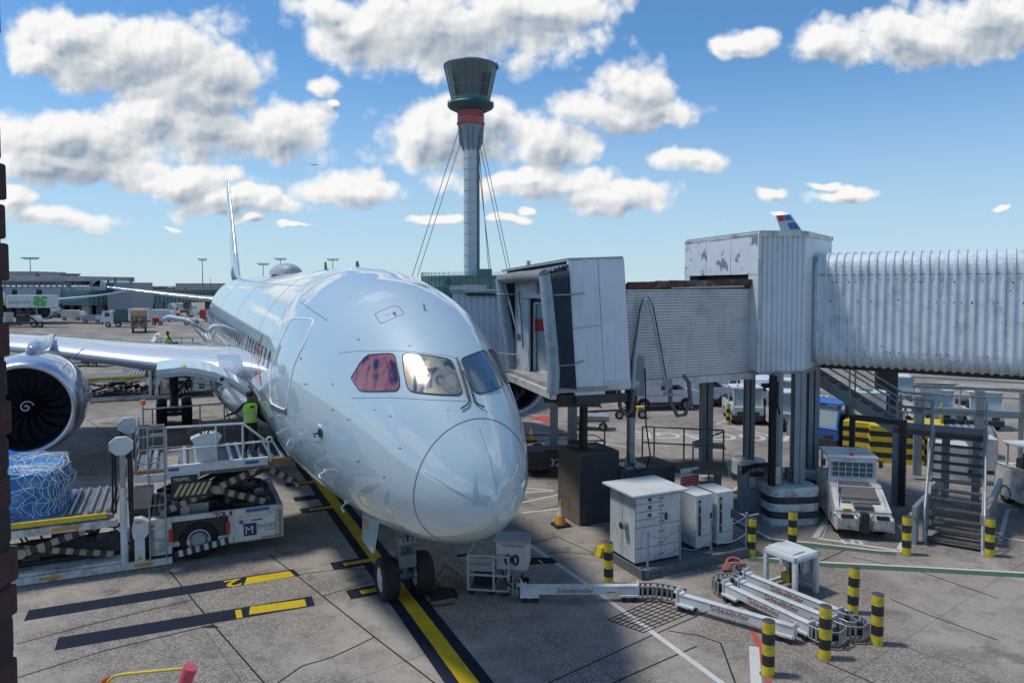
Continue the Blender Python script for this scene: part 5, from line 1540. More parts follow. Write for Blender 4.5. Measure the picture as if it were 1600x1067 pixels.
# concrete block with supports and walkway
cb_ = thing('concrete_plinth', 'dark stained concrete block with black and grey bridge props on top', 'concrete block', (2.07, 21.85, 0), R(24.8))
MB().box(0, 1.45, 0, 1.4, 0, 2.22).build('block', CONC, cb_, .03); MB().box(1.46, 3.5, -.15, 1.1, 0, 1.62).build('block', CONC, cb_, .03)
MB().box(.03, 1.42, -.02, -.002, 0, 2.17).build('dark_face', mat('dark_blue_front', (.035, .045, .065), .8, dirt=.6, dcol=(.09, .08, .07), dscale=1.2, streak=.5), cb_); MB().box(1.5, 3.46, -.17, -.152, 0, 1.58).build('dark_face', MATS['dark_blue_front'], cb_)  # thin sheets colour only the front faces a darker blue
pr1 = MB(); pr1.cyl((.55, .7, 2.25), (.55, .7, 4.5), .13, n=20).box(.25, .85, .4, 1.0, 2.22, 2.27); pr1.build('dark_prop', BLK, cb_)
pr2 = MB(); pr2.cyl((2.0, .2, 1.68), (2.0, .2, 3.5), .13, n=20); pr2.box(1.6, 2.4, -.12, .6, 1.62, 1.67)
pr2.prism([(1.75, .2, 1.67), (2.25, .2, 1.67), (2.13, .2, 2.05), (1.87, .2, 2.05)], (0, .02, 0)); pr2.prism([(1.99, -.05, 1.67), (1.99, .45, 1.67), (1.99, .3, 2.05), (1.99, .1, 2.05)], (.02, 0, 0)); pr2.build('grey_prop', STEEL_L, cb_)
MB().cyl((2.0, .2, 3.2), (2.0, .2, 3.6), .16, n=20).cyl((2.0, .2, 3.6), (2.0, .2, 4.5), .2, n=20).build('prop_sleeve', BLK, cb_)
wk = thing('maintenance_walkway', 'dark raised gangway with brown handrails behind the concrete block', 'walkway', (4.7, 23.4, 0), R(-14))
MB().box(-.9, 2.3, 0, 1.3, 1.30, 1.42).box(1.9, 2.1, .1, .2, 0, 1.3).box(1.9, 2.1, 1.0, 1.1, 0, 1.3).build('walkway_deck', CONC, wk)
mb = MB(); fence_rail(mb, [(-.5, 1.25, 1.42), (-.1, 1.25, 1.42), (.9, 1.25, 1.42), (2.2, 1.25, 1.42)], 0, 1.1, .028, 1)
mb.tube([(-1.6, -.1, 1.5), (-1.65, -.1, 2.0), (-1.65, -.1, 2.9), (-2.5, -.1, 2.85), (-2.5, -.1, 2.2), (-1.65, -.1, 2.25)], .028)
mb.tube([(1.2, .1, 1.42), (1.2, .1, 2.3), (2.2, 1.1, 2.5)], .03); mb.tube([(1.7, .1, .2), (1.7, .1, 2.35)], .03); mb.tube([(1.2, .1, 2.3), (1.7, .1, 2.35)], .03)
mb.build('handrail', mat('brown_rail', (.14, .12, .11), .6, dirt=.4), wk)
sg = thing('warning_sign', 'white, red and blue notice board at the right end of the concrete block', 'sign', (5.42, 22.95, 0), R(24.8))
MB().box(0, .74, -.02, 0, .62, 1.50).box(.3, .4, 0, .05, 0, .7).build('board', WHITE, sg)
MB().box(.03, .71, -.026, -.02, .80, 1.24).build('red_field', RED, sg); MB().box(.03, .71, -.026, -.02, .64, .78).build('blue_field', BLUE, sg)
text_mesh('BRIDGE', .12, XZ(.13, -.022, 1.38), 'notice_text', BLK, sg, sq if False else .001) if False else None
text_mesh('NO PARKING', .11, XZ(.05, -.022, 1.29), 'notice_text', BLK, sg)
for k in range(4): text_mesh('KEEP CLEAR OF BRIDGE', .055, XZ(.06, -.028, 1.14 - .09 * k), 'notice_text', WHITE, sg)
# hose gooseneck on the tunnel
hs_ = thing('hose_reel', 'inverted V pipe frame with black hose loops hanging before the ribbed tunnel', 'service hose', (4.1, 20.75, 0), 0)
mb = MB(); mb.tube([(-.60, 0, 4.3), (-.55, 0, 5.2), (-.36, 0, 6.72), (-.30, 0, 6.95), (-.22, 0, 7.0), (-.14, 0, 6.95), (-.08, 0, 6.75), (.22, 0, 5.3), (.40, 0, 4.35)], .06, 12); mb.build('pipe_frame', mat('pipe_grey', (.40, .44, .47), .4, dirt=.3), hs_)
mb = MB(); mb.tube([(-.70, -.02, 4.5), (-.64, -.05, 5.3), (-.42, -.06, 6.75), (-.30, -.05, 7.06), (-.18, -.05, 7.08), (-.04, -.05, 6.8), (.10, -.06, 6.1), (.36, -.06, 4.7)], .014, 8); mb.build('cable', BLACK, hs_)
mb = MB(); mb.tube([(-1.02, -.1, 4.4), (-.98, -.1, 3.9), (-.80, -.1, 3.65), (-.66, -.1, 3.8), (-.58, -.1, 4.4)], .06, 10)
mb.build('hose_loop', mat('hose_grey', (.10, .11, .12), .5, dirt=.4), hs_)
mb = MB(); mb.tube([(.46, 0, 4.5), (.50, 0, 4.0), (.70, 0, 3.62), (.92, 0, 3.65), (1.07, 0, 4.1), (1.02, 0, 4.6), (.87, 0, 4.8)], .06, 10); mb.build('hose_loop', MATS['hose_grey'], hs_)
MB().box(-.5, -.25, .1, .2, 4.2, 5.35).cbox((.43, 0, 4.55), (.2, .15, .25)).cbox((.43, 0, 4.25), (.26, .15, .1)).build('bracket', STEEL, hs_)
mb = MB(); mb.tube([(-.25, .0, 5.0), (-.22, -.05, 3.4), (-.1, -.1, 2.5), (-.2, -.1, 2.1), (-.45, -.1, 2.0), (-.7, -.1, 2.3), (-.75, -.1, 2.6)], .022, 8); mb.build('drop_cable', BLACK, hs_)

# ------------------------------------------------------------------ stairs
STT = thing('steel_staircase', 'grey steel staircase with a landing, rising under the ribbed walkway', 'staircase', (11.85, 20.35, 0), R(-33))
# local frame: +y up the lower flight (away), x to the right
W_ = 1.38; run, rise = 3.75, 2.55
mb = MB()
for x in (0, W_):
    mb.cut(); mb.prism([(x - .04, -.1, 0), (x - .04, .25, 0), (x - .04, run + .1, rise - .18), (x - .04, run + .1, rise + .12), (x - .04, run - .1, rise + .08)], (.08, 0, 0))
mb.build('stringer', STEEL_L, STT)
for k in range(12):
    f = (k + .6) / 12; MB().box(.04, W_ - .04, f * run - .12, f * run + .14, f * rise - .02, f * rise + .03).build('tread', mat('tread_dark', (.06, .06, .065), .6, dirt=.4, dcol=(.2, .18, .16)), STT)
mb = MB()
for x in (-.03, W_ + .03):
    mb.cut(); mb.tube([(x, -.05, .1), (x, -.05, .95), (x, .1, 1.1), (x, run, rise + 1.1)], .035); mb.tube([(x, .3, .2), (x, .3, 1.2)], .03); mb.tube([(x, run * .5, rise * .5), (x, run * .5, rise * .5 + 1.1)], .03)
    mb.tube([(x, .1, .65), (x, run, rise + .6)], .025)
mb.build('handrail', STEEL_L, STT)
mb = MB(); mb.box(-1.2, W_ + .1, run, run + 1.5, rise - .06, rise + .02); mb.box(-1.2, W_ + .1, run - .03, run, rise - .12, rise + .06, 0); mb.build('landing', mat('landing_brown', (.10, .085, .09), .6, dirt=.4), STT)
mb = MB(); fence_rail(mb, [(W_ + .05, run + .05, rise), (W_ + .05, run + 1.4, rise), (-.4, run + 1.45, rise), (-1.2, run + 1.45, rise)], 0, 1.1, .03, 1); mb.build('landing_rail', STEEL_L, STT)
for (x, y) in ((.3, run + 1.2), (W_ - .2, run + 1.0), (-1.1, run + .1)):
    MB().box(x - .12, x + .12, y - .1, y + .1, 0, rise - .06).build('landing_post', STEEL, STT)
# upper flight runs to -x
ur, uh = 3.7, 2.25
mb = MB()
for y in (run + .05, run + 1.35):
    mb.cut(); mb.prism([(-1.1, y, rise - .25), (-1.1, y, rise + .12), (-1.1 - ur, y, rise + uh + .12), (-1.1 - ur, y, rise + uh - .25)], (0, .07, 0))
mb.build('stringer', STEEL, STT)
for k in range(10):
    f = (k + .6) / 10; MB().box(-1.1 - f * ur - .16, -1.1 - f * ur + .13, run + .12, run + 1.35, rise + f * uh - .02, rise + f * uh + .03).build('tread', MATS['tread_dark'], STT)
mb = MB()
for y in (run + .05, run + 1.42):
    mb.cut()
    for h in (1.05, .6): mb.tube([(-.1, y, rise + h), (-1.0, y, rise + h), (-1.1 - ur, y, rise + uh + h)], .03)
    for f in (0, .4, .8): mb.tube([(-1.1 - f * ur, y, rise + f * uh), (-1.1 - f * ur, y, rise + f * uh + 1.05)], .03)
mb.tube([(-.1, run, rise), (-.1, run, rise + 1.05)], .03); mb.build('handrail', STEEL_L, STT)
# guard barriers on each side
for i, (px0, px1, hh, lab) in enumerate((((1427, 852), (1470, 800), 1.0, 'sloping grey crash barrier left of the stair foot'), ((1540, 855), (1562, 800), 1.0, 'sloping grey crash barrier right of the stair foot'))):
    a, c = G(*px0), G(*px1); d = (c - a); L = d.length; ang = math.atan2(d.y, d.x)
    t = thing('crash_barrier', lab, 'barrier', (a.x, a.y, 0), ang, 'crash barriers beside the stair')
    mb = MB(); mb.box(0, L, -.06, .06, .82, 1.12); mb.build('rail', STEEL_L, t, .01)
    for x in (.1, L * .55): MB().box(x, x + .28, -.05, .16, 0, .85).build('barrier_post', STEEL, t)
# dark frame over the blocks
t = thing('portal_frame', 'dark steel goalpost frame standing among the yellow and black blocks', 'frame', (11.75, 24.9, 0), R(-38))
MB().box(0, .16, 0, .2, 0, 2.72).build('frame_post', BLK, t); MB().box(1.56, 1.76, 0, .2, 0, 2.72).build('frame_post', BLK, t); MB().box(0, 1.76, 0, .2, 2.72, 2.9).build('frame_beam', BLK, t)
# pipe rack right
t = thing('pipe_rack', 'grey steel rail frame behind the staircase with dark posts', 'steel frame', (15.2, 27.2, 0), R(-20))
mb = MB(); mb.box(0, 6.5, 0, .2, 2.55, 2.8); mb.box(0, 6.5, .1, .2, 3.5, 3.62); mb.build('frame_beam', STEEL, t)
for x in (.1, 2.1, 3.5, 3.9, 5.2): MB().box(x, x + (.28 if x in (.1, 2.1) else .12), 0, .2, .16, 3.5 if x > 1 else 3.2).build('frame_post', STEEL, t)
mb = MB(); mb.tube([(0, .3, 3.9), (6.5, .3, 3.8)], .035); mb.tube([(0, .3, 3.3), (6.5, .3, 3.2)], .03); mb.build('rack_rail', STEEL_L, t)
t = thing('solar_canopy', 'dark flat slatted canopy on a square post beyond the stair landing', 'canopy', (16.6, 37.0, 0), R(-5))
MB().box(0, 5.0, -.8, 1.2, 3.35, 3.45).box(-1.0, 1.5, -.6, .6, 3.2, 3.3).build('canopy_top', STEEL, t); MB().box(2.2, 3.2, 0, .4, 0, 3.35).build('canopy_post', BLK, t)

# yellow and black blocks
yb = thing('striped_block', 'left yellow and black striped concrete block near the blue baggage tug', 'concrete block', (14.45, 31.2, 0), R(-35), 'yellow and black striped blocks')


def strb(t, L, D, H, n=7):
    for k in range(n):
        MB().box(0, L, 0, D, H * k / n, H * (k + 1) / n - .002).build('painted_band' , (YEL if k % 2 == 0 else BLK), t)


strb(yb, 1.05, 1.6, 1.5)
y2 = thing('striped_block', 'widest yellow and black striped concrete block, straight behind the numbered tug', 'concrete block', (15.0, 29.9, 0), R(-20), 'yellow and black striped blocks'); strb(y2, 2.0, 1.8, 1.55)
dup(yb, (17.3, 30.6, 0), R(-25), 'right yellow and black striped concrete block, partly hidden by the stair')
del strb

# ------------------------------------------------------------------ bollards
def make_bollard(label, x, y):
    t = thing('bollard', label, 'bollard', (x, y, 0), 0, 'yellow and black banded bollards')
    mb = MB(); n = 5; h = 1.04; r = .118
    for k in range(n):
        z0, z1 = h * k / n, h * (k + 1) / n
        mb.cyl((0, 0, z0), (0, 0, z1), r, n=32, m=k % 2, cap=False)
    mb.build('post', [YELB, BLK], t)
    MB().lathe([(r, h), (r * .96, h + .015), (r * .5, h + .022), (0, h + .022)], 32).build('cap', mat('cap_grey', (.05, .055, .06), .6, dirt=.3), t)
    MB().cyl((0, 0, 0), (0, 0, .012), r + .05, r + .03, 24).build('footing', CONC, t)
    return t


bl = [(4.87, 13.39, 'nearest banded bollard, against the end of the lowest cable arm'), (6.21, 14.0, 'banded bollard in front of the coiled chain ends'), (7.55, 14.59, 'rightmost banded bollard of the near group, standing clear'),
      (7.71, 15.99, 'banded bollard standing behind the coiled chain ends'), (2.4, 17.56, 'banded bollard at the left front corner of the white cabinets'), (6.55, 19.43, 'banded bollard at the right end of the cabinet deck'),
      (7.9, 20.0, 'banded bollard whose top shows above the white frame'), (10.86, 19.52, 'banded bollard left of the stair foot'), (13.09, 19.43, 'banded bollard right of the stair foot')]
b0 = make_bollard(bl[0][2], bl[0][0], bl[0][1])
for i, (x, y, lab) in enumerate(bl[1:]):
    q_ = dup(b0, (x, y, 0), .7 * i, lab); q_.rotation_euler = (R((-1.2, .6, 1.4, -.5, .9, -.8, .5, 1.1)[i]), R((.8, -1.0, .4, .9, -.6, .3, -1.2, .5)[i]), .7 * i)
dup(b0, (11.55, 38.2, 0), 0, 'distant banded bollard in front of the white tug')

# cones
def cone(label, x, y):
    t = thing('traffic_cone', label, 'traffic cone', (x, y, 0), .4, 'traffic cones on the apron')
    MB().box(-.24, .24, -.24, .24, 0, .07).build('rubber_base', BLACK, t, .02)
    mb = MB(); mb.cyl((0, 0, .07), (0, 0, .32), .17, .115, 24, 0, False); mb.cyl((0, 0, .32), (0, 0, .60), .115, .06, 24, 1, False); mb.cyl((0, 0, .60), (0, 0, .80), .06, .025, 24, 0); mb.build('cone_body', [CONEO, WHITE_D], t)
    return t


cone('orange and white cone beside the concrete block', 1.50, 21.9)
k_ = G(829, 689); cone('distant cone with a yellow foot against the airliner nose edge', k_.x, k_.y)

# ------------------------------------------------------------------ cabinets on the deck
CP = R(26.5)
dk = thing('equipment_deck', 'low grey slatted platform with chain posts under the white cabinets', 'platform', (3.28, 17.75, 0), CP)
mb = MB(); mb.box(0, 3.75, 0, .06, .0, .24); mb.box(0, .06, 0, 2.0, 0, .24); mb.box(3.69, 3.75, 0, 2.0, 0, .24); mb.box(0, 3.75, 1.94, 2.0, 0, .24); mb.build('deck_frame', PLINTHM, dk)
mb = MB()
for k in range(11): mb.box(.07, 3.68, .08 + k * .172, .08 + k * .172 + .12, .17, .225)
mb.build('deck_slats', PLINTHM, dk)
mb = MB()
for k in range(3): mb.cyl((.25 + .14 * k, -.004, .13), (.25 + .14 * k, .01, .13), .035)
mb.build('drain_hole', BLK, dk)
mb = MB()
for x in (.22, 1.25, 2.3, 3.55): mb.cut(); mb.cyl((x, .10, .2), (x, .10, 1.18), .028); mb.cyl((x, .10, 1.16), (x, .10, 1.2), .04)
mb.cyl((3.55, 1.3, .2), (3.55, 1.3, 1.15), .028); mb.tube([(3.55, .1, 1.1), (3.55, 1.3, 1.1)], .028); mb.tube([(3.55, .1, 1.1), (3.85, -.05, 1.16)], .028); mb.build('chain_post', STEEL, dk)
mb = MB()
for x0, x1 in ((.22, 1.25), (1.25, 2.3), (2.3, 3.55)):
    for z in (1.1, .62): mb.cut(); mb.tube([(x0 + (x1 - x0) * f, .10, z - .15 * math.sin(PI * f)) for f in [i / 12 for i in range(13)]], .012, 5)
mb.build('chain', STEEL, dk)


def on_deck(u, v): g = G(u, v, .24); return (g.x, g.y, .24)


c1_ = thing('power_cabinet', 'tallest white electrical cabinet with an overhanging lid and a round socket', 'electrical cabinet', on_deck(992, 884), LA)
MB().box(0, 1.42, 0, 1.18, .06, 1.74).build('cabinet_body', CAB, c1_, .008); MB().box(.03, 1.39, .03, 1.15, 0, .06).build('dark_plinth', BLK, c1_)
MB().box(-.16, 1.56, -.16, 1.34, 1.80, 1.86).build('lid', WHITE, c1_, .01); MB().box(-.03, 1.45, -.03, 1.2, 1.74, 1.80).build('lid_gap', BLK, c1_)
mb = MB()
for z in (1.56, 1.36, 1.16, .96): mb.box(0.01, .80, -.004, 0, z, z + .012)
for z in (.42, .98): mb.box(.82, 1.42, -.004, 0, z, z + .012)
mb.box(0, .8, -.004, 0, .42, .432); mb.box(.80, .812, -.004, 0, .06, 1.74); mb.box(-.004, 0, .58, .592, .06, 1.74); mb.box(-.004, .008, -.004, 0.0, .06, 1.74)
mb.build('door_gap', BLK, c1_)
mb = MB()
for z in (1.66, 1.46, 1.26): mb.box(.40, .48, -.02, -.002, z - .04, z + .04)
for z in (1.66, 1.46, 1.26, 1.06, .8, .5, .2): mb.box(.74, .77, -.015, -.002, z - .02, z + .02); mb.box(.85, .88, -.015, -.002, z - .02, z + .02)
mb.box(.92, .97, -.05, -.002, 1.08, 1.26); mb.build('lock', DARK, c1_)
mb = MB()
for z in (1.66, 1.46, 1.26): mb.box(.52, .66, -.006, -.002, z - .025, z + .025)
mb.box(1.08, 1.2, -.006, -.002, 1.24, 1.29); mb.build('small_label', WHITE, c1_)
MB().box(.91, .99, -.006, -.002, .50, .59).build('yellow_label', YEL, c1_)
MB().cyl((-.01, .40, .95), (-.16, .40, .95), .10, n=24).cyl((-.15, .40, .95), (-.18, .40, .95), .075, n=24, m=1).build('round_socket', [STEEL_L, DARK], c1_)
MB().box(1.42, 1.52, .2, .5, 1.0, 1.62).build('side_box', CAB, c1_, .01)
for i, (u, v, lab) in enumerate(((1087, 860, 'slim white cabinet with a black control strip, middle of the three'), (1120, 854, 'slim white cabinet with a black control strip, farthest right'))):
    t = thing('charger_cabinet', lab, 'electrical cabinet', on_deck(u, v), LA, 'slim white charger cabinets')
    MB().box(0, .56, 0, .85, .06, 1.46).build('cabinet_body', CAB, t, .008); MB().box(.03, .53, .03, .8, 0, .06).build('dark_plinth', BLK, t)
    MB().box(-.01, .57, -.01, .86, 1.46, 1.50).build('lid', WHITE, t, .006)
    MB().box(.08, .16, -.012, 0, .40, 1.36).build('control_strip', BLK, t); MB().cyl((.12, -.012, .98), (.12, -.03, .98), .03).box(.09, .15, -.016, -.012, 1.18, 1.30).build('control_knob', STEEL_L, t)
    MB().box(.48, .52, -.03, 0, .75, .98).build('door_handle', BLK, t); MB().box(.0, .56, -.004, 0, .38, .39).build('door_gap', BLK, t)
    MB().box(.26, .36, -.004, 0, 1.28, 1.32).build('small_label', WHITE, t)
t = thing('wheel_chock', 'yellow plastic block lying behind the corner bollard', 'wheel chock', (*G(937, 872)[:2], 0), .5)
MB().prism([(0, 0, 0), (.42, 0, 0), (.34, 0, .26), (.08, 0, .26)], (0, .25, 0)).build('chock_body', YEL, t, .02)

# ------------------------------------------------------------------ ground power arms
def chain_loop(t, pts, z0=.10, z1=.36, links=9, name='cable_chain'):
    """flexible link chain following plan points"""
    mb = MB(); pts = [Vector((p[0], p[1], 0)) for p in pts]; cum = [0]
    for a, c in zip(pts[:-1], pts[1:]): cum.append(cum[-1] + (c - a).length)
    for k in range(links):
        s_ = cum[-1] * (k + .5) / links
        i = max(j for j in range(len(cum) - 1) if cum[j] <= s_); f = (s_ - cum[i]) / (cum[i + 1] - cum[i]); p = pts[i].lerp(pts[i + 1], f); d = (pts[i + 1] - pts[i]).normalized(); n_ = Vector((-d.y, d.x, 0))
        for sgn in (-1, 1):
            q_ = p + n_ * .11 * sgn; mb.beam(q_ + Vector((0, 0, z0)), q_ + Vector((0, 0, z1)), .05, .02, 0)
    for sgn in (-1, 1):
        for z in (z0, z1):
            l = []
            for i, p in enumerate(pts):
                d = (pts[min(i + 1, len(pts) - 1)] - pts[max(i - 1, 0)]).normalized(); l.append(p + Vector((-d.y, d.x, 0)) * .11 * sgn + Vector((0, 0, z)))
            mb.tube(l, .016, 5, 0)
    for k, z in enumerate((z0 + .05, z0 + .1, z0 + .15)):
        for o_ in (-.05, .05): mb.tube([p + Vector((o_ * .3, o_, z)) for p in pts], .022, 6, 1)
    return mb.build(name, [STEEL_L, BLACK], t)


def arm(label, A_, B_, chains=(), wheels=True, name='cable_carrier'):
    A_ = Vector((*A_, 0)); B_ = Vector((*B_, 0)); d = B_ - A_; L = d.length; ang = math.atan2(d.y, d.x)
    t = thing(name, label, 'ground power arm', A_, ang, 'white cable carriers with red lettering')
    MB().box(.0, L, -.075, .075, .17, .37).build('beam', WHITE, t, .008)
    MB().box(-.03, .0, -.11, .11, .12, .48).box(L, L + .03, -.11, .11, .10, .42).box(-.1, .12, -.09, .09, .37, .40).box(.02, L - .02, -.09, -.075, .355, .37).build('end_plate', WHITE, t, .004)
    text_mesh('Sidewinder', .185, XZ(L * .30, -.079, .21), 'arm_lettering', REDL, t, align='LEFT', squash=1.05)
    MB().box(L * .30 + 1.15, L * .30 + 1.38, -.082, -.076, .215, .232).build('red_dash', REDL, t)
    if wheels:
        for x in (.18, L - .22):
            MB().box(x - .22, x + .22, -.14, .14, .11, .17).build('wheel_carrier', WHITE, t, .01)
            for y in (-.14, .12):
                for dx in (-.1, .14): MB().cyl((x + dx, y, .065), (x + dx, y + .05, .065), .065, n=14).build('castor', BLACK, t)
    for c_ in chains: chain_loop(t, c_)
    return t


arm('ground power arm nearest the airliner nose, ending at the powered cart', (.23, 16.62), (2.95, 16.65), [[(2.75, 0), (3.1, 0.02), (3.45, -.1), (3.8, -.30)]])
arm('ground power arm ending behind the nearest bollard', (3.83, 16.2), (5.85, 14.62))
arm('parked ground power arm at the front of the three', (5.06, 16.7), (6.24, 14.72), [[(2.35, 0), (2.6, .0), (2.75, .15), (2.72, .38), (2.5, .5)], [(-.1, 0), (-.35, .05), (-.45, .25), (-.35, .5), (-.1, .55)]])
arm('parked ground power arm in the middle of the three', (5.45, 16.85), (6.80, 14.95), [[(2.4, 0), (2.65, .0), (2.8, .15), (2.78, .38), (2.55, .5)]])
arm('parked ground power arm at the back of the three, touching the white frame', (5.75, 17.35), (7.12, 15.35), [[(2.45, 0), (2.6, .0), (2.7, .15)], [(-.1, 0), (-.3, .05), (-.4, .25), (-.3, .45)]])
wf = thing('transformer_stand', 'open white metal stand behind the parked power arms', 'metal frame', (6.66, 16.66, 0), R(32))
mb = MB(); a, d = .80, .82; H_ = .98
for x in (0, a):
    for y in (0, d): mb.box(x - .05, x + .05, y - .05, y + .05, 0, H_)
mb.box(-.06, a + .06, -.06, -.0, H_ - .09, H_); mb.box(-.06, a + .06, d, d + .06, H_ - .09, H_); mb.box(-.06, .0, -.06, d + .06, H_ - .09, H_); mb.box(a, a + .06, -.06, d + .06, H_ - .09, H_)
mb.box(-.04, .04, -.02, d, .10, .16); mb.box(0, a, d - .04, d + .04, .10, .16); mb.box(a - .04, a + .04, 0, d, .10, .16); mb.build('frame', WHITE, wf, .006)
MB().box(a + .05, a + .07, .0, d, .12, H_ - .1).build('side_panel', CAB, wf, .004)
MB().box(-.03, a + .03, -.03, d + .03, H_, H_ + .03).box(.05, a * .6, .1, d, H_ + .03, H_ + .07).build('top_plate', WHITE, wf, .006); MB().box(a - .25, a + .1, .15, d + .05, .45, H_ - .05).build('side_box', CAB, wf, .01)
mb = MB()
for k in range(4): mb.tube([(.2 + .1 * k, .3, .9), (.1 + .12 * k, .2, .5), (.3, .3 + .05 * k, .25), (.5, .5, .15)], .02)
mb.build('cable', BLACK, wf); MB().box(.25, .55, .35, .6, .2, .42).build('yellow_unit', YEL, wf, .03)
t = thing('hose_bundle', 'coil of faded red hose on the ground by the cabinet deck', 'hose', (*G(1148, 893)[:2], 0), 0)
mb = MB()
for k in range(4): mb.tube([(.3 * math.cos(a_) * (1 - .1 * k), .18 * math.sin(a_), .05 + .05 * k + .1 * abs(math.sin(a_))) for a_ in [i * .4 for i in range(14)]], .035, 8)
mb.build('hose', mat('faded_red', (.34, .13, .11), .6, dirt=.4), t)

# powered cart by the nose
ca = thing('power_cart', 'grey wheeled power cart with dark lettering under the airliner nose', 'equipment cart', (-1.05, 16.95, 0), R(-8))
mb = MB()
for x in (0, .62, .98):
    for y in (0, .9): mb.box(x - .025, x + .025, y - .025, y + .025, .12, .98)
for z in (.14, .50, .96):
    for y in (0, .9): mb.box(0, 1.0, y - .022, y + .022, z - .022, z + .022)
    for x in (0, .62, .98): mb.box(x - .022, x + .022, 0, .9, z - .022, z + .022)
mb.build('cart_frame', mat('cart_grey', (.34, .37, .39), .5, dirt=.4), ca)
MB().box(.03, .6, -.03, -.02, .60, .92).build('name_plate', STEEL_L, ca); text_mesh('POWERVAMP', .085, XZ(.05, -.034, .74), 'cart_lettering', REDL, ca)
MB().box(.66, 1.42, .1, .72, .62, 1.28).build('battery_box', mat('box_grey', (.42, .45, .47), .45, dirt=.3), ca, .01); MB().box(.60, 1.47, .05, .77, 1.28, 1.32).build('box_lid', STEEL_L, ca, .006)
text_mesh('POWERVAMP', .09, XZ(.80, .095, 1.17), 'cart_lettering', RED, ca); text_mesh('00', .36, XZ(.86, .095, .74), 'cart_number', BLK, ca, bold=.015)
mb = MB(); mb.box(.1, .55, .2, .75, .16, .45); mb.tube([(.8, .1, .6), (.95, -.1, .35), (1.2, 0, .2), (1.3, .2, .5)], .03); mb.tube([(.9, .2, .6), (1.1, -.05, .3), (1.35, .1, .45)], .025); mb.tube([(-.3, .2, .85), (.0, .1, .95), (.5, .3, .8), (.8, .5, .9)], .03); mb.build('cart_cable', BLACK, ca)
for x in (.08, .55, .92, 1.3):
    for y in (.05, .85): MB().cyl((x, y - .03, .075), (x, y + .03, .075), .075, n=16).build('castor', BLACK, ca)
mb = MB()
for k in range(4): mb.box(1.08 + .09 * k, 1.12 + .09 * k, -.12, -.08, .1, .42)
mb.build('side_bars', STEEL_L, ca)
t = thing('chock_basket', 'tilted olive yellow basket frame between the nose wheel and the power cart', 'basket', (-1.75, 17.15, .12), R(20))
M_ = Matrix.Rotation(R(38), 4, 'Y'); mb = MB(M_); s_ = .42
mb.box(0, s_, 0, s_, 0, .02)
for (x, y) in ((0, 0), (s_, 0), (0, s_), (s_, s_)): mb.box(x - .015, x + .015, y - .015, y + .015, 0, s_)
for z in (0, s_):
    for y in (0, s_): mb.box(0, s_, y - .015, y + .015, z - .015, z + .015)
    for x in (0, s_): mb.box(x - .015, x + .015, 0, s_, z - .015, z + .015)
for k in range(5): mb.box(.04, s_ - .04, .0, .004, k * .08 + .03, k * .08 + .05)
mb.build('basket_frame', mat('olive_yellow', (.16, .14, .04), .6, dirt=.4), t); MB().box(-.3, -.27, 0, .03, -.12, .75).build('basket_leg', MATS['olive_yellow'], t)
t = thing('nose_wheel_chock', 'black rubber chock and rope loop against the right nose wheel', 'wheel chock', (*G(700, 935)[:2], 0), R(25))
MB().prism([(-.35, 0, 0), (.25, 0, 0), (.25, 0, .08), (-.05, 0, .14), (-.35, 0, .08)], (0, .35, 0)).build('chock_body', BLACK, t, .01)
MB().tube([(.35 * math.cos(a_) - .15, -.12 + .2 * math.sin(a_), .02) for a_ in [i * .35 for i in range(16)]], .015).build('rope', BLACK, t)
t = thing('paper_scrap', 'crumpled white scrap lying on the yellow line', 'litter', (*G(577, 843)[:2], 0), .3)
MB().add([(-.1, -.05, .01), (.1, -.06, .03), (.12, .08, .01), (-.05, .1, .05), (0, 0, .09)], [(0, 1, 4), (1, 2, 4), (2, 3, 4), (3, 0, 4)]).build('paper', WHITE, t)


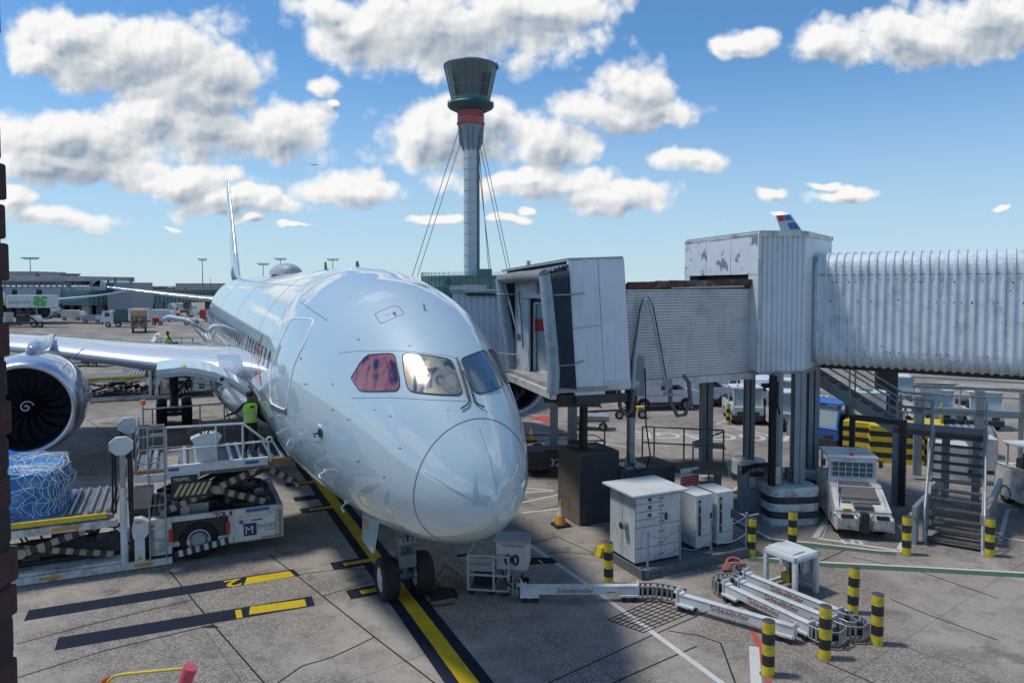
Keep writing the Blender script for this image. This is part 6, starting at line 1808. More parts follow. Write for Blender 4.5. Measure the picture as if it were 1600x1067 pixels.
# ------------------------------------------------------------------ vehicles
def make_tug(label, loc, rz):
    t = thing('baggage_tug', label, 'tug', loc, rz, 'white tugs with barred screens')
    mb = MB()
    mb.prism([(.02, 0, .42), (.02, 0, .78), (.10, .05, .82), (.10, .0, .30)], (0, .01, 0)) if False else None
    body = MB(); W_ = 1.46
    prof = [(0, .22), (-.02, .55), (.06, .80), (1.0, 1.22), (1.0, 1.28), (3.0, 1.28), (3.05, .6), (3.0, .25)]
    body.prism([(0.0, y, z) for y, z in prof], (W_, 0, 0)); body.build('body', WHITE_D, t, .04)
    bp = MB(); bp.prism([(-.03, -.12, .30), (-.03, -.16, .62), (-.03, .25, .66), (-.03, .25, .30)], (.55, 0, 0)); bp.prism([(W_ - .52, -.12, .30), (W_ - .52, -.16, .62), (W_ - .52, .25, .66), (W_ - .52, .25, .30)], (.55, 0, 0))
    bp.prism([(.5, -.06, .35), (.5, -.06, .7), (.5, .1, .7), (.5, .1, .35)], (.46, 0, 0)); bp.build('bumper', mat('rusted_white', (.55, .55, .52), .6, dirt=1.0, dcol=(.10, .05, .03), dscale=2.6, streak=.5), t, .06)
    MB().box(.62, .84, -.22, .0, .22, .78).box(.68, .78, -.26, -.2, .3, .7).build('tow_hitch', BLK, t, .01)
    h = MB(); h.prism([(.2, .32, .945), (.2, .98, 1.235), (.2, .98, 1.255), (.2, .32, .965)], (1.06, 0, 0)); h.box(.25, 1.2, 1.02, 1.45, 1.28, 1.30); h.build('grip_plate', mat('grip_grey', (.12, .11, .11), .8, dirt=.3), t)
    MB().box(.5, 1.0, .03, .32, .82, .93).build('step_plate', MATS['grip_grey'], t)
    mb = MB(); mb.tube([(.08, .1, .8), (.12, .5, 1.12), (.2, .9, 1.40)], .022); mb.tube([(W_ - .08, .1, .8), (W_ - .12, .5, 1.12), (W_ - .2, .9, 1.4)], .022); mb.tube([(.2, .45, 1.1), (W_ - .2, .45, 1.1)], .022); mb.tube([(.45, .15, .92), (.45, .2, 1.0), (1.0, .2, 1.0), (1.0, .15, .92)], .015); mb.build('grab_rail', STEEL_L, t)
    MB().box(.16, .40, -.03, -.015, .74, .86).build('number_plate', AMBER, t); text_mesh('VP9001', .07, XZ(.17, -.034, .775), 'plate_text', BLK, t)
    for x in (.08, W_ - .42): MB().box(x, x + .34, -.2, -.1, .62, .72).build('lamp_cluster', BLK, t, .01)
    # cab with grid screen
    c = MB(); Y_ = 1.45
    for x in (0.05, W_ - .09): c.cut(); c.box(x, x + .07, Y_, Y_ + .08, 1.2, 2.02); c.box(x, x + .07, Y_ + 1.1, Y_ + 1.18, 1.2, 2.02)
    c.cut(); c.box(.05, W_ - .02, Y_ - .03, Y_ + .02, 1.28, 1.42); c.cut(); c.box(.05, W_ - .02, Y_ - .03, Y_ + .02, 1.92, 2.04); c.build('cab_frame', WHITE, t, .01)
    MB().box(.0, W_ + .02, Y_ - .08, Y_ + 1.3, 2.03, 2.10).build('cab_roof', WHITE, t, .02)
    g = MB()
    for k in range(7): g.box(.13 + k * .198, .15 + k * .198, Y_ - .04, Y_ - .02, 1.44, 1.92)
    for k in range(4): g.box(.12, W_ - .1, Y_ - .04, Y_ - .02, 1.44 + k * .155, 1.458 + k * .155)
    g.build('grid_screen', WHITE, t); MB().box(.12, W_ - .1, Y_ + .02, Y_ + .03, 1.42, 1.92).build('windscreen', TGLASS, t)
    MB().cyl((.72, Y_ + .05, 2.1), (.72, Y_ + .05, 2.18), .06, .05).build('beacon', RED, t)
    text_mesh('E-TRACTOR', .06, XZ(.50, Y_ - .045, 1.96), 'cab_lettering', GREYP, t)
    mb = MB()
    for x in (-.14, W_ + .06): mb.box(x, x + .1, Y_, Y_ + .08, 1.75, 1.95); mb.tube([(x + .05, Y_ + .04, 1.95), (W_ / 2, Y_ + .1, 2.05)], .012)
    mb.build('wing_mirror', BLK, t, .01)
    MB().box(.2, W_ - .2, Y_ + .5, Y_ + .9, 1.2, 1.6).build('seat', BLK, t, .05)
    for y in (.55, 2.5):
        for x in (.1, W_ - .1): wheel((x, y, .33), .33, .2, t, axis='X')
    return t


tg = make_tug('white battered tug parked in bay ten', (9.58, 20.95, 0), R(-12))
tg2 = G(1584, 838); dup(tg, (tg2.x + 2.0, tg2.y + .8, 0), R(0), 'white tug cut off by the right edge of the view')
tg3 = G(1540, 740); dup(tg, (15.7, 32.5, 0), R(60), 'white tug seen through the stair treads')


def make_tractor(label, loc, rz, name='cab_tractor', bodym=None, group='boxy cab tractors in the bays'):
    t = thing(name, label, 'tractor', loc, rz, group); bm_ = bodym or WHITE; W_ = 1.55
    MB().prism([(0, 0, .30), (0, -.03, .95), (0, .02, 1.0), (0, 3.1, 1.0), (0, 3.1, .3)], (W_, 0, 0)).build('body', bm_, t, .04)
    MB().box(-.02, W_ + .02, -.08, .3, .22, .52).box(.2, .55, -.06, 0, .55, .7).box(W_ - .55, W_ - .2, -.06, 0, .55, .7).build('bumper', DARK, t, .02)
    mb = MB()
    for x in (0.0, W_ - .07): mb.beam((x + .035, .03, .95), (x + .035, .22, 1.9), .07, .07); mb.box(x, x + .07, 1.4, 1.48, .95, 1.92)
    mb.box(0, W_, .02, .08, .9, 1.0); mb.box(0, W_, 1.42, 1.48, 1.3, 1.38); mb.build('cab_frame', bm_, t)
    MB().prism([(.07, .05, 1.0), (.07, .23, 1.86), (.07, .25, 1.86), (.07, .07, 1.0)], (W_ - .14, 0, 0)).build('windscreen', PANE, t)
    MB().box(-.03, W_ + .03, .1, 1.6, 1.9, 1.99).build('cab_roof', bm_, t, .03); MB().cyl((.3, .4, 1.99), (.3, .4, 2.08), .06).build('beacon', BEACON, t)
    MB().box(.2, W_ - .2, .8, 1.2, .8, 1.4).build('seat', BLK, t, .05); MB().box(.1, W_ - .1, 1.7, 3.0, 1.0, 1.25).build('rear_cover', DARK, t)
    for y in (.55, 2.55):
        for x in (.08, W_ - .08): wheel((x, y, .32), .32, .2, t, axis='X')
    return t


tr = make_tractor('white cab tractor beside the distant bollard', (11.75, 38.0, 0), R(-6)); text_mesh('CARTER', .14, XZ(.5, -.04, .78), 'front_lettering', GREYP, tr)
dup(tr, (13.25, 36.2, 0), R(-6), 'white cab tractor glimpsed between two grey columns')
bt = make_tractor('deep blue cab tractor with a blue roof behind the round banded base', (12.75, 32.6, 0), R(-30), 'blue_tractor', BLUE); bt.location = (13.25, 32.9, 0); bt.rotation_euler = (0, 0, R(-48)); bt.scale = (1.12, 1.12, 1.08)
dup(bt, (15.9, 34.9, 0), R(-48), 'blue roofed tractor farther back under a dark frame')


for (u, v, lab) in ((1440, 668, 'white cab tractor beyond the stair landing, left one'), (1515, 672, 'white cab tractor beyond the stair landing, right one'), (1205, 648, 'white cab tractor behind the pair of grey columns'), (1385, 640, 'white cab tractor above the striped blocks, far back')):
    g_ = G(u, v); dup(tr, (g_.x, g_.y, 0), R(-12), lab)


def make_van(label, loc, rz):
    t = thing('white_van', label, 'van', loc, rz, 'white vans with a red side line'); W_ = 1.85; L = 4.4
    side_ = [(0, .32), (0, 1.0), (.05, 1.12), (.9, 1.28), (1.55, 1.80), (2.1, 1.88), (4.2, 1.85), (4.36, 1.6), (4.4, .9), (4.38, .32)]
    MB().prism([(x, 0, z) for x, z in side_], (0, W_, 0)).build('body', mat('van_white', (.62, .65, .70), .35, coat=.5), t, .09)
    for y in (-.006, W_ - .004):
        MB().prism([(.98, y, 1.25), (1.58, y, 1.72), (2.0, y, 1.74), (2.0, y, 1.2)], (0, .01, 0)).prism([(2.1, y, 1.2), (2.1, y, 1.74), (2.4, y, 1.74), (2.4, y, 1.2)], (0, .01, 0)).build('side_window', GLASS, t)
        MB().box(1.0, 4.3, y, y + .01, .88, .91).build('red_line', RED, t); MB().box(.95, 4.3, y - .004, y + .014, .32, .5).build('sill', DARK, t)
        MB().cyl((.85, y - .01, .36), (.85, y + .02, .36), .40, n=28).cut().cyl((3.45, y - .01, .36), (3.45, y + .02, .36), .40, n=28).build('wheel_arch', DARK, t)
    MB().prism([(.93, .15, 1.30), (1.56, .15, 1.80), (1.56, W_ - .15, 1.80), (.93, W_ - .15, 1.30)], (-.02, 0, .015)).build('windscreen', GLASS, t)
    MB().prism([(4.225, .2, 1.25), (4.225, W_ - .2, 1.25), (4.225, W_ - .25, 1.7), (4.225, .25, 1.7)], (.17, 0, 0)).build('rear_window', GLASS, t)
    MB().box(4.3, 4.44, .1, W_ - .1, .35, .55).box(-.04, .06, .1, W_ - .1, .35, .62).build('bumper', DARK, t, .02); MB().box(4.36, 4.42, .5, 1.3, .62, .76).build('number_plate', AMBER, t)
    MB().box(4.34, 4.42, .03, .16, .9, 1.35).box(4.34, 4.42, W_ - .16, W_ - .03, .9, 1.35).build('rear_lamp', RED, t)
    for x in (.85, 3.45):
        for y in (.05, W_ - .05): wheel((x, y, .33), .33, .22, t)
    return t


vg = make_van('white van side on, left half hidden by the grey column', (11.0, 43.4, 0), R(176)); vg.location = (13.9, 45.3, 0)
dup(vg, (13.4, 46.0, 0), R(-78), 'white van showing its back doors and number plate')
dup(vg, (12.0, 43.2, 0), R(186), 'white van behind the ribbed tunnel, only its lower side visible')
bpy.data.objects[-1] if False else None
last = [o for o in COL.objects if o.get('label', '').startswith('white van behind the ribbed')][0]; last.location = (11.0, 44.4, 0)
dup(vg, (14.6, 52.0, 0), R(-20), 'white van farther back with a large windscreen')

g_ = G(1100, 612); dup(vg, (g_.x, g_.y, 0), R(170), 'white van parked in the far row behind the rounded van')
g_ = G(1180, 618); dup(vg, (g_.x, g_.y, 0), R(200), 'white van in the far row right of the big windscreen van')
# wheeled steps
t = thing('mobile_steps', 'small wheeled metal maintenance steps left of the slim grey column', 'steps', (*G(1062, 640)[:2], 0), R(-10))
mb = MB()
for x in (0, .7): mb.beam((x, -.2, .1), (x, .9, 1.2), .05, .12); mb.tube([(x, -.1, .2), (x, -.1, 1.1), (x, .9, 2.1), (x, 1.6, 2.1), (x, 1.6, .2)], .025); mb.tube([(x, .9, 1.2), (x, .9, 2.1)], .025)
mb.box(0, .7, .9, 1.6, 1.18, 1.22); mb.build('step_frame', STEEL_L, t)
for k in range(4): MB().box(0, .7, -.15 + .26 * k, .1 + .26 * k, .22 + .26 * k, .26 + .26 * k).build('tread', STEEL_L, t)
for x in (-.08, .78): wheel((x, .9, .2), .2, .1, t, axis='X')
t = thing('tow_dolly', 'black wheeled tow frame with yellow parts beyond the gangway rail', 'dolly', (*G(905, 655)[:2], 0), R(8))
mb = MB(); mb.beam((0, 0, .4), (3.6, 0, .5), .1, .1); mb.beam((1, -.5, .35), (1, .5, .35), .08, .08); mb.tube([(0, 0, .5), (.6, .1, 1.0), (1.3, 0, .6)], .04); mb.build('dolly_frame', DARK, t)
MB().box(3.3, 3.7, -.2, .2, .35, .65).cyl((.2, 0, .8), (.2, 0, 1.0), .12, m=1).build('dolly_tool', [YEL, BEACON], t, .02)
for x in (.6, 2.2, 3.5): wheel((x, -.3, .25), .25, .14, t)
t = thing('flat_trailer', 'low pale trailer behind the bridge bogie', 'trailer', (*G(893, 672)[:2], 0), R(-8))
MB().box(0, 1.9, 0, 1.0, .45, .75).build('trailer_box', STEEL_L, t, .02)
for x in (.3, 1.6): wheel((x, 0, .22), .22, .14, t)
t = thing('grey_tank', 'pale grey vertical tank behind the striped blocks', 'tank', (16.2, 32.8, 0), 0)
MB().cyl((0, 0, 0), (0, 0, 2.6), .85, n=32).build('tank_shell', CAB, t); MB().cyl((0, 0, 2.6), (0, 0, 2.7), .3).build('tank_cap', STEEL, t)
t = thing('wrapped_load', 'dark strapped round bundle on a yellow post trolley at the right', 'trolley', (18.6, 30.5, .16), R(-10))
MB().cyl((0, 0, .7), (1.7, 0, .7), .62, n=28).build('bundle', STEEL, t)
mb = MB()
for k in range(6): mb.tube([(.2 + .28 * k, .64 * math.cos(a_), .7 + .64 * math.sin(a_)) for a_ in [i * 2 * PI / 20 for i in range(20)]], .02, 6, 0, True)
mb.build('strap', BLK, t); MB().box(-.3, -.2, -.05, .05, 0, 2.2).build('yellow_post', YEL, t)
t = thing('generator_box', 'pale grey cabinet unit on the raised kerb behind the stair', 'generator', (17.7, 28.2, .16), R(-20)); MB().box(0, 1.3, 0, 1.0, 0, 1.25).build('generator_case', CAB, t, .02)
mb = MB()
for k in range(6): mb.box(1.301, 1.31, .1, .9, .2 + .15 * k, .25 + .15 * k)
mb.build('louvre', DARK, t)
k_ = G(1452, 742); dup(t, (k_.x, k_.y, .0), R(-25), 'pale grey cabinet unit partly hidden by the stair treads')

# ================================================================== FAR BACKGROUND
# control tower
TX, TY = -14.4, 254.0
tw = thing('control_tower', 'slender airport control tower with a flared glass cab and a red collar', 'control tower', (TX, TY, 0), 0)


def zt(v): return P(800, v, TY - (8 if v < 156 else 6 if v < 172 else 3)).z


k_ = TY / 1125
mb = MB(); n_ = 13
z0, z1 = zt(432), zt(212)
for i in range(n_): a, c = z0 + (z1 - z0) * i / n_, z0 + (z1 - z0) * (i + 1) / n_; mb.cyl((0, 0, a), (0, 0, c - .35), 2.55, n=40, cap=False); mb.cyl((0, 0, c - .35), (0, 0, c), 2.42, n=40, cap=False)
mb.cyl((0, 0, 0), (0, 0, z0), 2.6, n=40); mb.build('shaft', TOWERW, tw)
mb = MB()
for i in range(26): z = z0 + (z1 - z0) * (i + .5) / 26; mb.cbox((-.35, -2.5, z), (.3, .2, .35))
mb.build('port_hole', TOWERD, tw)
MB().box(1.6, 3.0, -1.4, 1.4, 8, zt(190)).build('lift_shaft', TOWERD, tw)
mb = MB(); mb.lathe([(2.65, zt(232)), (3.0, zt(215)), (3.9, zt(193)), (3.9, zt(191))], 36)
for a in (R(200), R(250), R(290), R(340), R(90)): mb.prism([(2.7 * math.cos(a), 2.7 * math.sin(a), zt(235)), (2.7 * math.cos(a), 2.7 * math.sin(a), zt(200)), (4.6 * math.cos(a), 4.6 * math.sin(a), zt(196)), (4.2 * math.cos(a), 4.2 * math.sin(a), zt(222))], (.4, .2, 0))
mb.build('shaft_head', mat('head_grey', (.22, .28, .33), .5), tw)
MB().cyl((0, 0, zt(192)), (0, 0, zt(167)), 4.65, n=48).cyl((0, 0, zt(192) - .1), (0, 0, zt(189)), 4.85, n=48).build('red_collar', PINK, tw)
mb = MB()
for r_i in range(2):
    for i in range(9): a = R(215 + 14 * i + 7 * r_i); mb.cbox((4.66 * math.cos(a), 4.66 * math.sin(a), zt(176 + 4 * r_i)), (.5, .5, .35), 0, a)
mb.build('collar_vent', mat('vent_dark', (.15, .03, .03), .6), tw)
mb = MB(); mb.lathe([(5.0, zt(169)), (7.6, zt(163)), (8.1, zt(160)), (8.1, zt(156)), (6.8, zt(155))], 56); mb.build('balcony', mat('balcony_teal', (.025, .07, .08), .5), tw)
mb = MB()
mb.tube([(8.0 * math.cos(a), 8.0 * math.sin(a), zt(151)) for a in [i * 2 * PI / 48 for i in range(48)]], .07, 5, 0, True)
for i in range(32): a = i * 2 * PI / 32; mb.cyl((8.0 * math.cos(a), 8.0 * math.sin(a), zt(156)), (8.0 * math.cos(a), 8.0 * math.sin(a), zt(151)), .05, n=5)
mb.build('balcony_rail', TEAL, tw)
rb, rt2 = 6.3, 9.25; nn = 24
mb = MB(); mb.cyl((0, 0, zt(155)), (0, 0, zt(94)), rb, rt2, nn, 0, True, False); glz = mb.build('cab_glazing', mat('tower_glass', (.012, .035, .05), .08, spec=.9, var=.3, dscale=.15), tw)
MB().cyl((0, 0, zt(155)), (0, 0, zt(146)), rb + .12, rb + .52, nn, 0, False, False).build('teal_band', mat('teal_glass_pale', (.02, .22, .22), .2), tw)
mb = MB()
for i in range(nn):
    a = 2 * PI * i / nn; mb.beam((rb * 1.01 * math.cos(a), rb * 1.01 * math.sin(a), zt(155)), (rt2 * 1.01 * math.cos(a), rt2 * 1.01 * math.sin(a), zt(93)), .11, .11)
for f in (.0, .12, .45, .95):
    r = (rb + (rt2 - rb) * f) * 1.012; mb.tube([(r * math.cos(2 * PI * i / nn), r * math.sin(2 * PI * i / nn), zt(155) + (zt(94) - zt(155)) * f) for i in range(nn)], .09, 5, 0, True)
mb.build('mullion', mat('mullion_pale', (.14, .24, .26), .5), tw)
mb = MB(); mb.lathe([(rt2 + .15, zt(94.5)), (rt2 + .2, zt(92)), (rt2 * .8, zt(89.5)), (rt2 * .4, zt(88)), (0, zt(87.5))], nn * 2); mb.build('tower_roof', TOWERD, tw)
mb = MB(); mb.tube([(r_ * math.cos(a), r_ * math.sin(a), zt(88)) for r_, a in [(rt2 * .75, i * 2 * PI / 40) for i in range(40)]], .1, 5, 0, True)
mb.tube([(rt2 * .9, 0, zt(92)), (rt2 * .97, 0, zt(86)), (rt2 + .4, 0, zt(92)), (rt2 + .2, -.5, zt(99))], .25, 6); mb.build('roof_rail', STEEL_L, tw)


def tp(u, v, dy=0): return P(u, v, TY + dy) - Vector((TX, TY, 0))


for (u0, v0, u1, v1, dy) in ((718, 200, 644, 432, -8), (721, 218, 652, 432, 8), (750.5, 206, 799.5, 432, -8), (750, 229, 795, 432, 8), (749, 240, 766, 450, 20), (748, 262, 770, 450, 22)):
    MB().tube([tp(u0, v0, 0), tp(u1, v1, dy)], .13, 6).build('stay_cable', TOWERD, tw)
bs = thing('tower_base_building', 'round green glazed building at the foot of the control tower', 'building', (TX + 4, TY - 6, 0), 0)
rbz = HC + 15 / 1125 * TY
mb = MB(); mb.cyl((0, 0, 0), (0, 0, rbz - .9), 20.5, n=64, cap=False); mb.build('glass_wall', TGLASS, bs)
mb = MB(); mb.cyl((0, 0, rbz - .9), (0, 0, rbz - .2), 20.9, n=64); mb.build('roof', TEAL, bs)
mb = MB()
for i in range(64): a = 2 * PI * i / 64; mb.box(20.5 * math.cos(a) - .1, 20.5 * math.cos(a) + .1, 20.5 * math.sin(a) - .1, 20.5 * math.sin(a) + .1, 0, rbz - .9)
mb.build('mullion', TEAL, bs)
mb = MB(); mb.tube([(20.6 * math.cos(a), 20.6 * math.sin(a), rbz + .7) for a in [i * 2 * PI / 64 for i in range(64)]], .07, 5, 0, True)
for i in range(64): a = 2 * PI * i / 64; mb.cyl((20.6 * math.cos(a), 20.6 * math.sin(a), rbz - .2), (20.6 * math.cos(a), 20.6 * math.sin(a), rbz + 1.0), .06, n=4)
mb.build('roof_rail', TEAL, bs); MB().box(-1, 3.5, -3, 1, rbz - .2, rbz + 2.2).build('roof_plant', TOWERD, bs)


# lamp masts
def mast(label, u, vt, Y, arms=4):
    p = P(u, vt, Y); t = thing('lamp_mast', label, 'lamp mast', (p.x, p.y, 0), 0, 'floodlight masts on the skyline')
    MB().cyl((0, 0, 0), (0, 0, p.z), .22 * Y / 300, .13 * Y / 300, 8).build('mast_pole', TOWERD, t)
    mb = MB(); s_ = Y / 300
    for k in range(arms):
        x = (k - (arms - 1) / 2) * 1.3 * s_; mb.cbox((x, 0, p.z), (.8 * s_, .8 * s_, .35 * s_)); mb.cbox((x * .8, .6 * s_, p.z - .5 * s_), (.7 * s_, .7 * s_, .3 * s_))
    mb.beam((-arms * .65 * s_, 0, p.z - .1), (arms * .65 * s_, 0, p.z - .1), .15 * s_, .15 * s_); mb.build('lamp_head', TOWERD, t)
    return t


for u, v, Y, n_, lab in ((47, 403, 230, 6, 'tall floodlight mast above the left terminal roof'), (316, 405, 420, 3, 'floodlight mast left of the airliner tail fin, above the glazed pier'), (411, 412, 460, 4, 'left one of the two floodlight masts behind the fuselage dome'),
                         (438, 404, 430, 4, 'right one of the two floodlight masts behind the fuselage dome'), (520, 405, 440, 4, 'floodlight mast just above the crown of the fuselage'), (165, 435, 330, 3, 'small floodlight mast left of the grey roof tower')):
    mast(lab, u, v, Y, n_)
for u, v, lab in ((329, 434, 'thin bare pole on the skyline left of the fuselage'),):
    p = P(u, v, 400); o = MB().cyl((0, 0, 0), (0, 0, p.z), .25, .1, 8).build('thin_pole', TOWERD); o.location = (p.x, 400, 0); tag(o, lab, 'pole')

# left terminal
TYY = 165.0


def BX_(name, label, cat, u0, u1, vt, vb, Y, depth, m, zb=None):
    a = P(u0, vt, Y); c = P(u1, vb, Y); o = MB().box(0, c.x - a.x, 0, depth, 0 if zb is None else zb, a.z - (0 if zb is None else 0)).build(name, m)
    return o, a, c


PALE = mat('pale_terminal_panel', (.42, .46, .50), .6, dirt=.3, dscale=.2, streak=.0)
CONCT = mat('terminal_concrete', (.36, .35, .35), .8, dirt=.4, dscale=.2)


def sx_(u, Y): return (u - 800) / 1125 * Y


def sz_(v, Y): return P(800, v, Y).z


tm = thing('terminal_building', 'long pale terminal with a concrete roof band behind the left wing', 'terminal', (0, 0, 0), 0); Y = 165
MB().box(sx_(-60, Y), sx_(104, Y), Y + 6, Y + 30, sz_(439, Y), sz_(431, Y)).box(sx_(-60, Y), sx_(20, Y), Y + 8, Y + 20, sz_(431, Y), sz_(423, Y)).build('roof_band', CONCT, tm, .05)
MB().prism([(sx_(24, Y), Y + 8, sz_(426, Y)), (sx_(63, Y), Y + 8, sz_(426, Y)), (sx_(58, Y), Y + 8, sz_(431, Y)), (sx_(30, Y), Y + 8, sz_(431, Y))], (0, 8, 0)).build('roof_light', CONCT, tm)
MB().box(sx_(-60, Y), sx_(98, Y), Y + 7, Y + 25, sz_(446, Y), sz_(439, Y)).build('clerestory', GLASS, tm)
mb = MB(); mb.cyl((sx_(118, Y), Y + 10, sz_(450, Y)), (sx_(118, Y), Y + 22, sz_(450, Y)), 1.8, n=24); mb.box(sx_(100, Y), sx_(118, Y), Y + 10, Y + 22, sz_(450, Y), sz_(438, Y)); mb.build('curved_roof', PALE, tm)
cols_ = [(-60, 19), (27, 57), (66, 95), (102, 111), (118, 128), (129, 143), (154, 166)]
mb = MB()
for a, c in cols_: mb.box(sx_(a, Y), sx_(c, Y), Y, Y + 12, sz_(475, Y), sz_(448, Y))
mb.box(sx_(-60, Y), sx_(168, Y), Y + .3, Y + 11.7, sz_(475, Y) + .4, sz_(449, Y)); mb.build('wall_panel', PALE, tm)
mb = MB()
for a, c in zip(cols_[:-1], cols_[1:]): mb.cut(); mb.box(sx_(a[1] + .5, Y), sx_(c[0] - .5, Y), Y - .05, Y + .4, sz_(474, Y), sz_(453, Y))
mb.build('window_bay', GLASS, tm)
mb = MB()
for u in range(0, 112, 9): mb.box(sx_(u, Y), sx_(u, Y) + .25, Y - .5, Y - .2, sz_(449, Y), sz_(440, Y))
mb.box(sx_(-60, Y), sx_(94, Y), Y - .6, Y - .1, sz_(441, Y), sz_(439.5, Y)); mb.beam((sx_(94, Y), Y - .4, sz_(440, Y)), (sx_(113, Y), Y - .4, sz_(448, Y)), .3, .4)
for u in range(120, 162, 4): mb.box(sx_(u, Y), sx_(u, Y) + .08, Y, Y + .1, sz_(448, Y), sz_(444.5, Y))
mb.box(sx_(116, Y), sx_(162, Y), Y, Y + .1, sz_(444.8, Y), sz_(444.4, Y)); mb.build('roof_walkway', TOWERD, tm)
mb = MB()
for u in range(-50, 168, 14): mb.box(sx_(u, Y), sx_(u, Y) + 1.0, Y + 1, Y + 2, 0, sz_(474, Y))
mb.box(sx_(-60, Y), sx_(168, Y), Y + 11, Y + 11.5, 0, sz_(474, Y)); mb.build('undercroft', mat('undercroft_dark', (.05, .06, .08), .7, patch=((.3, .1, .08), .3, .6)), tm)
gt = thing('roof_plant_tower', 'grey block with corner posts and railings rising at the pier junction', 'building', (0, 0, 0), 0); Y = 158
MB().box(sx_(168, Y), sx_(207, Y), Y, Y + 9, sz_(500, Y), sz_(441.5, Y)).build('block_wall', mat('plant_grey', (.25, .29, .33), .6), gt); MB().box(sx_(167, Y), sx_(178, Y), Y - .2, Y + 8, sz_(458, Y), sz_(442, Y)).build('dark_bay', GLASS, gt)
mb = MB()
for u in (168, 179, 204): mb.cut(); mb.box(sx_(u, Y), sx_(u, Y) + .35, Y, Y + .35, sz_(442, Y), sz_(433 if u > 170 else 438, Y))
for v in (437, 439.5): mb.box(sx_(168, Y), sx_(206, Y), Y, Y + .1, sz_(v, Y), sz_(v, Y) + .08)
mb.build('roof_post', TOWERD, gt)
pier = thing('glazed_pier', 'long green glazed pier on pillars between the left terminal and the fuselage', 'pier', (0, 0, 0), 0); Y = 160
xs_ = (sx_(150, 160), sx_(336, 200))
mb = MB(); A0, A1 = Vector((sx_(143, 158), 157, 0)), Vector((sx_(345, 195), 195, 0)); dv = (A1 - A0).normalized(); nv = Vector((-dv.y, dv.x, 0))
zA0, zA1 = sz_(477, 158), sz_(457, 158)
mb.prism([A0 + Vector((0, 0, zA0)), A1 + Vector((0, 0, zA0)), A1 + Vector((0, 0, zA1)), A0 + Vector((0, 0, zA1))], nv * 8); mb.build('glass_wall', mat('pier_glass', (.10, .20, .21), .15, spec=.8, var=.35, dscale=.3), pier)
mb = MB(); mb.prism([A0 - nv * .3 + Vector((0, 0, zA1)), A1 - nv * .3 + Vector((0, 0, zA1)), A1 - nv * .3 + Vector((0, 0, zA1 + .5)), A0 - nv * .3 + Vector((0, 0, zA1 + .5))], nv * 8.6); mb.build('roof', TOWERD, pier)
mb = MB()
for k in range(34): p = A0.lerp(A1, k / 33) - nv * .08; mb.beam(p + Vector((0, 0, zA0)), p + Vector((0, 0, zA1)), .14, .14)
mb.build('mullion', TEAL, pier)
for f in (.05, .14, .26, .38, .58, .78, .97):
    p = A0.lerp(A1, f) + nv * 3; MB().box(p.x - .8, p.x + .8, p.y - .6, p.y + .6, 0, zA0).build('pillar', PALE if f != .97 else STEEL, pier)
p = A0.lerp(A1, .33); MB().box(p.x - 5, p.x + 3.2, p.y + 1, p.y + 5, 0, zA0).build('stair_core', TGLASS, pier)

# neighbour airliner at the left with catering truck
NAM = Matrix.Translation((-4, 0, 0)) @ Matrix.Rotation(R(48), 4, 'Z')
na = thing('parked_airliner', 'distant white airliner parked at the left terminal, one wing and engine showing', 'airliner', (sx_(0, 138), 138, 0), 0)
MB(NAM).grid([[Vector((2.8 * s_ * math.cos(a), y, 5.2 + 2.8 * s_ * math.sin(a) - (1 - s_) * .8)) for a in [i * 2 * PI / 32 for i in range(32)]] for y, s_ in ((-12, .02), (-11.6, .3), (-10.5, .6), (-8.5, .85), (-6, .97), (-3, 1), (30, 1), (42, .7), (50, .2))], 0, True, True).build('fuselage', FUSE, na)
rows = []
for (x, y, z, ch, th) in ((2, 6, 4.2, 9, .12), (9, 4.5, 4.6, 6, .11), (18, 2.0, 5.4, 3.5, .10), (24, 0, 6.2, 2.2, .1), (27.5, -1.0, 6.9, 1.0, .08)):
    rows.append([Vector((x, y - ch * .5 + ch * a, z + t_ * th * ch)) for a, t_ in AF] + [Vector((x, y - ch * .5 + ch * a, z - t_ * th * ch)) for a, t_ in AF[::-1][1:-1]])
MB().grid(rows, 0, True, True).build('wing', FUSE, na)
M = Matrix.Translation((10.2, -3, 2.6)) @ Matrix.Rotation(PI / 2, 4, 'Z')
ne = MB(M).lathe([(1.25, .1), (1.35, 0), (1.55, .3), (1.6, 1.4), (1.4, 3.2), (1.0, 4.0)], 32, 0, 'X').build('engine', LIP, na)
MB(M).lathe([(1.25, .1), (1.2, .8), (0, .9)], 32, 0, 'X').build('engine_fan', BLK, ne)
# the engine mouth faces the viewer
MB().box(10, 10.4, -3, 2, 3.9, 4.8).build('pylon', FUSE, na)
na2 = thing('far_airliner', 'far airliner under the pier, wing and engine visible beside the fuselage', 'airliner', (sx_(330, 175), 215, 0), 0)
MB().grid([[Vector((2.8 * s_ * math.cos(a), y, 5.0 + 2.8 * s_ * math.sin(a))) for a in [i * 2 * PI / 32 for i in range(32)]] for y, s_ in ((-12, .02), (-11.6, .3), (-10.5, .6), (-8.5, .85), (-6, .97), (30, 1), (42, .7))], 0, True, True).build('fuselage', WHITE, na2)
rows = []
for (x, y, z, ch, th) in ((-2, 4, 4.0, 8, .12), (-10, 2, 4.6, 5, .11), (-22, 0, 5.6, 2.0, .10)):
    rows.append([Vector((x, y - ch * .5 + ch * a, z + t_ * th * ch)) for a, t_ in AF] + [Vector((x, y - ch * .5 + ch * a, z - t_ * th * ch)) for a, t_ in AF[::-1][1:-1]])
MB().grid(rows, 0, True, True).build('wing', WHITE, na2)
M = Matrix.Translation((-7.0, -6, 2.7)) @ Matrix.Rotation(PI / 2, 4, 'Z')
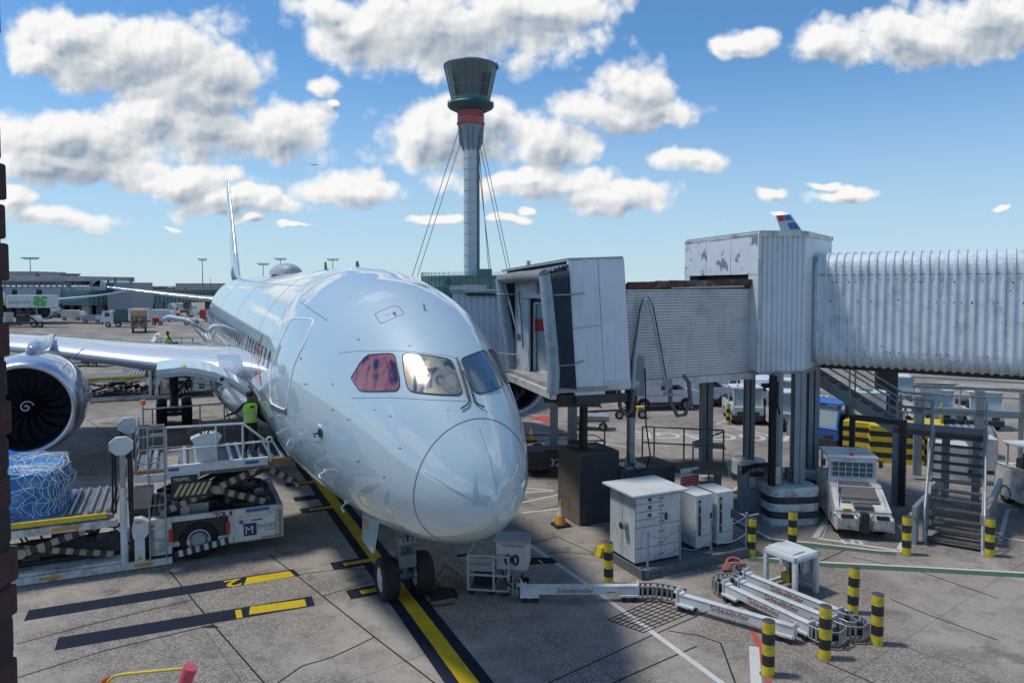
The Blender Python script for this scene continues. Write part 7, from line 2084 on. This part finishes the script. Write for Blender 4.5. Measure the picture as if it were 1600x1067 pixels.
ne = MB(M).lathe([(1.35, .1), (1.45, 0), (1.7, .3), (1.75, 1.4), (1.5, 3.2), (1.1, 4.0)], 32, 0, 'X').build('engine', WHITE, na2); MB(M).lathe([(1.35, .1), (1.3, .8), (0, .9)], 32, 0, 'X').build('engine_fan', BLK, ne)

ct = thing('catering_truck', 'high lift catering truck with a green patterned white box at the far left', 'truck', (sx_(9, 126), 126, 0), 0)
MB().box(0, 7.6, 0, 2.6, 3.5, 5.7).build('lift_box', WHITE, ct, .05)
text_mesh('gategourmet', .75, XZ(.5, -.03, 4.3), 'company_name', GREYP, ct, .01)
mb = MB(); rr = random.Random(6)
for i in range(60): x, z = 4.9 + rr.random() * 2.3, 3.8 + rr.random() * 1.6; s_ = rr.uniform(.10, .26); mb.prism([(x + s_ * math.cos(k * PI / 3 + i) , -.02, z + s_ * math.sin(k * PI / 3 + i)) for k in range(6)], (0, -.01 - .0005 * i, 0))
mb.build('green_pattern', GREENP, ct)
mb = MB(); mb.beam((1.5, .2, .9), (5.2, .2, 3.45), .2, .25); mb.beam((5.2, .4, .9), (1.5, .4, 3.45), .2, .25); mb.build('scissor_lift', DARK, ct)
MB().box(-.5, 7.0, 0, 2.4, .6, .95).build('truck_frame', DARK, ct); MB().box(-2.2, -.3, 0, 2.4, .5, 2.6).build('truck_cab', WHITE, ct, .1); MB().box(-2.2, -1.2, 0, 2.4, 3.9, 4.6).build('amber_rail', YEL, ct)
for x in (-1.2, 4.8, 5.9): wheel((x, .1, .5), .5, .3, ct)
lt = thing('flatbed_lorry', 'white cab lorry with glazed cargo side, side on below the pier', 'lorry', (sx_(163, 128), 127, 0), 0)
MB().prism([(0, 0, .6), (0, 0, 1.9), (.3, 0, 2.9), (2.0, 0, 2.9), (2.0, 0, .6)], (0, 2.4, 0)).build('truck_cab', WHITE, lt, .08); MB().box(.6, 1.4, -.02, 0, 1.9, 2.6).build('side_window', GLASS, lt); MB().box(-.05, .3, 0, 2.4, .5, .9).build('bumper', DARK, lt)
MB().box(2.3, 7.6, 0, 2.4, .85, 1.1).build('truck_bed', DARK, lt); MB().box(2.4, 4.4, .1, 2.3, 1.1, 3.2).build('glass_load', TGLASS, lt, .02); MB().box(4.6, 7.4, .1, 2.3, 1.1, 3.3).build('white_container', WHITE, lt, .02)
for x in (1.1, 2.9, 5.6, 6.7): wheel((x, .1, .5), .5, .3, lt)
bv = thing('brown_truck', 'brown box truck seen from behind on the sunlit taxi lane', 'truck', (sx_(209, 112), 111, 0), R(27))
MB().box(0, 2.25, 0, 6, .7, 3.5).build('truck_box', BROWNB, bv, .05); MB().box(.05, 2.2, -.03, 0, 2.7, 3.45).build('upper_panel', mat('tan_panel', (.40, .28, .15), .6), bv); MB().box(.3, 1.95, -.04, 0, 1.0, 2.4).build('loading_door', mat('mauve_load', (.28, .2, .22), .6, patch=((.1, .05, .05), 1.5, .5)), bv)
MB().box(.8, 1.45, -.06, -.04, .75, .98).build('number_plate', AMBER, bv)
for x in (.25, 2.0): wheel((x, .6, .5), .5, .3, bv, axis='X')
for i, (u, v, lab) in enumerate(((104, 573, 'small wheeled container dolly just right of the engine'), (193, 589, 'wheeled container dolly beneath the wing'))):
    g = G(u, v)
    if i == 0:
        t = thing('container_dolly', lab, 'dolly', (g.x, g.y, 0), R(-6), 'container dollies beyond the wing')
        MB().prism([(0, 0, .55), (.5, 0, .4), (1.4, 0, .4), (1.4, 0, 1.85), (0, 0, 1.85)], (0, 1.5, 0)).build('container', LIP, t, .02); MB().box(1.42, 3.0, 0, 1.5, .45, 1.8).build('canvas_side', mat('canvas_grey', (.08, .09, .10), .8), t)
        MB().box(-.1, 3.1, 0, 1.5, .3, .42).build('dolly_bed', DARK, t)
        for x in (.5, 1.9, 2.7): wheel((x, .1, .2), .2, .12, t)
        d0 = t
    else: dup(d0, (g.x, g.y, 0), R(-8), lab)
# far odds and ends on the apron: small service vehicles under the pier
def svc(label, u, v, L, H_, m, group):
    L *= .62; H_ = .5 + (H_ - .5) * .8
    g = G(u, v); t = thing('service_vehicle', label, 'vehicle', (g.x, g.y, 0), 0, group)
    MB().box(0, L * .7, 0, 2.0, .5, H_).build('load_box', m, t, .08); MB().prism([(L * .72, 0, .5), (L * .72, 0, H_ * .9), (L * .88, 0, H_ * .9), (L, 0, H_ * .55), (L, 0, .5)], (0, 2.0, 0)).build('cab', WHITE, t, .06)
    for x in (L * .18, L * .82): wheel((x, 0, .4), .4, .25, t)
    return t


GRP = 'small service vehicles under the glazed pier'
for u, v, L, H_, m, lab in ((128, 506, 6, 2.0, STEEL_L, 'low grey service truck left of the flatbed lorry'), (235, 503, 7, 3.0, WHITE, 'white box truck just right of the brown truck'), (238, 508, 3, 1.6, RED, 'small red vehicle right of the brown truck'),
                            (252, 497, 4, 2.2, PALE, 'pale van in the gap under the pier'), (268, 500, 4, 1.8, RED, 'red vehicle under the middle of the pier'), (281, 498, 5, 2.4, BROWNB, 'brown van under the middle of the pier'), (286, 508, 5, 1.4, WHITE, 'low white car left of the far engine'),
                            (312, 503, 3, 3.0, RED, 'red upright unit beside the fuselage edge'), (95, 501, 7, 2.6, WHITE, 'white truck right of the distant engine'), (25, 509, 6, 2.4, DARK, 'dark tractor below the catering box'),
                            (240, 487, 9, 3.0, BLUE, 'blue and white bus far beyond the pier'), (212, 483, 8, 2.5, WHITE, 'white truck far beyond the pier'), (270, 485, 10, 2.5, WHITE, 'long white vehicle far beyond the pier'), (180, 485, 8, 3.0, RED, 'red lorry far beyond the terminal columns')):
    svc(lab, u, v, L, H_, m, GRP)
# distant hangars and treeline
t = thing('distant_hangar', 'very long pale low building on the horizon behind the pier', 'building', (-420, 900, 0), 0); MB().box(0, 330, 0, 60, 0, 9).build('hangar_wall', mat('beige_far', (.40, .36, .30), .8), t); MB().box(0, 330, -.5, 60, 9, 10).build('roof', mat('far_grey', (.3, .33, .36), .7), t)
t = thing('distant_warehouse', 'low distant warehouse on the horizon left of the tower', 'building', (-80, 1000, 0), 0); MB().box(0, 520, 0, 60, 0, 8).build('warehouse_wall', mat('far_blue_grey', (.22, .26, .30), .8), t); MB().box(0, 520, -.5, 60, 8, 9).build('roof', MATS['far_grey'], t)
tl = MB(); rr = random.Random(12)
for i in range(1400):
    x = -1600 + i * 2.6 + rr.uniform(-4, 4); h = rr.uniform(3, 6); w = rr.uniform(4, 9); y = 1300 + rr.uniform(-30, 60)
    tl.add([(x + w * math.cos(a) * (1 - .3 * (k % 2)), y, max(0, h * .5 + h * .55 * math.sin(a))) for k, a in enumerate([2 * PI * j / 9 for j in range(9)])] + [(x, y - 3, h * .6)], [(j, (j + 1) % 9, 9) for j in range(9)])
o = tl.build('distant_woodland', mat('far_foliage', (.05, .075, .06), .9, var=.4, dscale=.05)); o['kind'] = 'stuff'
# tails
tf = thing('tail_fin_airliner', 'tip of a red, white and blue airliner tail above the bridge roof', 'airliner', (sx_(1212, 90), 90, 0), 0)
TFM = [mat('tail_silver', (.5, .53, .56), .35), mat('tail_red', (.5, .03, .05), .35), mat('tail_blue', (.02, .16, .42), .35)]
def tfz(v): return sz_(v, 90)
def tfx(u): return (u - 1212) / 1125 * 90
mb = MB(); mb.prism([(tfx(1211), 0, tfz(337)), (tfx(1233), 0, tfz(335)), (tfx(1262), 0, tfz(375)), (tfx(1225), 0, tfz(375))], (0, .35, 0)); mb.build('fin', TFM[0], tf)
MB().prism([(tfx(1212), -.01, tfz(337.5)), (tfx(1221.5), -.01, tfz(336.5)), (tfx(1224.5), -.01, tfz(345)), (tfx(1215), -.01, tfz(346.5))], (0, -.01, 0)).build('red_stripe', TFM[1], tf)
MB().prism([(tfx(1222.5), -.01, tfz(336.5)), (tfx(1231), -.01, tfz(335.8)), (tfx(1237), -.01, tfz(344)), (tfx(1225.5), -.01, tfz(345))], (0, -.01, 0)).prism([(tfx(1228), -.01, tfz(348.5)), (tfx(1240), -.01, tfz(347)), (tfx(1248.5), -.01, tfz(358)), (tfx(1232), -.01, tfz(359))], (0, -.01, 0)).build('blue_stripe', TFM[2], tf)
MB().cyl((tfx(1205), 25, 5), (tfx(1205), -10, 5), 2.8, n=24).prism([(tfx(1225), 0, tfz(375)), (tfx(1262), 0, tfz(375)), (tfx(1275), 0, 6), (tfx(1215), 0, 6)], (0, .4, 0)).build('fuselage', TFM[0], tf)
for u, v, Y, m, lab, w in ((287, 449, 420, RED, 'small red airliner tail fin above the pier roof', 1), (230, 452, 500, TOWERD, 'tiny dark tail fin above the pier at left', .5)):
    a = P(u, v, Y); z1 = a.z; t = thing('distant_tail_fin', lab, 'airliner', (a.x, Y, 0), 0)
    MB().prism([(0, 0, z1), (1.5 * w, 0, z1 - .3), (6 * w, 0, z1 - 8), (0.5 * w, 0, z1 - 8)], (0, .5, 0)).prism([(0.5 * w, 0, z1 - 8), (6 * w, 0, z1 - 8), (6 * w, 0, 0), (.5 * w, 0, 0)], (0, .6, 0)).build('fin', m, t)
# airliners in flight
def flyer(label, u, v, Y, s_, rz):
    a = P(u, v, Y); t = thing('flying_airliner', label, 'airliner', a, rz)
    MB().cyl((-18 * s_, 0, 0), (18 * s_, 0, 0), 1.9 * s_, n=12).cyl((18 * s_, 0, 0), (24 * s_, 0, .6 * s_), 1.9 * s_, .4 * s_, 12).cyl((-18 * s_, 0, 0), (-21 * s_, 0, -.4 * s_), 1.9 * s_, .2, 12).build('fuselage', TOWERD, t)
    MB().prism([(-5 * s_, 0, 0), (3 * s_, 0, 0), (10 * s_, 18 * s_, 1.5 * s_), (7 * s_, 18 * s_, 1.5 * s_)], (0, 0, .3 * s_)).prism([(-5 * s_, 0, 0), (3 * s_, 0, 0), (10 * s_, -18 * s_, 1.5 * s_), (7 * s_, -18 * s_, 1.5 * s_)], (0, 0, .3 * s_)).build('wing', TOWERD, t)
    MB().prism([(18 * s_, 0, 0), (22 * s_, 0, 0), (25 * s_, 0, 7 * s_), (22.5 * s_, 0, 7 * s_)], (0, .4 * s_, 0)).build('tail_fin', TOWERD, t)


flyer('tiny airliner in flight left of centre between two clouds', 492, 258, 2600, .62, R(200))
flyer('faint tiny airliner in flight right of the tower', 1125, 343, 4500, .45, R(180))

# ------------------------------------------------------------------ brick wall at the left and red padded stand
bw = MB(); rr = random.Random(21); h = .0
z = 0.0
while z < 11:
    jx = rr.uniform(-.009, .006); bh = rr.uniform(.058, .074)
    for k in range(6):
        x1 = -.958 + jx - k * .235 ; bw.box(x1 - .22, x1, 1.258 + rr.uniform(-.004, .002), 1.37, z, z + bh)
    z += bh + .008
ob = bw.build('brick_wall', BRICK, None, .005); ob.modifiers[0].segments = 2
tag(ob, 'dark purple brown brick wall edge along the left side of the view', 'wall')
MB().box(-2.4, -.9625, 1.262, 1.36, 0, 11).build('mortar', mat('dark_mortar', (.03, .025, .025), .9, bump=.5), ob)
ps = thing('padded_handrail', 'yellow tube handrail with a red foam padded post at the bottom left', 'handrail', (0, 0, 0), 0)
a, c, d_, e_ = P(168, 1062, 8.0), P(186, 1052, 8.0), P(285, 1045, 8.0), P(288, 1110, 8.0)
mb = MB(); mb.tube([P(162, 1090, 8.0), P(170, 1063, 8.0), P(178, 1056, 8.0), P(190, 1053, 8.0), P(286, 1044, 8.0)], .017, 10)
b0_ = P(162, 1090, 8.0); mb.tube([b0_, (b0_.x, b0_.y, 0)], .017, 8); mb.build('handrail_tube', YEL, ps)
p0, p1 = P(297, 1044, 7.9), P(282, 1085, 7.9)
mb = MB(); mb.tube([p0 + (p0 - p1).normalized() * .02, p0, p0.lerp(p1, .3), p1, p1 + (p1 - p0) * .5], .075, 20); 
mb.build('foam_pad', PADR, ps); MB().tube([p1 + (p1 - p0) * .5, (p1.x - .1, p1.y, 0)], .03, 8).build('stand_leg', YEL, ps)
mb = MB(); q_ = P(160, 1062, 8.0); mb.prism([q_, q_ + Vector((.06, 0, .035)), q_ + Vector((.05, 0, -.03)), q_ + Vector((-.02, 0, -.05))], (0, .05, 0)); mb.tube([q_, (q_.x, q_.y + .02, 0)], .012); mb.build('orange_catch', BEACON, ps)
